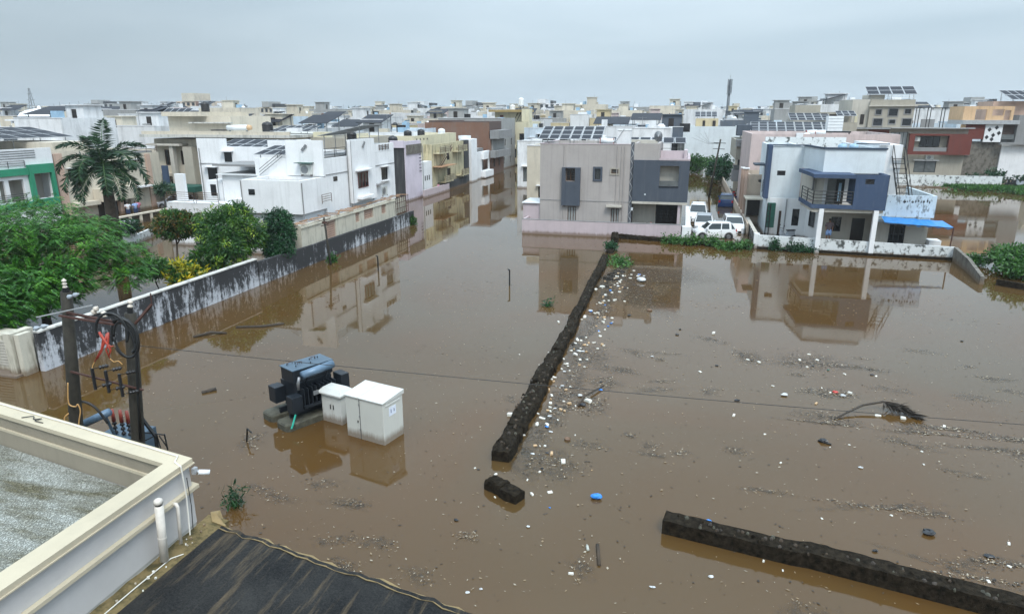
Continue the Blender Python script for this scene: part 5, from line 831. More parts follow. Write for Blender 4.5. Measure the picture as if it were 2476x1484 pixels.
shell(yb,-44,-32.6,79.5,95.6,4.3,7.35,6.9,'yellow_clean',S_=()); m=MB(); m.slab('x',X1,-.25,82.6,95.6,-.6,6.2,[(88.3,89.4,3.9,5.2),(88.3,89.8,1.3,2.8),(92.6,93.4,4.9,5.4)]); m.slab('y',82.6,.25,-44,X1-.25,-.6,6.2); m.slab('y',95.6,-.25,-44,X1-.25,-.6,6.2); m.build('wall','dirty_yellow',yb)
for a in ((88.3,89.4,3.9,5.2),(88.3,89.8,1.3,2.8),(92.6,93.4,4.9,5.4)): window(yb,'x',X1,-1,*a,'frame_dark','glass_dark',2)
for (y_,z_,L_) in ((83.2,5.1,4.0),(90.5,5.0,4.2),(85.0,1.3,3.4),(92,1.6,3.2)):
    part(yb,'balcony','dirty_yellow',[(X1+.003,X1+.9,y_,y_+L_,z_-.12,z_),(X1+.8,X1+.9,y_,y_+L_,z_+.003,z_+.75)]); rail(yb,(X1+.95,y_,z_),(X1+.95,y_+L_,z_),.85,4,mt='rusty_steel')
m=MB(); m.tube([(X1+.5,84,3.1),(X1+.5,89.2,5.6)],.06,5); m.tube([(X1+.5,84,3.5),(X1+.5,89.2,6.0)],.03,5); m.build('rusty_stair','rusty_steel',yb); part(yb,'rusty_canopy','plank_wood',[(X1+.003,X1+1.3,82.7,88.6,3.35,3.42)])
part(yb,'round_vent','door_dark',[(-32.597,-32.57,80.3+1.2*k,80.55+1.2*k,6.75,7.0) for k in range(4)])
part(yb,'black_lower_wall','soot_black',[(X1+.003,X1+.5,87,95.6,-.6,1.1)]); part(yb,'black_pillar','soot_black',[(X1-.5,X1+.1,95.65,97.8,-.6,6.25)])
for i,(x,y) in enumerate(((-34,81),(-35,88),(-33.5,92))): tank(x,y,6.9 if i==0 else 6.9,.5,1.1,('tank_black','tank_black','tank_white')[i],('black tank on the near corner of the dirty yellow block','black tank in the middle of the dirty yellow block roof','white tank on the far end of the dirty yellow block roof')[i],'tanks on the dirty yellow block')
fb=empty('white_fin_house',(X1,102,0),'white house with a tall plain fin wall and open balcony past the dirty yellow block','house')
part(fb,'fin_wall','white_bright',[(-33,X1+.4,98.1,101.0,-.6,6.35)]); m=MB(); m.slab('x',X1,-.25,101.02,109.3,-.6,4.2,[(104.9,109,1.2,3.0)]); m.build('wall','white_paint',fb); part(fb,'balcony','white_bright',[(X1+.003,X1+.7,104.5,109.3,.1,1.15),(X1+.003,X1+.5,104.5,107,3.0,4.2)]); part(fb,'core','grey_cement',[(-40,X1-1.0,101.05,109,-.6,4.6)]); part(fb,'roof_tank_shelf','tank_white',[(-33.4,-32,99,100.8,6.35,6.8)])
bb=empty('brown_house',(X1,113,0),'dark brown and grey concrete three-storey house with projecting bands','house')
m=MB(); m.slab('x',X1,-.25,110,118.5,-.6,6.0,[(111.5,112.3,4.3,5.6),(115.0,115.7,4.3,5.6),(111.8,112.6,1.3,2.9),(115.0,115.7,1.3,2.9)]); m.slab('y',110,.25,-43,X1-.25,-.6,8.6,[(-35.5,-33.9,4.2,5.7)]); m.build('wall','t_brown',bb)
for a in ((111.5,112.3,4.3,5.6),(115.0,115.7,4.3,5.6),(111.8,112.6,1.3,2.9),(115.0,115.7,1.3,2.9)): window(bb,'x',X1,-1,*a,'frame_dark','glass_dark',1)
window(bb,'y',110,1,-35.5,-33.9,4.2,5.7,'frame_dark','glass_dark',2)
part(bb,'grey_band','grey_cement',[(X1+.003,X1+1.5,109.7,118.4,6.0,7.35),(X1+.003,X1+1.3,109.7,118.4,3.0,4.1),(-31.2,X1+1.2,108.6,109.69,3.0,4.1)]); part(bb,'top_storey','brown_wall',[(-38.6,X1-.3,110.3,118,6.0,8.75)]); part(bb,'upper_frame','brown_wall',[(-42.5,-38.62,110.5,118,6.0,8.9)]); part(bb,'recess','glass_dark',[(-41.8,-39.2,110.4,110.49,6.4,8.4)]); part(bb,'front_panel','t_grey',[(X1+.003,X1+.25,110.5,118,4.15,5.95)])
yh=empty('yellow_house',(-34,134,0),'cream and ochre three-storey house with balconies at the end of the water street','house')
shell(yh,-37.7,-34.3,134,146,-.6,8.1,7.8,'ochre_clad',S_=[(-35.95,-35.0,4.8,6.1),(-35.95,-35.0,2.0,3.3)]); window(yh,'y',134,1,-35.95,-35.0,4.8,6.1,'frame_dark','glass_dark',2,trim='white_paint'); window(yh,'y',134,1,-35.95,-35.0,2.0,3.3,'frame_dark','glass_dark',2,trim='white_paint')
m=MB()
for k in range(26): z=.3+.3*k; m.box(-37.68,-36.1,133.94,133.997,z,z+.2); m.box(-34.85,-34.32,133.94,133.997,z,z+.2)
m.build('slat_cladding','ochre_clad',yh)
shell(yh,-34.25,-30.5,133.6,146,-.6,8.4,7.8,'yellow_clean',S_=[(-33.9,-33.1,4.0,6.0),(-32.3,-31.0,4.0,6.2),(-33.9,-32.9,1.5,3.2),(-32.4,-31.0,1.5,3.3)])
for a in ((-33.9,-33.1,4.0,6.0),(-32.3,-31.0,4.0,6.2),(-33.9,-32.9,1.5,3.2),(-32.4,-31.0,1.5,3.3)): window(yh,'y',133.6,1,*a,'frame_dark','glass_dark',2)
part(yh,'teal_shutter','teal_paint',[(-32.7,-32.15,133.4,133.59,1.9,4.9)]); part(yh,'balcony','yellow_clean',[(-32.8,-30.4,132.9,133.59,.3,1.4),(-34.3,-32.85,132.9,133.59,3.3,3.9)]); part(yh,'top_room','yellow_clean',[(-38.0,-32.5,136,144,8.15,10.3),(-32.0,-30.45,134.2,137,8.45,10.9)]); part(yh,'top_slab','ochre_clad',[(-38.9,-31.9,134.5,145,10.303,10.75)]); part(yh,'door','maroon',[(-36.9,-36.2,135.9,135.99,8.2,9.7)]); part(yh,'corner_pier','yellow_clean',[(-30.48,-30.2,133.3,133.8,-.6,8.9)])
tank(-33.0,138,11.6,.55,1.5,'tank_white','tall white tank on a stand above the yellow house',stand=1.0); tank(-34.8,138,10.75,.55,1.0,'tank_white','lower round white tank above the yellow house')
m=MB(); m.tube([(-33.6,133.9,8.4),(-32.9,137.5,11.4)],.07,5); m.tube([(-33.0,133.9,8.4),(-32.3,137.5,11.4)],.07,5); tag(m.build('steel_ladder','black_steel'),'black steel ladder leaning against the tank stand of the yellow house','ladder')
# ================================================================ right side: modern house, far right house, long wall
mh=empty('modern_house',(31,112,0),'modern grey-beige house with square windows, brick-red boxes and a roof-top solar array','house')
YF=112.
sq=[(26.56,27.31,9.88,10.57),(28.28,29.45,9.68,10.67),(30.38,31.17,9.98,10.62),(26.4,27.57,8.33,9.28),(28.5,29.28,8.59,9.13),(30.25,31.41,8.34,9.28)]
shell(mh,25.7,31.6,YF,122,8.05,11.2,11,'olive_beige',S_=sq)
for a in sq: window(mh,'y',YF,1,*a,'frame_dark','glass_dark',1,trim='grey_cement',trimw=.12)
part(mh,'cornice','light_beige',[(25.5,31.9,YF-.3,YF-.003,11.0,11.2)]); part(mh,'parapet','olive_beige',[(25.7,31.6,YF+.1,YF+.3,11.203,11.95)]); part(mh,'left_tower','light_beige',[(23.4,25.69,YF+.5,122,8.05,12.0)]); part(mh,'yellow_door','yellow_clean',[(23.9,24.3,YF+.4,YF+.49,8.5,9.9)]); part(mh,'dark_door','door_dark',[(24.7,25.2,YF+.4,YF+.49,8.5,9.9)]); part(mh,'roof_room','light_beige',[(26,28.2,YF+3,YF+7,11.3,12.7)]); part(mh,'side_eave','light_beige',[(31.61,33.4,YF,YF+6,11.15,11.3)])
rail(mh,(28.2,YF+.4,11.95),(31.5,YF+.4,11.95),.5,2,mt='galv')
part(mh,'mid_slab','galv',[(28.8,39.5,YF-.9,YF-.003,7.93,8.05),(23.4,28.79,YF-.5,YF-.003,7.85,8.0)])
shell(mh,23.4,39.0,YF,122,-.6,7.92,7.8,'olive_beige',S_=[(26.23,28.42,5.2,7.42),(28.97,31.27,5.2,7.43),(32.71,35.6,1.7,3.33)])
window(mh,'y',YF,1,26.23,28.42,5.2,7.42,'frame_dark','glass_dark',2,bars=1,trim='maroon',trimw=.3); window(mh,'y',YF,1,28.97,31.27,5.2,7.43,'frame_dark','curtain_pane',4); window(mh,'y',YF,1,32.71,35.6,1.7,3.33,'frame_dark','shade_pane',2,hood=.4)
m=MB(); m.slab('y',YF-1.0,.2,31.27,36.5,4.29,7.09,[(32.0,36.4,4.75,6.95)]); m.box(36.502,39.32,YF-1.0,YF-.01,4.29,7.09); m.box(31.3,39.3,YF-.98,YF-.01,7.093,7.2); m.build('red_box','maroon',mh)
window(mh,'y',YF-.25,1,32.9,35.5,5.35,6.85,'frame_dark','glass_dark',3); part(mh,'balcony_rail_wall','grey_cement',[(32.0,36.3,YF-.95,YF-.9,4.7,5.3)]); 
ac_unit(32.3,YF-.7,6.15,.9,.62,.35,'y','air conditioner beside the upper window in the red box of the modern house'); ac_unit(34.5,YF-.4,3.56,1.05,.62,.35,'y','round-fan air conditioner above the lower window of the modern house')
for x in (31.9,32.3,33.4,33.8,35.2,35.6): part(mh,'pergola_post','frame_dark',[(x,x+.09,YF+.2,YF+.3,8.06,10.75)])
part(mh,'pergola_beam','frame_dark',[(31.7,36.1,YF+.1,YF+.22,10.753,10.85)]); part(mh,'roof_terrace_wall','grey_cement',[(33.6,35.4,YF+3,YF+3.2,8.06,9.2)])
solar(29.0,115.5,12.0,6.6,3.2,.75,1.95,4,2,R(-3),'eight-panel solar array tilted above the modern house')
fl=empty('grey_flat_house',(19,108,0),'grey-beige flat-roofed house with dark solar canopy left of the modern house','house')
shell(fl,13.8,23.0,106,118,-.6,8.8,8.2,'olive_beige',S_=[(15.5,19.0,6.8,7.6)]); part(fl,'top_room','olive_beige',[(18.6,23,110,116,8.3,10.2),(15.5,19,112,118,8.3,11.2)]); part(fl,'dark_door','door_dark',[(20,20.9,109.9,109.99,8.5,9.9)]); window(fl,'y',106,1,15.5,19.0,6.8,7.6,'frame_white','curtain_pane',5)
solar(17.0,108.5,8.2,5.5,3.5,.9,1.9,5,3,0,'dark solar canopy on the left part of the grey flat-roofed house'); solar(21.8,108.3,8.2,2.6,2.5,1.5,2.2,3,2,0,'small dark solar canopy on the right part of the grey flat-roofed house')
fr=empty('far_right_house',(44,118,0),'unfinished-looking house with orange frame, maroon wall and dark diamond pattern at the right edge','house')
YR=118.
m=MB(); m.slab('y',YR,.3,40.0,46.6,9.06,11.05,[(41.6,43.06,9.1,10.6),(43.8,45.3,9.7,10.6),(45.4,46.2,9.1,10.5)]); m.box(40.0,40.3,YR+.31,YR+6,9.06,11.05); m.box(40.0,40.6,YR-.0,YR+.3,6.3,8.45); m.build('orange_frame','orange_cream',fr)
part(fr,'slab','galv',[(40.0,47.4,YR-.5,YR+6,8.47,9.05)]); part(fr,'maroon_wall','maroon',[(40.62,43.2,YR,YR+.3,6.3,8.46)]); part(fr,'pattern_wall','white_paint',[(43.22,45.5,YR-.1,YR+.25,5.9,8.46)])
for (x,z) in ((43.8,7.7),(44.7,8.0),(45.1,7.2),(43.6,6.6),(44.4,6.9),(44.3,6.3)):
    m=MB(); s_=.28; m.prism([(x-s_,YR-.115),(x,YR-.115),(x,YR-.103),(x-s_,YR-.103)],z,z+.001); m.v=[]; m.f=[]; m.m=[]
    m.add([(x-s_,YR-.11,z),(x,YR-.11,z-s_*1.2),(x+s_,YR-.11,z),(x,YR-.11,z+s_*1.2),(x-s_,YR-.102,z),(x,YR-.102,z-s_*1.2),(x+s_,YR-.102,z),(x,YR-.102,z+s_*1.2)],[(0,1,2,3),(4,7,6,5),(0,4,5,1),(1,5,6,2),(2,6,7,3),(3,7,4,0)]); m.build('dark_diamond','frame_dark',fr)
part(fr,'balcony_recess','brown_wall',[(45.52,47.3,YR+.5,YR+.7,6.3,8.46)]); part(fr,'balcony_glass','shade_pane',[(45.6,47.2,YR,YR+.05,6.3,7.0)]); part(fr,'grey_stone_wall','grey_cement',[(47.32,50,YR-.2,YR+5,5.6,9.8)]); part(fr,'lower_slab','grey_cement',[(45.4,50,YR-.6,YR,5.55,5.88)])
part(fr,'lower_wall','old_concrete',[(41.2,46,YR+.6,YR+6,-.6,5.8)]); part(fr,'lower_white','white_paint',[(45.98,50,YR+.3,YR+6,-.6,5.5),(41.1,41.9,YR+.3,YR+.59,3.9,5.7)]); window(fr,'y',YR+.3,1,46.8,48.2,3.6,5.1,'frame_dark','glass_dark',2); part(fr,'upper_room','pinkish_trim',[(44.8,50,YR+3,YR+9,9.06,11.8)])
solar(48.2,121,11.8,5,3,.2,1.6,4,2,R(20),'steep dark solar array at the top right corner of the picture')
lw=empty('long_white_wall',(37,107.5,0),'long pale compound wall in front of the modern house','wall'); part(lw,'wall_body','mouldy_white',[(22,42.6,107.4,107.6,-.6,1.68)])
bk=empty('bank',(43,105,0),'x','bank'); bpy.data.objects.remove(bk)
m=MB(); rs=[]
for i in range(30):
    t=i/29; x=32+24*t; y0_=107-3.2*min(1,t*2.2)+.5*math.sin(i*.9); rs.append([(x,y0_,-.3),(x,y0_+.4,.12),(x,112,.5+.2*math.sin(i)),(x,116,.6),(x,116,-.3)])
m.rings(rs); tag(m.build('muddy_bank','mud'),kind='structure')
# ================================================================ the town behind
def town_house(name,joined,W,D,H,mt,style,seed):
    """one house of the town at the origin, front at -y; parts when joined is False"""
    rr=random.Random(seed); books={}; root=None
    if not joined: root=bpy.data.objects.new(name,None); COL.objects.link(root)
    J=MB(); jm=[]
    def put(m,nm,mat_):
        if joined:
            if mat_ not in jm: jm.append(mat_)
            J.add(m.v,m.f,jm.index(mat_)); return None
        return m.build(nm,mat_,root)
    x0,x1,y0,y1=-W/2,W/2,-D/2,D/2; fl=3.3; hs=[];he=[]
    for s_ in range(int(H//fl)):
        z=.9+s_*fl
        for k in range(2 if W<10 else 3):
            u=x0+W*(k+.5)/(2 if W<10 else 3)+rr.uniform(-.5,.5); ww=rr.choice((.6,.8,.5)); hs.append((u-ww,u+ww,z,z+rr.choice((1.2,1.3,2.0))))
        for k in range(2): u=y0+D*(k+.5)/2+rr.uniform(-1,1); he.append((u-.5,u+.5,z,z+1.2))
    par=.8; m=MB(); m.slab('y',y0,.2,x0,x1,-.6,H+par,hs); m.slab('y',y1,-.2,x0,x1,-.6,H+par); m.slab('x',x1,-.2,y0+.2,y1-.2,-.6,H+par,he); m.slab('x',x0,.2,y0+.2,y1-.2,-.6,H+par,he); put(m,'wall',mt)
    m=MB(); m.box(x0+.21,x1-.21,y0+.21,y1-.21,H-.15,H); put(m,'roof','roof_pale')
    for h in hs:
        m=MB(); m.box(h[0]+.06,h[1]-.06,y0+.1,y0+.14,h[2]+.06,h[3]-.06); put(m,'window',rr.choice(('glass_dark','glass_dark','shade_pane')))
        if W>=10: m=MB(); c_=(h[0]+h[1])/2; m.box(c_-.03,c_+.03,y0+.06,y0+.099,h[2],h[3]); m.box(h[0],h[1],y0+.05,y0+.095,h[2],h[2]+.06); m.box(h[0],h[1],y0+.05,y0+.095,h[3]-.06,h[3]); put(m,'window_frame',rr.choice(('frame_white','frame_brown')))
    for h in he: m=MB(); m.box(x1-.14,x1-.1,h[0],h[1],h[2],h[3]); put(m,'side_window','glass_dark')
    for h in hs: m=MB(); m.box(h[0]-.2,h[1]+.2,y0-.45,y0-.003,h[3]+.1,h[3]+.18); put(m,'sunshade','white_paint')
    if style&1:
        a=x0+W*.1; m=MB(); m.box(a,a+W*.45,y0-1.1,y0-.003,fl-.15,fl); m.box(a,a+W*.45,y0-1.1,y0-1.0,fl+.003,fl+.9); put(m,'balcony',rr.choice(('white_paint','t_slate','t_brown','t_cream')))
    if style&2: m=MB(); u=rr.choice((x0+.3,x1-3.3)); m.box(u,u+3,y0+D*.45,y0+D*.45+3.2,H+.003,H+2.5); m.box(u-.3,u+3.3,y0+D*.45-.3,y0+D*.45+3.5,H+2.503,H+2.63); put(m,'stair_room',mt); m=MB(); m.box(u+1,u+1.8,y0+D*.45-.02,y0+D*.45-.002,H+.1,H+2); put(m,'stair_door','door_dark')
    if style&4:
        a=rr.uniform(-.3,.3)*W; m=MB(); w2,z=rr.uniform(2,3),H+rr.uniform(1.2,2.2); d2=2.2; m.add([(a-w2,-d2,z),(a+w2,-d2,z),(a+w2,d2,z+1.1),(a-w2,d2,z+1.1),(a-w2,-d2,z-.06),(a+w2,-d2,z-.06),(a+w2,d2,z+1.04),(a-w2,d2,z+1.04)],[(0,1,2,3),(7,6,5,4),(0,4,5,1),(1,5,6,2),(2,6,7,3),(3,7,4,0)]); put(m,'solar_canopy','solar_cell')
        m=MB()
        for q in (-1,1):
            for p in (-1,1): m.box(a+q*w2*.85-.05,a+q*w2*.85+.05,p*d2*.8-.05,p*d2*.8+.05,H,z+.4+p*.4)
        put(m,'canopy_posts','steel_grey')
    if style&8: m=MB(); cx=rr.uniform(-.35,.35)*W; cy=rr.uniform(-.3,.3)*D; m.lathe(cx,cy,[(.5,H),(.55,H+.1),(.55,H+1.0),(.3,H+1.25),(.3,H+1.32)],10); put(m,'water_tank',rr.choice(('tank_black','tank_white','tank_black')))
    m=MB(); cx,cy=x0+W*rr.uniform(.15,.85),y0+D*rr.uniform(.2,.8); m.tube([(cx,cy,H),(cx,cy,H+rr.uniform(2.2,3.6))],.035,4); m.tube([(cx-.5,cy,H+2.1),(cx+.5,cy,H+2.1)],.025,4); put(m,'antenna','steel_grey')
    for q in range(3): m=MB(); cx,cy=x0+W*rr.uniform(.12,.8),y0+D*rr.uniform(.15,.8); a_,b_,h_=rr.uniform(.5,1.6),rr.uniform(.5,1.4),rr.uniform(.7,1.9); m.box(cx,cx+a_,cy,cy+b_,H+.003+q*.004,H+h_); put(m,'rooftop_box',rr.choice(('white_paint','t_cream','tank_black','t_grey','tank_blue',mt)))
    m=MB(); m.box(x0-.06,x1+.06,y0-.06,y0+.26,H+par+.003,H+par+.08); put(m,'coping','white_paint')
    if style&16: m=MB(); m.box(x0+W*.55,x1+.15,y0-.25,y0-.003,fl,H+.85); put(m,'accent_panel',rr.choice(('t_slate','t_brown','t_orange','t_deep','t_teal')))
    if joined: return J.build(name,jm,loc=(0,0,0))
    return root
CT={'t_white':'white','t_cream':'cream','t_blue':'pale blue','t_grey':'grey','t_pink':'pinkish','t_slate':'slate grey','t_brown':'brown','t_yellow':'yellow','t_teal':'teal grey','t_orange':'orange-brown','t_deep':'deep blue'}
ST={1:'balcony',2:'stair-room',4:'solar-canopy',8:'tank',16:'front-panel'}
def sdesc(s):
    l=[ST[k] for k in (4,16,2,1,8) if s&k][:3]
    return ' and '.join(l) if l else 'plain front'
# camera side maths only to skip houses nobody could see
import math as _m
_y=R(14.2)
def inview(x,y,mg=6):
    f=-x*_m.sin(_y)+y*_m.cos(_y); l=x*_m.cos(_y)+y*_m.sin(_y); return f>5 and abs(l)<f*.80+mg
LAB=[]
# singled-out houses of the middle distance: x0,x1,front y,top,colour,style
MID=[(-79.2,-74.8,150,7.8,'t_teal',18),(-84.5,-79.4,151,7.4,'t_white',1),(-74.7,-71.6,150,6.2,'t_brown',0),(-78.7,-72.2,160,7.2,'t_white',2),(-71.5,-69.2,152,6.2,'t_orange',0),(-68.9,-66.9,150,6.7,'t_deep',0),(-66.8,-65.4,153,6.9,'t_cream',2),(-65.3,-62.4,149,7.0,'t_slate',0),(-62.3,-57.5,150,7.0,'t_pink',9),(-65.4,-56.8,166,8.0,'t_cream',6),(-52.4,-47.0,140,7.1,'t_cream',8),
(-70.5,-63.7,120,7.3,'t_white',12),(-90,-83.2,130,8.6,'t_blue',8),(-61.5,-52.5,101,6.0,'t_white',6),(-24.9,-21.0,150,9.0,'t_white',0),(-20.9,-16.8,152,8.3,'t_yellow',2),(-29.2,-25.1,150,7.3,'t_yellow',0),(-15.2,-8.4,111,7.2,'t_white',5),(-38.4,-31.4,172,8.1,'t_grey',2),(-30.0,-25.4,128,6.6,'t_blue',0),(-14.6,-9.0,127,7.4,'t_blue',8),(-8.1,-3.3,118,7.4,'t_slate',4),(-6.9,-2.0,90,7.4,'t_white',9),(-5.0,-2.5,164,8.8,'t_white',0),(-13.4,-8.2,190,8.7,'t_teal',0),(-2.6,-.6,105,7.3,'t_slate',2),(8.5,12.6,170,8.0,'t_white',8),(10.1,13.4,104,7.4,'t_blue',8),(46,52,138,7.8,'t_blue',2),(-45,-33,122,8.4,'t_grey',2),(-56,-49,84,7.2,'t_white',13),(-70,-61.5,92,7.4,'t_cream',6),(-80,-71,100,7.2,'t_white',12),(-47,-38,90,6.6,'t_white',6),(-90,-82,76,8.6,'t_white',7),(-100,-92,92,7.0,'t_cream',2),(-75,-69,78,7.6,'t_white',2),(-22.5,-15.5,92,5.6,'t_white',8),(-17,-9,74,5.8,'t_cream',8)]
for i,(a,b_,yf,top,mt,st) in enumerate(MID):
    D_=random.uniform(9,12); o=town_house('house',False,b_-a,D_,top,mt,st,i+50); o.location=((a+b_)/2,yf+D_/2,0); o['category']='house'; LAB.append((o,'%s house with %s'%(CT[mt],sdesc(st)),'mid'))
protos=[];cfg=[('t_white',6,9,11,6.8),('t_white',10,11,10,7.4),('t_cream',3,9,12,7.2),('t_white',17,8,10,7.6),('t_blue',1,10,9,6.9),('t_white',10,10,12,7.7),('t_grey',2,11,10,9.4),('t_white',7,12,11,9.8),('t_cream',26,9,10,7.5),('t_yellow',10,9,9,7.2),('t_slate',18,9,11,7.6),('t_pink',2,10,10,7.0),('t_white',9,13,10,6.9),('t_cream',10,9,12,9.5)]
for i,(mt,st,W,D_,H) in enumerate(cfg): protos.append((town_house('house',False,W,D_,H,mt,st,i),town_house('distant_house',True,W,D_,H,mt,st,i),mt,st,H))
used=set(); RES=[(20,95,50,104),(22,75,60,128),(-34,6.4,30,150),(-31,-1,60,112),(-62,-30,38,84),(-70,-55,36,70),(4.5,23,52,120),(22,60,95,128),(-2,11,140,166),(-45,-30,80,148)]
for (a,b_,yf,top,mt,st) in MID: RES.append((a-5,b_+5,yf-4,yf+15))
SP=[(-12,101),(-4,132),(-22,118),(-14,142),(14,130),(24,136),(36,140)]
cand=[]
for iy in range(0,17):
    y=84+iy*15+ (6 if iy%2 else 0)
    for ix in range(-40,22):
        x=ix*12.2+(4 if iy%3==1 else 0)+random.uniform(-1.2,1.2); yy=y+random.uniform(-1.5,1.5)
        if not inview(x,yy): continue
        if any(a<x<b_ and c_<yy<d_ for a,b_,c_,d_ in RES): continue
        if random.random()<.13: continue
        cand.append((math.hypot(x,yy),x,yy))
cand.sort()
cand=cand[:256]
for d_,x,y in cand:
    k=random.randrange(len(protos)); P_,J_,mt,st,H=protos[k]; near=d_<165
    src=P_ if near else J_
    if k not in used and near: o=P_; used.add(k)
    elif (k,'j') not in used and not near: o=J_; used.add((k,'j'))
    else: o=copy_tree(src)
    o.location=(x,y,0); o.rotation_euler=(0,0,random.choice((0,0,0,R(90),R(-90)))+R(random.uniform(-2,2))); zs=random.uniform(.93,1.13)*(1.0 if d_<180 else 1.12)
    o.scale=(random.uniform(.85,1.15),random.uniform(.9,1.1),zs); o['category']='house'; LAB.append((o,'%s house with %s'%(CT[mt],sdesc(st)),'near' if near else 'far'))
for k,(P_,J_,*_r) in enumerate(protos):
    if k not in used:
        for c_ in list(P_.children): bpy.data.objects.remove(c_)
        bpy.data.objects.remove(P_)
    if (k,'j') not in used: bpy.data.objects.remove(J_)
GR={'mid':'houses just behind the plot','near':'houses in the middle rows of the town','far':'houses in the far rows of the town'}
def nth(i): i+=1; return '%d%s'%(i,'th' if 10<i%100<14 else {1:'st',2:'nd',3:'rd'}.get(i%10,'th'))
byk={}
for o,dsc,z in LAB: byk.setdefault((dsc,z),[]).append(o)
for (dsc,z),os_ in byk.items():
    os_.sort(key=lambda o:math.atan2(o.location.x,o.location.y))
    for i,o in enumerate(os_):
        zz={'mid':'just behind the plot','near':'in middle rows','far':'in far rows'}[z]
        o['group']=GR[z]; o['label']=(dsc+' '+zz) if len(os_)==1 else '%s, %s such from left %s'%(dsc,nth(i),zz)
# far town as one mass, built of real boxes
jm=['t_white','t_cream','t_blue','t_grey','t_pink','t_slate','t_yellow','glass_dark','solar_cell']; m=MB(); rr=random.Random(5); yy=300
while yy<1450:
    xx=-yy*1.35
    while xx<yy*.62:
        if inview(xx,yy,20) and math.hypot(xx,yy)>cand[-1][0]-8:
            W=rr.uniform(8,14); D_=rr.uniform(8,12); H=rr.choice((6.8,7,7.3,9.8,10.2,10.6,12.8 if yy>500 else 7))*(1+yy/6000); mi=rr.choices(range(7),(6,2,2,2,1,.6,.6))[0]; m.box(xx,xx+W,yy,yy+D_,-.6,H,mi)
            if rr.random()<.6: u=xx+rr.uniform(0,W-3); m.box(u,u+3,yy+2,yy+5,H,H+2.4,mi)
            for s_ in range(int(H//3.2)):
                for q in range(3): u=xx+W*(q+.5)/3; m.box(u-.5,u+.5,yy-.06,yy+.01,s_*3.2+1,s_*3.2+2.3,7)
            if rr.random()<.4: z=H+1.6; u=xx+1; m.add([(u,yy+2,z),(u+5,yy+2,z),(u+5,yy+6,z+1),(u,yy+6,z+1)],[(0,1,2,3)],8); m.box(u+.3,u+.4,yy+2.5,yy+2.6,H,z,3); m.box(u+4.6,u+4.7,yy+5.5,yy+5.6,H,z+.8,3)
        xx+=rr.uniform(11,19)+(yy-300)/120
    yy+=16+(yy-300)/26
tag(m.build('distant_town',jm),kind='stuff')
def block(name,x0,x1,y,D_,H,mt,label,floors,cols,extra=None,win='glass_dark'):
    r_=empty(name,((x0+x1)/2,y,0),label,'apartment block'); fh=H/floors; hs=[(x0+(x1-x0)*(c_+.2)/cols,x0+(x1-x0)*(c_+.8)/cols,f*fh+.9,f*fh+fh-.6) for f in range(floors) for c_ in range(cols)]
    m=MB(); m.slab('y',y,.3,x0,x1,-.6,H,hs); m.slab('x',x0,.3,y+.3,y+D_,-.6,H); m.slab('x',x1,-.3,y+.3,y+D_,-.6,H); m.slab('y',y+D_,-.3,x0+.3,x1-.3,-.6,H); m.box(x0+.31,x1-.31,y+.31,y+D_-.31,H-.6,H-.4); m.build('wall',mt,r_)
    for f in range(floors):
        m=MB()
        for h in hs[f*cols:(f+1)*cols]: m.box(h[0],h[1],y+.15,y+.2,h[2],h[3])
        m.build('window_row',win,r_)
    for (a,b_,c_,d_,mm) in extra or (): mq=MB(); mq.box(a,b_,y-.8,y+D_*.7,c_,d_); mq.build('projection',mm,r_)
    return r_
block('apartment_block',-275.2,-253.4,330,18,16.5,'beige_paint','tall beige apartment tower with brown vertical panels on the left skyline',5,7,[(-270.5,-262.5,16.5,20.8,'t_cream'),(-262,-260,2,16.4,'t_brown'),(-258.5,-256.5,2,16.4,'t_brown')])
block('apartment_block',17.9,35.2,420,20,12.6,'t_grey','wide grey-blue apartment block on the skyline behind the mobile mast',4,8,[(24.8,28.0,12.6,15.6,'t_cream')])
block('apartment_block',34.2,46.7,330,16,12.8,'t_white','white apartment block with grey vents on the skyline left of the modern house',4,6,[(37.2,44.6,12.8,14.6,'t_grey')])
block('apartment_block',-177,-172,170,8,11.0,'t_slate','dark block with rooftop box on the left skyline behind the domed pavilion',3,2)
block('apartment_block',-46,-37,330,14,14.0,'t_blue','bluish block with a flat open top floor on the skyline above the yellow house',4,4)
for i,(x,y,w__,H,fl,mt) in enumerate(((-430,420,26,17,5,'t_grey'),(-330,400,18,15,4,'t_white'),(-205,300,14,13,4,'t_cream'),(-176,420,22,15,4,'t_blue'),(-128,380,16,14.5,4,'t_grey'),(-96,420,20,16,5,'t_white'),(-18,430,24,14.5,4,'t_grey'),(2,360,12,13.5,4,'t_white'),(58,420,20,16.5,5,'t_cream'),(96,400,18,15.5,4,'t_blue'),(140,430,26,16,5,'t_grey'))):
    block('apartment_block',x,x+w__,y,14,H,mt,'%s mid-rise block breaking the far skyline, %s of eleven from the left'%(CT[mt],nth(i)),fl,6,[(x+w__*.3,x+w__*.55,H,H+2.6,'t_white' if i%2 else 't_grey'),(x+w__*.7,x+w__*.78,H,H+1.6,'tank_black')])
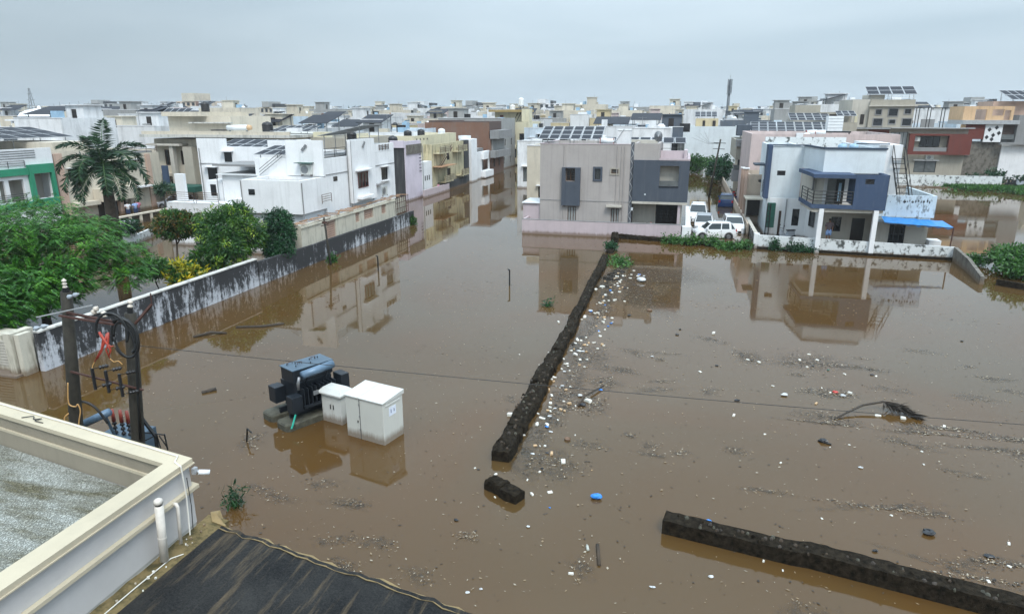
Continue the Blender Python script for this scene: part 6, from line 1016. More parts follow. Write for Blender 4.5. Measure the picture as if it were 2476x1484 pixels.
# domed pavilions and big white house on the left
dp=empty('domed_house',(-92,88,0),'white house with a domed rooftop pavilion at the left edge','house')
shell(dp,-110,-84,84,98,-.6,7.9,7.2,'white_paint',S_=[(-108+3.1*k,-106.6+3.1*k,z,z+1.3) for k in range(8) for z in (1.4,4.8)]); [window(dp,'y',84,1,-108+3.1*k,-106.6+3.1*k,z,z+1.3,'frame_brown','glass_dark',2,hood=.4) for k in range(8) for z in (1.4,4.8)]; part(dp,'balcony','t_blue',[(-98,-92,83,83.99,3.6,4.5)]); part(dp,'side_block','t_blue',[(-90,-84.5,81,83.99,-.6,6.0)]); part(dp,'pavilion_slab','white_bright',[(-104.6,-97.4,86.8,93.2,8.9,9.1),(-104,-98,87,93,7.4,7.6)])
for x in (-103.8,-102.2,-100.6,-99,-98.3): part(dp,'pavilion_column','white_bright',[(x,x+.35,87.1,87.5,7.603,8.897)])
part(dp,'pavilion_core','light_beige',[(-103.2,-98.6,88.4,92.4,7.603,8.897)])
m=MB(); m.lathe(-101,90,[(3.2,9.103),(3.15,9.5),(2.7,10.1),(1.8,10.5),(.7,10.75),(.3,10.8),(.12,11.2)],18); m.build('dome','white_bright',dp,True)
for x,lab in ((-96.6,'left of two small white pavilions behind the palm'),(-84.5,'right of two small white pavilions behind the palm')):
    r_=empty('rooftop_pavilion',(x,100,7),lab,'pavilion'); part(r_,'column','white_bright',[(x+dx,x+dx+.3,100,100.3,6.9,8.3) for dx in (-1.3,-.4,.5,1.2)]); part(r_,'core','t_grey',[(x-1.0,x+1.1,100.8,102,6.9,8.3)]); m=MB(); m.lathe(x,101,[(2.1,8.3),(2.0,8.45),(1.1,8.9),(.15,9.3)],12); m.build('roof','white_bright',r_); part(r_,'base','white_paint',[(x-2,x+2,99.5,103,-.6,6.9)])
solar(-100,70,9.2,16,4,1.2,2.4,9,2,R(-8),'very long solar canopy rising at the top left edge of the picture'); part(dp,'canopy_building','white_paint',[(-112,-90,66,74,-.6,9.2)])
solar(-96,112,9.0,9,4,.4,2.0,7,2,R(10),'long tilted solar canopy left of the palm crown')
# masts
ms=empty('mobile_mast',(12.9,250,0),'tall grey mobile phone mast with antenna panels on the skyline','mast'); m=MB(); m.tube([(12.9,250,-.6),(12.9,250,21)],[.62,.42],10); m.build('shaft','mast_grey',ms,True)
for z in (20.2,17.8):
    for k in range(5): a=k*2*math.pi/5; m=MB(); m.box(12.9+.65*math.cos(a)-.15,12.9+.65*math.cos(a)+.15,250+.75*math.sin(a)-.1,250+.75*math.sin(a)+.1,z-1.1,z+1.0); m.build('antenna_panel','steel_grey' if k%2 else 'mast_grey',ms)
m=MB(); m.cyl(12.9,250,18.9,19.0,.95,10); m.cyl(12.9,250,16.4,16.5,.95,10); m.build('platform','mast_grey',ms); m=MB(); m.tube([(12.9,250,21),(12.9,250,22.6)],.06,5); m.build('lightning_rod','steel_grey',ms)
lm=empty('lattice_mast',(-341,300,0),'grey lattice power mast on the far left skyline','mast'); m=MB()
for a in (0,1,2,3): dx,dy=((-1,-1),(1,-1),(1,1),(-1,1))[a]; m.tube([(-341+dx*2.2,300+dy*2.2,-.6),(-341+dx*1.0,300+dy*1.0,12),(-341+dx*.2,300+dy*.2,23)],.14,4)
for z in range(1,22,2): s_=2.2-2.0*z/23; m.tube([(-341-s_,300-s_,z),(-341+s_*.92,300-s_*.92,z+2)],.07,4); m.tube([(-341+s_,300-s_,z),(-341-s_*.92,300-s_*.92,z+2)],.07,4)
m.build('lattice','steel_grey',lm)
for z in (14,17,20): m=MB(); m.tube([(-344.5+.8*(z-14)/3,300,z),(-337.5-.8*(z-14)/3,300,z)],.14,4); m.build('crossarm','steel_grey',lm)
for i,(x,y,h,lab) in enumerate(((-236,330,15,'left of two thin grey antenna poles right of the beige tower'),(-232,330,15,'right of two thin grey antenna poles right of the beige tower'),(-155,500,17,'thin pale radio mast on the middle left skyline'),(-68,520,16,'thin mast on the skyline left of the temple'))):
    r_=empty('antenna_pole',(x,y,0),lab,'mast'); m=MB(); m.tube([(x,y,0),(x,y,h)],.35 if i<2 else .22,6); m.build('shaft','steel_grey',r_); m=MB(); m.box(x-.7,x+.7,y-.2,y+.2,h-3.2,h-.6); m.build('antenna_panel','steel_grey',r_)
tp_=empty('temple_spire',(-39,500,0),'small pinkish temple spire with a flagpole on the skyline','temple'); m=MB(); m.lathe(-39,500,[(3.2,-.6),(3.2,7),(3.0,9),(2.3,11.5),(1.2,13.5),(.3,14.6),(.1,15.2)],12); m.build('spire','t_pink',tp_,True); m=MB(); m.tube([(-38.4,500,13),(-37.4,500,18.5)],.12,4); m.build('flagpole','steel_grey',tp_)
# ================================================================ vegetation
def unit(v): return v/np.maximum(np.linalg.norm(v,axis=1,keepdims=True),1e-6)
def leaves(C,D,L,Wd,up=.35,rs=RN):
    """rhombus leaves: centre C, direction D, length L, width Wd -> vertices, quads"""
    n=len(C); D=unit(D); s=unit(np.cross(D,rs.normal(size=(n,3))+np.array([0,0,up]))); nrm=np.cross(D,s)
    L=np.asarray(L).reshape(-1,1); Wd=np.asarray(Wd).reshape(-1,1); a=C; b=C+D*L*.45+s*Wd*.5+nrm*Wd*.15; c=C+D*L; d=C+D*L*.45-s*Wd*.5+nrm*Wd*.15
    V=np.stack([a,b,c,d],1).reshape(-1,3); return V,np.arange(4*n).reshape(-1,4)
def lobes_pts(lobes,n,rs=RN,shell=.55):
    w=np.array([l[3]*l[4]*l[5] for l in lobes])**.67; w/=w.sum(); out=[];nn=[]
    for l,k in zip(lobes,(w*n).astype(int)+1):
        d=unit(rs.normal(size=(k,3))); r=(shell+(1-shell)*rs.rand(k,1))*(.88+.24*rs.rand(k,1)); p=np.array(l[:3])+d*r*np.array(l[3:6]); out.append(p); nn.append(d)
    return np.concatenate(out),np.concatenate(nn)
def limb_tree(root,base,top,lobes,r0,mt='bark',zb=-.6):
    m=MB(); b=Vector(base); t=Vector(top); mid=b.lerp(t,.5)+Vector((random.uniform(-.15,.15),random.uniform(-.15,.15),0)); m.tube([b,mid,t],[r0,r0*.8,r0*.6],8)
    for l in lobes: c=Vector(l[:3]); m.tube([t-Vector((0,0,.1)),t.lerp(c,.5)+Vector((random.uniform(-.2,.2),random.uniform(-.2,.2),.1)),c],[r0*.5,r0*.3,r0*.12],6)
    return m.build('trunk',mt,root,True)
def leafy_tree(name,label,base,top,lobes,ncl,per,L,Wd,mt,r0=.12,cat='tree',accent=None,droop=.5,csize=.28):
    root=empty(name,(base[0],base[1],0),label,cat); limb_tree(root,(base[0],base[1],-.6),top,lobes,r0)
    def crown(ncl,m_,nm,shell=.5):
        P,Nn=lobes_pts(lobes,ncl,shell=shell); n=len(P)*per; C=np.repeat(P,per,0)+RN.normal(size=(n,3))*csize*.35; D=np.repeat(Nn,per,0)*.7+RN.normal(size=(n,3))*.8+np.array([0,0,-droop])
        V,Q=leaves(C,D,L*(.6+.7*RN.rand(n)),Wd*(.7+.6*RN.rand(n))); return npmesh(nm,V,Q,m_,root)
    crown(ncl,mt,'crown')
    if accent: crown(int(ncl*accent[1]),accent[0],'young_leaves',.92)
    return root
# gulmohar with feathery layered foliage
gr=empty('gulmohar_tree',(-29.8,24.8,0),'large bright green feathery gulmohar tree overhanging the near end of the boundary wall','tree')
lob=[(-28.6,26.2,3.6,2.3,2.6,1.5),(-30.6,24.6,4.1,2.6,2.6,1.6),(-29.2,22.6,2.9,2.0,1.8,1.2),(-27.6,24.4,2.6,1.7,2.2,1.0),(-31.6,27.4,4.6,2.6,2.4,1.4),(-33.4,24.0,4.2,2.4,2.4,1.7),(-27.9,28.4,2.9,1.6,1.6,.9),(-30.2,21.6,2.2,1.4,1.2,1.0),(-26.6,27.6,2.1,1.0,1.3,.6),(-27.0,21.8,1.9,1.0,1.0,.7),(-30.4,29.8,3.9,1.5,1.6,.8),(-29.2,25.8,1.6,1.3,1.6,.8),(-31.5,22.2,3.0,1.6,1.5,1.2),(-28.0,20.8,2.4,1.7,1.5,1.4),(-29.6,19.6,2.8,1.6,1.4,1.5),(-27.2,22.6,2.3,1.2,1.4,1.1),(-27.0,20.6,2.2,1.4,1.1,1.0)]
lob=[(a-.5,b-.2,c,d*.98,e_,f*1.05) for a,b,c,d,e_,f in lob]
limb_tree(gr,(-29.8,24.8,-.6),(-29.9,24.8,1.6),lob,.24)
P,Nn=lobes_pts(lob,9800,shell=.5); n=len(P)
ax=unit(np.concatenate([Nn[:,:2]+RN.normal(size=(n,2))*1.1,np.zeros((n,1))],1)); ax[:,2]=.25-.75*RN.rand(n); ax=unit(ax); sd_=unit(np.cross(ax,np.array([0,0,1.]))); Ls=.38*(.7+.6*RN.rand(n,1)); Vs=[]
for k in range(7):
    t=(k+.6)/7.2; c=P+ax*Ls*t; c[:,2]-=(t*t*.16); pl=Ls*.42*(1-abs(t-.4)*.9)
    for s_ in (-1,1): Vs.append(np.stack([c,c+ax*.036+sd_*s_*pl*.5,c+ax*.02+sd_*s_*pl+np.array([0,0,-.03]),c-ax*.03+sd_*s_*pl*.5],1))
V=np.concatenate(Vs,0).reshape(-1,3)
perm=None; npmesh('crown',V,np.arange(len(V)).reshape(-1,4),'leaf_feathery',gr)
leafy_tree('mango_tree','round mango tree with yellow-green and russet young leaves leaning over the boundary wall',(-27.0,34.6),(-27.0,34.8,1.5),[(-27.2,35.2,3.3,1.5,1.5,1.35),(-26.4,34.4,2.3,1.2,1.5,1.1),(-27.9,35.8,2.2,1.2,1.2,1.1),(-26.3,36.2,2.8,1.1,1.2,1.1),(-27.4,33.8,1.7,1.1,1.1,.8),(-27.3,36.8,3.9,.9,.9,.7)],1350,16,.26,.075,'leaf_mango',.14,accent=('leaf_lime',.08))
leafy_tree('dark_tree','dark glossy green tree beside the mango tree over the boundary wall',(-25.7,38.4),(-25.7,38.4,1.2),[(-25.6,38.5,2.3,1.15,1.2,1.3),(-25.2,37.7,1.5,.9,1.0,.8),(-25.9,39.2,3.1,.85,.9,.8),(-25.6,38.8,3.7,.35,.35,.4)],620,18,.20,.08,'leaf_dark',.1)
leafy_tree('small_tree','small tree with reddish tips and a thin bare trunk standing in the flooded garden',(-32.4,36.9),(-32.6,37.4,1.7),[(-33.0,37.7,2.75,1.3,1.2,.75),(-32.0,38.0,2.9,1.2,1.1,.8),(-32.5,37.2,3.4,.9,.8,.5)],520,15,.24,.075,'leaf_mango',.09,accent=('leaf_russet',.3))
leafy_tree('yellow_shrub','yellow and green crotons growing just behind the white-topped boundary wall',(-27.6,31.8),(-27.6,31.8,.6),[(-27.7,31.9,1.3,.8,.7,.5),(-27.2,31.3,.95,.6,.5,.35),(-26.9,32.1,1.0,.6,.5,.35)],110,16,.36,.11,'leaf_weed',.05,'shrub',accent=('leaf_yellow',.75))
leafy_tree('shrub','loose green shrub between the gulmohar and the yellow crotons',(-29.2,31.4),(-29.2,31.4,.7),[(-29.2,31.5,1.5,.9,.8,.6)],130,14,.24,.07,'leaf_weed',.05,'shrub')
leafy_tree('shrub','pale shrub under the mango tree crown beside the white house terrace',(-29.8,38.2),(-29.8,38.2,.7),[(-29.8,38.3,1.5,1.0,.9,.6)],130,14,.24,.07,'leaf_mango',.05,'shrub')
leafy_tree('young_palm','small young palm in front of the cream house awning',(-53.5,60.5),(-53.5,60.5,2.0),[(-53.5,60.5,2.4,.7,.7,.35)],40,14,.7,.08,'leaf_palm',.08)
leafy_tree('climber','dark climbing plant over the stained white wall stub',(-41.6,43.0),(-41.6,43.0,1.0),[(-41.6,43.0,1.6,.9,.7,.6)],90,14,.26,.09,'leaf_dark',.06,'plant')
# royal palm
pr_=empty('royal_palm',(-37.9,37.8,0),'tall royal palm with drooping fronds and dark trunk at the upper left','palm tree')
m=MB(); m.tube([(-37.9,37.8,-.6),(-37.9,37.8,2.5),(-37.9,37.8,5.4)],[.40,.42,.30],12); m.build('trunk','palm_bark',pr_,True); m=MB(); m.tube([(-37.9,37.8,5.4),(-37.9,37.8,6.2),(-37.9,37.8,7.0)],[.28,.24,.12],10); m.build('crownshaft','crownshaft',pr_,True)
def frond(root,org,az,el0,L,droop,ll=.62):
    n=26; pts=[]; p=Vector(org); a=el0
    for i in range(n+1):
        pts.append(p.copy()); a-=droop*(.4+1.5*i/n)/n; d=Vector((math.cos(az)*math.cos(a),math.sin(az)*math.cos(a),math.sin(a))); p=p+d*L/n
    C=[];D=[];LL=[]
    for i in range(3,n):
        d=(pts[i+1]-pts[i]).normalized(); s_=d.cross(Vector((0,0,1)))
        s_=s_.normalized() if s_.length>.1 else Vector((math.sin(az),-math.cos(az),0)); u=s_.cross(d)
        for k in range(4):
            q=pts[i].lerp(pts[i+1],k/4); t=(i+k/4)/n; l_=ll*(math.sin(min(1,t*1.05)*math.pi)**.55+.12)
            for sg in (-1,1):
                w__=random.uniform(-.35,.65); C.append(q); D.append(s_*sg+d*.55+u*w__+Vector((0,0,-.35))); LL.append(l_*random.uniform(.8,1.1))
    V,Q=leaves(np.array(C),np.array(D),np.array(LL),np.full(len(C),.085)); o=npmesh('frond',V,Q,'leaf_palm',root)
    m=MB(); m.tube(pts,[.05-.042*i/n for i in range(n+1)],5); r=m.build('midrib','crownshaft',o); return o
for k,(az,el,L_,dr) in enumerate(((10,20,3.3,1.9),(-25,48,3.4,2.1),(-60,5,3.3,1.6),(-95,35,3.2,2.2),(-130,10,3.3,1.7),(-165,40,3.3,2.0),(165,12,3.4,1.7),(130,45,3.2,2.0),(95,15,3.2,1.8),(60,50,3.2,2.1),(30,62,3.0,1.5),(-40,-12,3.2,1.3),(185,-15,3.2,1.3),(-80,70,2.9,1.2),(100,82,2.9,.5),(-10,-10,3.4,1.4),(-110,-20,3.1,1.2),(200,65,3.0,1.6))):
    frond(pr_,(-37.9,37.8,6.75),R(az+14),R(el),L_*1.12,dr*1.08,.74)
# town trees and weeds
def weed(name,label,x,y,lob_,n,mt='leaf_weed',L=.2,Wd=.1,cat='plant',per=10):
    root=empty(name,(x,y,0),label,cat); P,Nn=lobes_pts(lob_,n,shell=.15); k=len(P)*per; C=np.repeat(P,per,0)+RN.normal(size=(k,3))*.12; C[:,2]=np.maximum(C[:,2],.02); D=np.repeat(Nn,per,0)*.4+RN.normal(size=(k,3))
    V,Q=leaves(C,D,L*(.6+.7*RN.rand(k)),Wd*(.7+.6*RN.rand(k))); npmesh('foliage',V,Q,mt,root)
    m=MB()
    for i in range(min(14,len(P))): p=P[i]; m.tube([(x+(p[0]-x)*.4,y+(p[1]-y)*.4,-.3),tuple(p)],[.02,.008],4)
    m.build('stems','crownshaft',root); return root
weed('water_weed','green leafy weeds growing along the dark wall edge beside the white pillar',.2,54.0,[(-.4,54.6,.25,1.1,.8,.35),(.9,54.2,.35,.8,.7,.4)],130)
weed('water_weed','green leafy weeds trailing in the water right in front of the parked hatchback',3.3,53.4,[(2.6,54.2,.4,.8,.5,.5),(3.6,53.3,.2,1.3,1.3,.3),(4.9,53.8,.25,.7,.8,.35)],210)
weed('water_weed','low dark weeds on the broken wall stump in the weedy gap',-5.0,50.6,[(-5.0,50.4,.35,.5,.9,.2)],45,'leaf_dark'); weed('water_weed','low grassy weeds along the far end of the central wall',-3.9,47.0,[(-4.0,46.2,.08,1.0,2.0,.12)],60)
weed('moss_plant','dark moss and creeper on the foot of the compound wall near its left end',8.6,53.2,[(8.8,53.3,.3,1.7,.35,.3),(7.0,53.6,.4,.4,.3,.5)],130,'leaf_dark',.14,.1)
weed('bush','big green bush filling the right edge of the picture behind the dark wall stub',22.5,48.5,[(22.0,49.0,1.0,2.2,2.0,1.0),(24.5,48.5,1.3,2.0,2.4,1.2),(20.6,47.6,.7,1.2,1.4,.7),(23,46.0,.8,1.6,1.4,.8),(21.4,51.0,.8,1.4,1.2,.7)],1100,'leaf_weed',.26,.13)
weed('bush','small loose weeds in the water left of the big bush',19.9,51.6,[(19.9,51.6,.4,.6,.9,.4)],60); weed('water_weed','small green weed tuft at the foot of the leaning street pole',-23.4,41.5,[(-23.5,41.6,.25,.35,.5,.3)],30); weed('water_weed','green weed tuft at the far end of the boundary wall',-24.2,58.2,[(-24.3,58.2,.4,.3,.5,.4)],30)
weed('water_plant','small dark spiky plant standing in the water beside the black roof corner',-10.95,13.35,[(-10.95,13.35,.22,.18,.18,.22)],16,'leaf_dark',.22,.03,'plant',12); weed('water_weed','floating green twig left of the central wall',-6.66,34.3,[(-6.66,34.27,.12,.2,.2,.12)],10,'leaf_dark',.2,.06)
weed('street_bush','bright green shrubs in the flooded street in front of the pale block',3,122,[(1.8,124,1.6,2.6,1.5,1.7),(4.6,119,1.6,1.5,1.5,1.8)],420,'leaf_weed',.4,.2); weed('street_bush','dark green tree overhanging the street beside the grey balcony house',5.8,106,[(5.6,106,2.2,1.5,2.2,1.9),(5.0,112,1.8,1.6,1.6,1.6)],420,'leaf_dark',.4,.2)
weed('bush','dark shrubs between the long white wall and the far right house',42,110,[(43,110.5,1.2,1.6,1.2,1.3),(47,109.5,1.0,2.4,1.4,1.1),(40.5,111,.9,1.2,.8,1.0)],420,'leaf_dark',.35,.18); weed('bush','green shrubs under the yellow house beside the water street',-30,136,[(-30,136,1.0,1.8,1.6,1.1),(-28,131,.6,1.6,1.6,.7)],260,'leaf_weed',.4,.2)
# grassy bank on the right
k=9000; C=np.stack([34+RN.rand(k)*20,98+RN.rand(k)*9,np.zeros(k)],1); keep=(C[:,1]>106.2-(C[:,0]-34)*.75+1.5*np.sin(C[:,0]*1.3))|(RN.rand(k)<.04); C=C[keep]; C[:,2]=.05+.3*RN.rand(len(C)); V,Q=leaves(C,RN.normal(size=C.shape)*.5+np.array([0,0,1.]),.55*np.ones(len(C)),.16*np.ones(len(C))); tag(npmesh('grass',V,Q,'leaf_weed'),kind='stuff')
trees=[]
def tproto(lobs,mt,h):
    root=bpy.data.objects.new('tree',None); COL.objects.link(root); m=MB(); m.tube([(0,0,-.6),(0,0,h*.5)],[.3,.2],7); m.build('trunk','bark',root); P,Nn=lobes_pts(lobs,260,shell=.4); n=len(P)*7; Cc=np.repeat(P,7,0)+RN.normal(size=(n,3))*.3; V,Q=leaves(Cc,np.repeat(Nn,7,0)*.5+RN.normal(size=(n,3)),.8*(.6+.7*RN.rand(n)),.42*(.6+.7*RN.rand(n))); npmesh('crown',V,Q,mt,root); return root
TP=[tproto([(0,0,6,3,3,2.2),(1.8,.6,5,2,2,1.6),(-1.6,-.5,5.4,2.2,2,1.7)],'leaf_far',6),tproto([(0,0,7.5,2.2,2.2,2.6),(.8,.5,5.2,1.9,1.9,1.8)],'leaf_dark',7),tproto([(0,0,5,3.6,3,1.6),(-2.4,.4,4.4,1.8,1.8,1.3)],'leaf_weed',5)]
TL=[(-150,215),(-160,262),(-128,190),(-83,158),(-76,146),(-44,250),(-105,320),(-190,300),(-64,212),(-20,210),(66,230),(20,262),(-250,330),(-300,350),(-80,300),(-10,300),(60,310),(90,300),(110,330),(130,360),(95,250),(78,190),(-140,400),(-180,430),(-200,390),(-60,420),(-20,400),(140,400),(112,280),(-120,450),(-92,460),(-70,445),(20,460),(-45,460)]
TL.sort(key=lambda q:math.atan2(q[0],q[1])); tp_n=[0,0,0]
for i,(x,y) in enumerate(TL):
    k=i%3; o=TP[k] if tp_n[k]==0 else copy_tree(TP[k]); tp_n[k]+=1; o.location=(x,y,0); s_=random.uniform(.72,.98)*(1+y/1500); o.scale=(s_*1.1,s_*1.1,s_); o.rotation_euler=(0,0,random.uniform(0,6))
    tag(o,'%s tree among the distant rooftops, %dth tree from the left of the town'%(('rounded grey-green','tall dark green','spreading light green')[k],i+1),'tree','trees among the town roofs')
# far tree belt
k=30000; a=RN.rand(k)*1.9-1.35; d_=900+500*RN.rand(k); P=np.stack([np.sin(a)*d_,np.cos(a)*d_,4+9*RN.rand(k)*(.6+.4*np.sin(a*37)+.3*np.sin(a*91))],1); V,Q=leaves(P,RN.normal(size=P.shape),7*np.ones(k),5*np.ones(k)); tag(npmesh('distant_trees',V,Q,'leaf_far'),kind='stuff')
# ================================================================ cars
def car(label,x,y,z,head,L=3.6,W=1.6,H=1.5,col='car_white',hood=.9,cab=(.28,.92),suv=False,rails=False,name='parked_car',roofc=None,group='cars parked in the flooded driveway'):
    root=empty(name,(0,0,0),label,'car',group); hb=hood; gr_=.18
    # stations along the length: x, sill half width, belt height, top height, top half width
    xs=[0,.03,.10,cab[0]-.04,cab[0],cab[0]+.14,cab[0]+.30,cab[1]-.16,cab[1]-.02,.985,1.0]
    bh=[.55,.70,.80*1,hb,hb+.02,hb+.03,hb+.04,hb+.05,hb+.06,hb-.02,.60]
    hw=[.40,.46,.485,.495,.5,.5,.5,.5,.495,.475,.42]
    m=MB(); rs=[]
    for t,b_,w__ in zip(xs,bh,hw):
        X=L/2-L*t; w_2=W*w__; rs.append([(X,-w_2*.93,gr_+ (.08 if t in(0,1.) else 0)),(X,-w_2,gr_+.16),(X,-w_2,b_*.72),(X,-w_2*.94,b_),(X,-w_2*.5,b_+.03),(X,w_2*.5,b_+.03),(X,w_2*.94,b_),(X,w_2,b_*.72),(X,w_2,gr_+.16),(X,w_2*.93,gr_+(.08 if t in(0,1.) else 0))])
    m.rings(rs); o=m.build('body',col,root,True); e=o.modifiers.new('e','EDGE_SPLIT'); e.split_angle=R(42)
    # cabin: glass house
    c0,c1=cab; zb=hb+.03; P=lambda t,wf,z:(L/2-L*t,W*wf,z)
    A=[(c0,.455,zb),(c1,.455,zb)]; T=[(c0+.15,.37,H-.05),(c1-(.05 if suv else .09),.37,H-.05)]
    m=MB(); vs=[P(c0,-.455,zb),P(c1,-.455,zb),P(c1,.455,zb),P(c0,.455,zb),P(T[0][0],-.37,H-.05),P(T[1][0],-.37,H-.05),P(T[1][0],.37,H-.05),P(T[0][0],.37,H-.05)]
    m.add(vs,[(0,1,5,4),(1,2,6,5),(2,3,7,6),(3,0,4,7)]); m.build('glasshouse','car_glass',root)
    m=MB(); rr=[[P(T[0][0]-.015,-.36,H-.06),P(T[1][0]+.02,-.36,H-.06),P(T[1][0]+.02,.36,H-.06),P(T[0][0]-.015,.36,H-.06)],[P(T[0][0],-.385,H-.045),P(T[1][0]+.015,-.385,H-.045),P(T[1][0]+.015,.385,H-.045),P(T[0][0],.385,H-.045)],[P(T[0][0]+.04,-.33,H),P(T[1][0]-.03,-.33,H),P(T[1][0]-.03,.33,H),P(T[0][0]+.04,.33,H)]]; m.rings(rr); m.build('roof',roofc or col,root)
    for sg in (-1,1):
        for (ta,tb_,w__) in ((c0,T[0][0],.035),(c1,T[1][0],.05),((c0+c1)/2+.02,(c0+c1)/2+.03,.022),(c1-.14,c1-.15,.05)):
            m=MB(); za=zb; zt=H-.045; q=.008
            a_=P(ta,sg*(.455+q),za); b_=P(tb_,sg*(.375+q),zt); dx=L*w__; m.add([a_,(a_[0]-dx,a_[1],a_[2]),(b_[0]-dx,b_[1],b_[2]),b_,(a_[0],a_[1]-sg*.05,a_[2]),(a_[0]-dx,a_[1]-sg*.05,a_[2]),(b_[0]-dx,b_[1]-sg*.05,b_[2]),(b_[0],b_[1]-sg*.05,b_[2])],[(0,1,2,3),(0,3,7,4),(1,5,6,2),(4,7,6,5)]); m.build('pillar',col,root)
        m=MB(); m.box(L/2-L*(c0+.06)-.08,L/2-L*(c0+.06)+.08,sg*(W/2+.10)-.08,sg*(W/2+.10)+.08,hb+.05,hb+.2); m.build('wing_mirror','car_black' if suv else col,root)
        for t in (.17,.81):
            X=L/2-L*t; wh_=MB(); n=16; rd=.31 if not suv else .36
            def ring(r,yy): return [(X+r*math.cos(2*math.pi*k/n),yy,rd+r*math.sin(2*math.pi*k/n)) for k in range(n)]
            wh_.rings([ring(rd*.9,sg*(W/2-.2)),ring(rd,sg*(W/2-.17)),ring(rd,sg*(W/2+.0)),ring(rd*.86,sg*(W/2+.02)),ring(rd*.62,sg*(W/2-.0))]); w_o=wh_.build('wheel','rubber_black',root)
            q=MB(); q.rings([ring(rd*.61,sg*(W/2-.01)),ring(rd*.55,sg*(W/2+.012)),ring(rd*.12,sg*(W/2+.018))]); q.build('rim','rim',w_o)
            a_=MB(); a_.rings([ring(rd*1.18,sg*(W/2-.02)),ring(rd*1.18,sg*(W/2+.006)),ring(rd*1.04,sg*(W/2+.006)),ring(rd*1.04,sg*(W/2-.02))],cap=False); a_.build('wheel_arch','car_black',root)
        m=MB(); m.box(L/2-.12,L/2+.0,sg*W*.36-.14,sg*W*.36+.14,.62,.76); m.build('headlight','lamp_clear',root); m=MB(); m.box(-L/2-.01,-L/2+.1,sg*W*.4-.09,sg*W*.4+.09,.7,.95); m.build('tail_light','lamp_red',root)
        if rails: m=MB(); m.tube([P(T[0][0]+.05,sg*.34,H+.03),P(T[1][0]-.04,sg*.34,H+.03)],.025,5); m.build('roof_rail','car_black',root)
        m=MB(); 
        for t in (c0+.05,(c0+c1)/2+.03): X=L/2-L*t; m.box(X-.008,X+.008,sg*(W/2-.02),sg*(W/2+.004),.35,hb); 
        m.build('door_gap','car_black',root); m=MB(); m.box(L/2-L*((c0+c1)/2)-.05,L/2-L*((c0+c1)/2)+.09,sg*(W/2-.01),sg*(W/2+.025),hb-.12,hb-.09); m.build('door_handle',col,root)
    m=MB(); m.box(L/2-.05,L/2+.02,-W*.3,W*.3,.33,.52); m.build('grille','car_black',root); m=MB(); m.box(L/2+.021,L/2+.035,-.25,.25,.36,.47); m.build('number_plate','plate_white',root); m=MB(); m.box(-L/2-.03,-L/2+.04,-W*.42,W*.42,.3,.5); m.build('rear_bumper','car_black' if suv else col,root)
    root.location=(x,y,z); root.rotation_euler=(0,0,head); return root
car('white hatchback nearest the water, turned sideways across the flooded driveway',2.75,58.35,-.12,R(192),3.4,1.5,1.42,hood=.86,cab=(.22,.96))
car('white compact car with dark windscreen facing the camera right behind the hatchback',2.0,62.2,-.15,R(268),3.9,1.66,1.52,hood=.92,cab=(.26,.93),roofc='car_grey')
car('white SUV with black roof rails at the back of the row beside the white-topped wall',1.55,68.0,-.15,R(268),4.2,1.78,1.72,hood=1.0,cab=(.26,.97),suv=True,rails=True)
car('white compact SUV with black lower grille parked alone against the panelled fence',4.55,62.6,-.3,R(272),3.9,1.74,1.58,hood=1.0,cab=(.24,.95),suv=True)
car('dark blue car half hidden behind the beige street wall',4.9,80.2,-.2,R(84),4.0,1.7,1.55,'car_blue',hood=.95,cab=(.24,.95),group='cars further up the flooded streets')
car('grey and white car parked under the green awning of the cream house',-54.6,63.6,-.2,R(185),4.0,1.7,1.5,'car_grey',hood=.92,cab=(.25,.93),group='cars further up the flooded streets')
car('blue-grey car far up the flooded street beside the bright shrubs',1.3,130,-.1,R(180),4.0,1.7,1.5,'car_grey',hood=.92,cab=(.25,.93),group='cars further up the flooded streets')
def bike(label,x,y,z,head,col='car_black'):
    root=empty('motor_scooter',(0,0,0),label,'motor scooter')
    for dx in (-.6,.6):
        m=MB(); n=14; m.rings([[(dx+r*math.cos(2*math.pi*k/n),yy,.27+r*math.sin(2*math.pi*k/n)) for k in range(n)] for r,yy in ((.2,-.05),(.27,-.04),(.27,.04),(.2,.05))]); m.build('wheel','rubber_black',root)
    m=MB(); m.rings([[(-.75,-.1,.45),(-.75,.1,.45),(-.7,.08,.75),(-.7,-.08,.75)],[(-.2,-.16,.3),(-.2,.16,.3),(-.2,.14,.78),(-.2,-.14,.78)],[(0,-.14,.25),(0,.14,.25),(0,.12,.4),(0,-.12,.4)],[(.4,-.14,.25),(.4,.14,.25),(.42,.16,.9),(.42,-.16,.9)],[(.55,-.08,.4),(.55,.08,.4),(.5,.1,.95),(.5,-.1,.95)]]); m.build('body',col,root)
    m=MB(); m.box(-.75,-.05,-.12,.12,.78,.86); m.build('seat','rubber_black',root); m=MB(); m.tube([(.42,-.34,1.02),(.45,0,1.0),(.42,.34,1.02)],.02,6); m.build('handlebar','black_steel',root); m=MB(); m.tube([(.6,0,.27),(.45,0,1.0)],.03,6); m.build('fork','galv',root)
    for s_ in (-1,1): m=MB(); m.tube([(.42,s_*.28,1.02),(.38,s_*.34,1.2)],.01,4); m.box(.36,.38,s_*.34-.06,s_*.34+.06,1.18,1.28); m.build('mirror','black_steel',root)
    root.location=(x,y,z); root.rotation_euler=(0,0,head)
for i,(x,y,h_,lab) in enumerate(((43.2,106.2,200,'left scooter of four parked at the right end of the long white wall'),(44.4,106.4,190,'second scooter from the left of the four beside the long white wall'),(45.7,106.2,205,'third scooter from the left of the four beside the long white wall'),(47.2,106.6,180,'rightmost scooter of the four beside the long white wall'))): bike(lab,x,y,.45,R(h_),('car_black','car_grey')[i%2])
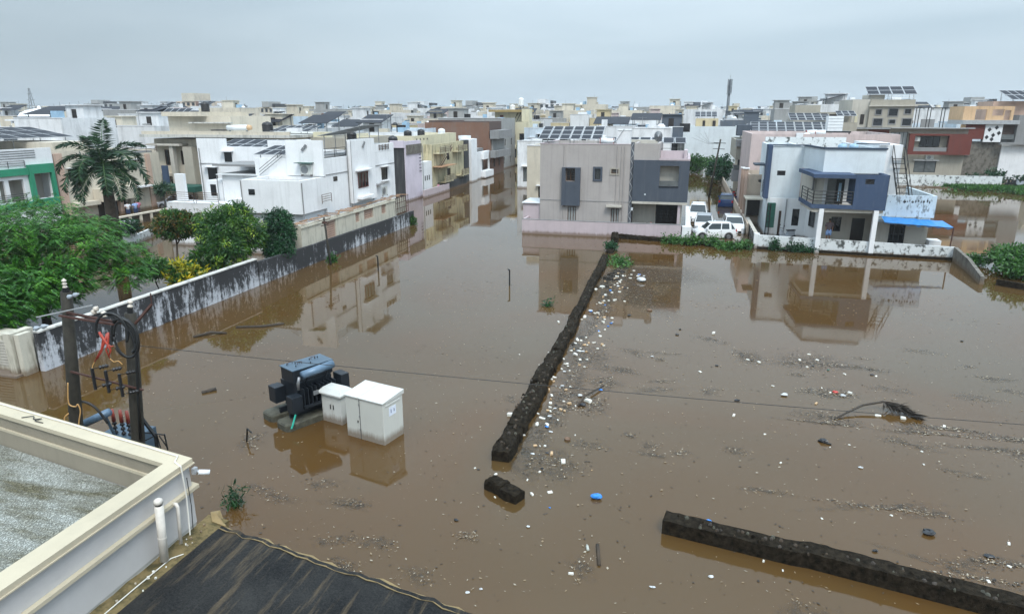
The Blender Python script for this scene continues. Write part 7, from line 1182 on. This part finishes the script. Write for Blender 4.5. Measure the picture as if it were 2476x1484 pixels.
bike('scooter standing on the terrace behind the mouldy wall of the blue and white house',8.3,57.6,.12,R(200),'car_grey'); bike('dark scooter behind the beige street wall left of the grey balcony house',6.1,89,-.1,R(95)); bike('maroon scooter behind the beige street wall beside the dark scooter',6.1,86.6,-.1,R(95),'lamp_red')
# ================================================================ people
def person(label,x,y,z,head,shirt,legs,h=1.7,pose=0):
    root=empty('person',(x,y,z),label,'person'); s_=h/1.7; ca,sa=math.cos(head),math.sin(head)
    def T(a,b,c): return (a*ca-b*sa,a*sa+b*ca,c*s_)   # a: to the side, b: forward
    V=[];E=[];Rr=[]
    def jt(p,r,par=None):
        V.append(T(*p)); Rr.append(r); i=len(V)-1
        if par is not None: E.append((par,i))
        return i
    pel=jt((0,0,.93),.135); wa=jt((0,0,1.08),.12,pel); ch=jt((0,.01,1.28),.15,wa); nk=jt((0,0,1.45),.06,ch); hd=jt((0,.02,1.53),.075,nk); hd2=jt((0,.03,1.63),.09,hd)
    for sg in (-1,1):
        sh=jt((sg*.19,0,1.40),.062,ch); el=jt((sg*.25,.02 if pose==0 else .10,1.14),.045,sh); wr=jt((sg*(.22 if pose==0 else .10),.12 if pose==0 else .27,.92 if pose==0 else 1.12),.032,el); ha=jt((sg*(.21 if pose==0 else .06),.16 if pose==0 else .32,.84 if pose==0 else 1.13),.036,wr)
        hp=jt((sg*.09,0,.88),.10,pel); kn=jt((sg*.10,.02,.48),.062,hp); an=jt((sg*.10,-.01,.09),.042,kn); ft=jt((sg*.11,.14,.035),.035,an)
    me=bpy.data.meshes.new('body'); me.from_pydata(V,E,[]); me.materials.append(MATS['skin']); o=bpy.data.objects.new('body',me); COL.objects.link(o); o.parent=root
    sk=o.modifiers.new('sk','SKIN'); sv=me.skin_vertices[0].data
    for i,r in enumerate(Rr): sv[i].radius=(r*s_,r*s_)
    sv[0].use_root=True; sk.use_smooth_shade=True; ss=o.modifiers.new('ss','SUBSURF'); ss.levels=1; ss.render_levels=1
    def loft(nm,rings,mt):
        m=MB(); n=12; m.rings([[tuple(Vector(T(cx+rx*math.cos(2*math.pi*k/n),cy+ry*math.sin(2*math.pi*k/n),cz)) +Vector((x,y,z))) for k in range(n)] for cx,cy,cz,rx,ry in rings]); return m.build(nm,mt,root,True)
    loft('shirt',[(0,0,.88,.175,.135),(0,0,1.0,.17,.13),(0,.01,1.2,.19,.14),(0,.01,1.36,.205,.135),(0,0,1.45,.12,.09),(0,0,1.475,.07,.07)],shirt)
    for sg in (-1,1):
        loft('sleeve',[(sg*.265,.02,1.18,.07,.075),(sg*.235,.01,1.3,.075,.08),(sg*.19,0,1.43,.06,.07)],shirt)
        loft('shorts_leg' if pose==0 else 'trouser_leg',[(sg*.105,0,.50 if pose==0 else .1,.10 if pose==0 else .07,.105 if pose==0 else .075),(sg*.10,0,.7,.115,.12),(sg*.085,0,.88,.115,.125),(sg*.075,0,.94,.10,.12)],legs)
    loft('hair',[(0,.0,1.585,.088,.098),(0,-.005,1.65,.097,.108),(0,0,1.71,.08,.09),(0,0,1.74,.03,.03)],'hair')
    m=MB()
    for a,b,c,r in ((0,.125,1.60,.014),(-.035,.105,1.635,.009),(.035,.105,1.635,.009)): p=Vector(T(a,b,c))+Vector((x,y,z)); m.lathe(p.x,p.y,[(.002,p.z-r),(r,p.z),(.002,p.z+r)],6)
    m.build('face_features','skin',root); return root
person('man in grey shirt and pale blue shorts beside the left white column',10.95,54.9,.62,R(180),'cloth_grey','cloth_blue',1.72)
for i,(x,y,sh,lg,lab) in enumerate(((-55.9,57.9,'cloth_white','cloth_navy','person in white shirt, leftmost of the group in the beige house porch'),(-55.7,58.7,'cloth_blue','cloth_navy','person in pale blue shirt in the middle of the beige house porch group'),(-55.9,59.3,'cloth_pink','cloth_grey','person in pink top at the right of the beige house porch group'))): person(lab,x,y,-.45,R(-120),sh,lg,1.65,1)
person('person in red and white clothes leaning at the low wall of the lilac house',-31.1,83.6,-.3,R(-90),'cloth_pink','cloth_white',1.6,1)
# ================================================================ floating litter
DEB=[("foam_block",-5.58,31.51,0.30),("foam_block",-4.24,28.97,0.34),("foam_block",-4.02,27.03,0.26),("foam_block",-4.43,32.67,0.34),("foam_block",-4.31,39.14,0.36),("foam_block",-3.93,37.37,0.19),("foam_block",-4.62,38.40,0.28),("foam_block",-4.44,26.41,0.17),("plastic_bag",-4.31,33.83,0.28),("foam_block",-2.81,22.32,0.34),("plastic_bag",-3.17,22.73,0.25),("foam_block",-4.19,22.53,0.20),("food_carton",-4.38,23.00,0.18),("foam_block",-4.10,20.53,0.17),("foam_block",-5.24,20.52,0.30),("foam_block",-3.97,21.15,0.13),("food_carton",-3.65,21.40,0.14),("foam_block",-3.60,20.56,0.10),("plastic_bag",-3.92,20.77,0.19),("foam_block",-3.89,20.15,0.16),("foam_block",-4.22,20.10,0.14),("black_bag",-2.95,21.93,0.29),("black_bag",-2.58,24.28,0.16),("blue_bag",-2.49,23.48,0.20),("plastic_bag",-2.12,41.08,0.75),("black_bag",-2.25,33.52,0.24),("brown_lid",-1.28,34.73,0.32),("foam_block",-2.87,42.76,0.16),("foam_block",-2.98,28.55,0.15),("foam_block",-3.19,28.04,0.15),("plastic_bag",-0.80,27.62,0.17),("foam_block",1.16,26.32,0.19),("black_bag",0.19,30.93,0.22),("black_bag",0.30,31.80,0.16),("foam_block",-5.18,27.03,0.15),("foam_block",-5.26,25.47,0.11),("foam_block",-6.37,26.49,0.08),("food_carton",-4.37,23.87,0.13),("food_carton",-3.77,23.16,0.15),("food_carton",-3.67,25.90,0.12),("foam_block",-3.43,25.69,0.12),("foam_block",-3.74,26.51,0.17),("foam_block",-3.46,26.58,0.13),("plastic_bag",-3.77,27.53,0.24),("food_carton",-3.44,21.98,0.19),("foam_block",-3.66,22.11,0.12),("foam_block",-3.19,21.81,0.11),("foam_block",-4.03,23.32,0.09),("black_bag",-3.89,21.75,0.14),("foam_block",-2.92,17.77,0.24),("foam_block",-2.98,16.04,0.17),("foam_block",-3.44,15.81,0.15),("foam_block",-4.68,16.58,0.12),("foam_block",-5.37,16.79,0.08),("black_bag",-5.25,16.74,0.10),("foam_block",-4.46,19.19,0.11),("foam_block",-4.20,20.00,0.16),("foam_block",-3.87,20.08,0.18),("food_carton",-3.95,18.57,0.15),("foam_block",-3.80,18.59,0.08),("foam_block",-3.65,18.63,0.11),("plastic_bag",-3.92,18.04,0.16),("food_carton",-3.35,18.18,0.21),("black_bag",-3.50,18.20,0.14),("foam_block",-3.73,16.52,0.11),("foam_block",-3.48,17.04,0.10),("black_bag",-3.45,17.24,0.12),("foam_block",-4.38,15.43,0.08),("blue_bag",-1.71,16.07,0.37),("black_bag",-5.06,14.16,0.14),("foam_block",-1.87,12.83,0.14),("brown_lid",-3.04,19.23,0.24),("bottle",-1.64,13.85,0.26),("foam_block",-2.85,19.60,0.08),("food_carton",-2.03,17.52,0.06),("blue_bag",-2.85,15.31,0.07),("plastic_bag",-3.70,11.84,0.10),("plastic_bag",-3.95,11.67,0.12),("plastic_bag",-0.07,12.83,0.15),("plastic_bag",-3.21,14.34,0.12),("foam_block",1.86,31.56,0.26),("foam_block",3.14,28.25,0.16),("black_bag",3.30,28.20,0.14),("black_bag",1.84,27.19,0.19),("foam_block",5.97,28.88,0.16),("foam_block",5.76,29.56,0.17),("black_bag",5.67,28.12,0.13),("green_bottle",6.21,27.78,0.16),("foam_block",5.26,28.73,0.17),("foam_block",6.75,27.46,0.15),("black_bag",7.79,27.66,0.19),("foam_block",7.92,27.54,0.15),("foam_block",5.61,25.73,0.09),("red_wrapper",6.00,25.37,0.25),("foam_block",6.53,25.46,0.19),("plastic_bag",6.22,25.11,0.25),("foam_block",5.83,25.33,0.11),("plastic_bag",4.14,24.64,0.30),("food_carton",5.15,24.16,0.20),("foam_block",7.04,23.58,0.23),("foam_block",7.81,23.55,0.21),("black_bag",2.42,23.73,0.24),("foam_block",5.43,27.94,0.12),("foam_block",3.56,28.02,0.17),("black_bag",12.83,33.17,0.18),("foam_block",3.83,25.46,0.13),("black_bag",4.86,21.06,0.32),("foam_block",3.11,21.16,0.10),("foam_block",3.37,19.31,0.10),("foam_block",7.47,20.25,0.09),("foam_block",7.67,21.11,0.09),("foam_block",5.60,21.04,0.09),("foam_block",4.99,20.74,0.08),("foam_block",4.03,16.54,0.08),("foam_block",2.40,14.37,0.09),("black_bag",5.01,15.41,0.16),("foam_block",5.04,14.98,0.09),("foam_block",2.79,14.12,0.06),("plastic_bag",1.19,13.49,0.14),("foam_block",5.80,17.13,0.09),("foam_block",8.22,16.51,0.15),("foam_block",7.85,15.54,0.11),("foam_block",8.94,23.19,0.16),("black_bag",6.46,16.48,0.37),("black_bag",7.57,15.84,0.29),("blue_bag",1.21,15.71,0.15),("foam_block",2.22,22.37,0.19),("foam_block",7.18,14.85,0.12),("plastic_bag",5.61,19.60,0.18)]
KN=dict(foam_block=('white foam block','foam','litter'),plastic_bag=('crumpled translucent plastic bag','bag_clear','litter'),black_bag=('dark crumpled bag','bag_black','litter'),blue_bag=('blue crumpled plastic packet','bag_blue','litter'),food_carton=('tan piece of carton','carton','litter'),brown_lid=('round brown disc','lid_brown','litter'),bottle=('grey plastic bottle','bottle_plastic','litter'),green_bottle=('dark green bottle','bottle_green','litter'),red_wrapper=('red crumpled wrapper','bag_red','litter'))
def region(x,y):
    if x<-2.2 and y>36: return 'far along the broken wall'
    if x<-2.2 and y>25: return 'beside the middle of the broken wall'
    if x<-2.2 and y>19: return 'beside the near half of the broken wall'
    if y<16.8 and x<.5: return 'in the open water near the detached lump'
    if x<-2.2: return 'around the near end of the broken wall'
    if y<21 and x>=.5: return 'between the drift of leaves and the near right wall'
    if y>26: return 'in the middle of the right-hand water'
    return 'in the litter patches right of centre'
def crumple(m,x,y,s_,h,seed):
    n=9; rs=[]
    for j in range(5):
        ph=j/4*math.pi; r=[]
        for k in range(n):
            a=2*math.pi*k/n; q=1+.45*mnoise.noise(Vector((math.cos(a)*1.6+seed,math.sin(a)*1.6,j*.8)))+random.uniform(-.12,.12); r.append((x+s_/2*math.sin(ph)*math.cos(a)*q+.001*j,y+s_*.35*math.sin(ph)*math.sin(a)*q,max(-.02,h*.45-h*.5*math.cos(ph)+random.uniform(-.01,.01))))
        rs.append(r)
    m.rings(rs)
recs=[]
for i,(k,x,y,s_) in enumerate(DEB):
    s_=max(s_*.85,.06); m=MB(); mt=KN[k][1]
    if k in('foam_block','food_carton'):
        a=random.uniform(0,3.1); w2=s_*random.uniform(.35,.7); h=s_*random.uniform(.18,.4); c_,q_=math.cos(a),math.sin(a); vs=[]
        for zz,f in ((-.02,.95),(h*.6,1),(h,.86)):
            for u,v in ((-.5,-.5),(0,-.55),(.5,-.5),(.5,.5),(0,.45),(-.5,.5)): u2=u*s_*f*random.uniform(.85,1.05); v2=v*w2*f*random.uniform(.85,1.05); vs.append((x+u2*c_-v2*q_,y+u2*q_+v2*c_,zz+random.uniform(-.004,.012)))
        m.rings([vs[0:6],vs[6:12],vs[12:18]])
    elif k in('bottle','green_bottle'): a=random.uniform(0,3); p=Vector((x,y,.03)); d=Vector((math.cos(a),math.sin(a),0)); m.tube([p-d*s_*.5,p-d*s_*.45,p+d*s_*.2,p+d*s_*.35,p+d*s_*.5],[s_*.12,s_*.16,s_*.16,s_*.06,s_*.055],9)
    elif k=='brown_lid': m.lathe(x,y,[(s_*.02,.03),(s_*.38,.03),(s_*.5,.055),(s_*.5,.01),(s_*.42,-.01)],16)
    else: crumple(m,x,y,s_,s_*random.uniform(.25,.5),i*3.7)
    o=m.build('brown_disc' if k=='brown_lid' else k,mt,loc=(x,y,0)); recs.append((o,k,region(x,y),y))
# further small pieces strewn along the broken wall
for i in range(110):
    t=random.random()**.8; y=18+26*t; x=-3.9+random.gauss(0,.28)+.5*math.sin(y*.45)+(.6 if y>36 else 0)*random.random()*2.5; s_=random.uniform(.06,.15)*(1+t*.5); k=random.choice(['foam_block']*6+['food_carton']*2+['plastic_bag','black_bag','blue_bag']); m=MB()
    if k in('foam_block','food_carton'): a=random.uniform(0,3.1); m.prism([(x+s_*.6*math.cos(a+q)*random.uniform(.6,1),y+s_*.45*math.sin(a+q)*random.uniform(.6,1)) for q in (0,1.2,2.4,3.6,4.9)],-.01,[random.uniform(.02,.06) for _ in range(5)])
    else: crumple(m,x,y,s_,s_*.4,i*1.3)
    recs.append((m.build(k,KN[k][1],loc=(x,y,0)),k,region(x,y),y))
by={}
for r_ in recs: by.setdefault((r_[1],r_[2]),[]).append(r_)
for (k,rg),l_ in by.items():
    l_.sort(key=lambda r_:r_[3])
    for i,r_ in enumerate(l_):
        lab=KN[k][0]+' floating '+rg
        if len(l_)>1: lab=KN[k][0]+(', %s nearest, '%('','2nd','3rd')[i] if 0<i<3 else (', nearest, ' if i==0 else ', %dth nearest, '%(i+1)))+rg
        tag(r_[0],lab,'litter','floating litter pieces')
# leaf litter and scum: beyond counting
def flecks(n,fn,mts,smin,smax,seed):
    rs=np.random.RandomState(seed); X,Y=fn(n,rs); k=len(X); s_=smin+(smax-smin)*rs.rand(k)**2; a=rs.rand(k)*6.28; e=.15+.45*rs.rand(k)**1.5; Z=.006+.012*rs.rand(k); c,q=np.cos(a),np.sin(a); V=[]
    for u,v in ((-.5,-.3),(.1,-.5),(.5,.2),(-.1,.5)): uu=u*s_; vv=v*s_*e; V.append(np.stack([X+uu*c-vv*q,Y+uu*q+vv*c,Z+.006*rs.rand(k)],1))
    V=np.stack(V,1).reshape(-1,3); return V,rs.choice(len(mts),k,p=None)
def uni(x0,x1,y0,y1):
    def f(n,rs): return x0+(x1-x0)*rs.rand(n),y0+(y1-y0)*rs.rand(n)**1.25
    return f
def clumps(cs):
    def f(n,rs):
        w=np.array([c[4] for c in cs],float); w/=w.sum(); i=rs.choice(len(cs),n,p=w); c=np.array([c[:4] for c in cs])[i]; return c[:,0]+rs.normal(size=n)*c[:,2],c[:,1]+rs.normal(size=n)*c[:,3]
    return f
def ok(V,mi):
    P=V.reshape(-1,4,3)[:,0]; x,y=P[:,0],P[:,1]; k=(y>8.6)&~((x>-25.1)&(x<-24.2)&(y<60))&~((x>-5.4)&(x<-3.95)&(y<48.5)&(y>17))&((x<5.8)|(y<52.6))&((x<-13.4)|(x>.2)|(y<55.9))&~((x<-7)&(y<9.2)); return V.reshape(-1,4,3)[k].reshape(-1,3),mi[k]
def stuff(nm,n,f,mts,a,b,seed):
    V,mi=flecks(n,f,mts,a,b,seed); V,mi=ok(V,mi); tag(npmesh(nm,V,np.arange(len(V)).reshape(-1,4),mts,mi=mi),kind='stuff')
rs_=np.random.RandomState(3)
stuff('leaf_litter',8000,uni(-23,19,8.7,38),['litter_tan','litter_pale','litter_tan','litter_dark','litter_dark'],.03,.11,21)
cl=[(rs_.uniform(-6,14),rs_.uniform(9,32),rs_.uniform(.1,.5),rs_.uniform(.08,.35),1) for _ in range(60)]+[(rs_.uniform(-11,-5),rs_.uniform(9,15),.3,.15,.8) for _ in range(14)]
stuff('leaf_litter',5200,clumps(cl),['litter_tan','litter_dark','litter_tan','litter_pale','litter_dark'],.02,.09,22)
strk=[(rs_.uniform(3,15),rs_.uniform(14,30),rs_.uniform(.5,1.3),rs_.uniform(.04,.09),1.6) for _ in range(16)]
wallc=strk+[(-3.95+.25*math.sin(y*.6),y,.28,.6,1.) for y in np.arange(17.5,46,1.1)]+[(-2.7,22.2,.35,.5,3),(-2.4,24.3,.25,.5,2),(-3.3,27.2,.5,.8,2),(-2.6,38.5,1.4,2.6,7),(-1.6,44,1.6,3.5,5),(-3.2,17.6,.5,.5,2),(5.7,28.6,.7,.8,3),(3.2,28.6,.4,.5,1.2),(5.9,25.3,.5,.25,1.6),(5.3,23.0,.5,.35,1.6),(-12.8,16.7,.22,.3,.8),(8,22.8,.4,.2,.6)]
stuff('scum_patches',15000,clumps(wallc),['litter_dark','litter_tan','litter_dark','litter_pale','litter_dark'],.02,.11,23)
stuff('leaf_litter',2600,uni(-23,18,36,56),['litter_dark','litter_tan'],.05,.16,24)
def film(cs,seed):
    rs=np.random.RandomState(seed); V=[];F=[];A=[]
    for (x,y,sx,sy) in cs:
        o=len(V); th=-.5+.9*rs.rand(); n=14; V.append((x,y,.004+.0015*rs.rand())); A.append(1.); ph=rs.rand()*6
        for j,f in enumerate((.5,1.)):
            for k in range(n): a=2*math.pi*k/n; q=1+.3*math.sin(2*a+ph)+.2*math.sin(5*a+ph*2); ua,va=sx*q*f*math.cos(a),sy*q*f*math.sin(a); V.append((x+ua*math.cos(th)-va*math.sin(th),y+ua*math.sin(th)+va*math.cos(th),V[o][2])); A.append(.75 if j==0 else 0.)
        for k in range(n): F.append((o,o+1+k,o+1+(k+1)%n)); F.append((o+1+k,o+1+n+k,o+1+n+(k+1)%n)); F.append((o+1+k,o+1+n+(k+1)%n,o+1+(k+1)%n))
    me=bpy.data.meshes.new('scum_film'); me.from_pydata(V,[],F); me.materials.append(MATS['scum_film']); c=me.color_attributes.new('edge','FLOAT_COLOR','POINT'); c.data.foreach_set('color',[v for a in A for v in (a,a,a,1.)]); o=bpy.data.objects.new('scum_film',me); COL.objects.link(o); tag(o,kind='stuff')
film([(c[0],c[1],c[2]*2.0+.1,c[3]*1.6+.1) for c in wallc]+[(c[0],c[1],c[2]*1.7+.1,c[3]*1.5+.05) for c in cl],9)
# single long pieces
pf=empty('palm_frond',(7,24,0),'fallen dark palm frond arching out of the water on the right','palm frond'); pts=[(5.54,22.94,.02),(6.0,23.4,.10),(6.6,23.9,.22),(7.3,24.2,.30),(7.8,24.2,.26),(8.25,23.8,.10)]
m=MB(); m.tube(pts,[.03,.035,.04,.045,.04,.02],6); m.build('stem','litter_dark',pf,True); n=220; t=RN.rand(n); P=np.array([[7.3+t_*.95,24.2-(t_**2)*.45,.3-.22*t_**1.5] for t_ in t]); V,Q=leaves(P,np.array([.8,-.7,-.25])+RN.normal(size=(n,3))*.35,.45*np.ones(n),.05*np.ones(n)); npmesh('leaflets',V,Q,'litter_dark',pf)
for nm,lab,pts,r,mt in (('plank','short greyish plank floating near the plastic bottle',[(-1.42,14.02,.02),(-1.29,13.27,.02)],.045,'wood_dark'),('branch','black branch lying across the litter loop beside the broken wall',[(-3.1,21.8,.05),(-2.95,22.6,.12),(-2.42,23.77,.08)],.035,'wood_dark'),('black_tube','thin black tube with a pale tip floating in front of the boundary wall',[(-20.6,26.8,.03),(-19.4,27.2,.05),(-18.7,27.9,.02)],.07,'litter_dark'),('branch','thin leafy branch floating below the black tube near the boundary wall',[(-21.6,25.0,.03),(-21.1,25.6,.12),(-20.5,25.9,.02)],.06,'litter_dark'),('stick','forked dark stick standing out of a litter patch left of the transformer',[(-12.9,16.6,-.1),(-12.85,16.65,.45),(-12.65,16.55,.38)],.025,'black_steel'),('pipe_piece','two short dark pipe ends floating with a yellow strip near the left poles',[(-16.85,19.55,.02),(-16.55,19.95,.05)],.07,'litter_dark'),('stick','dark short stick floating in the right-hand water below the overhead wire',[(4.7,21.1,.02),(5.05,20.9,.03)],.03,'black_steel')):
    m=MB(); m.tube(pts,r,6); tag(m.build(nm,mt,smooth=True),lab,nm.replace('_',' ').split()[0] if nm!='black_tube' else 'tube')
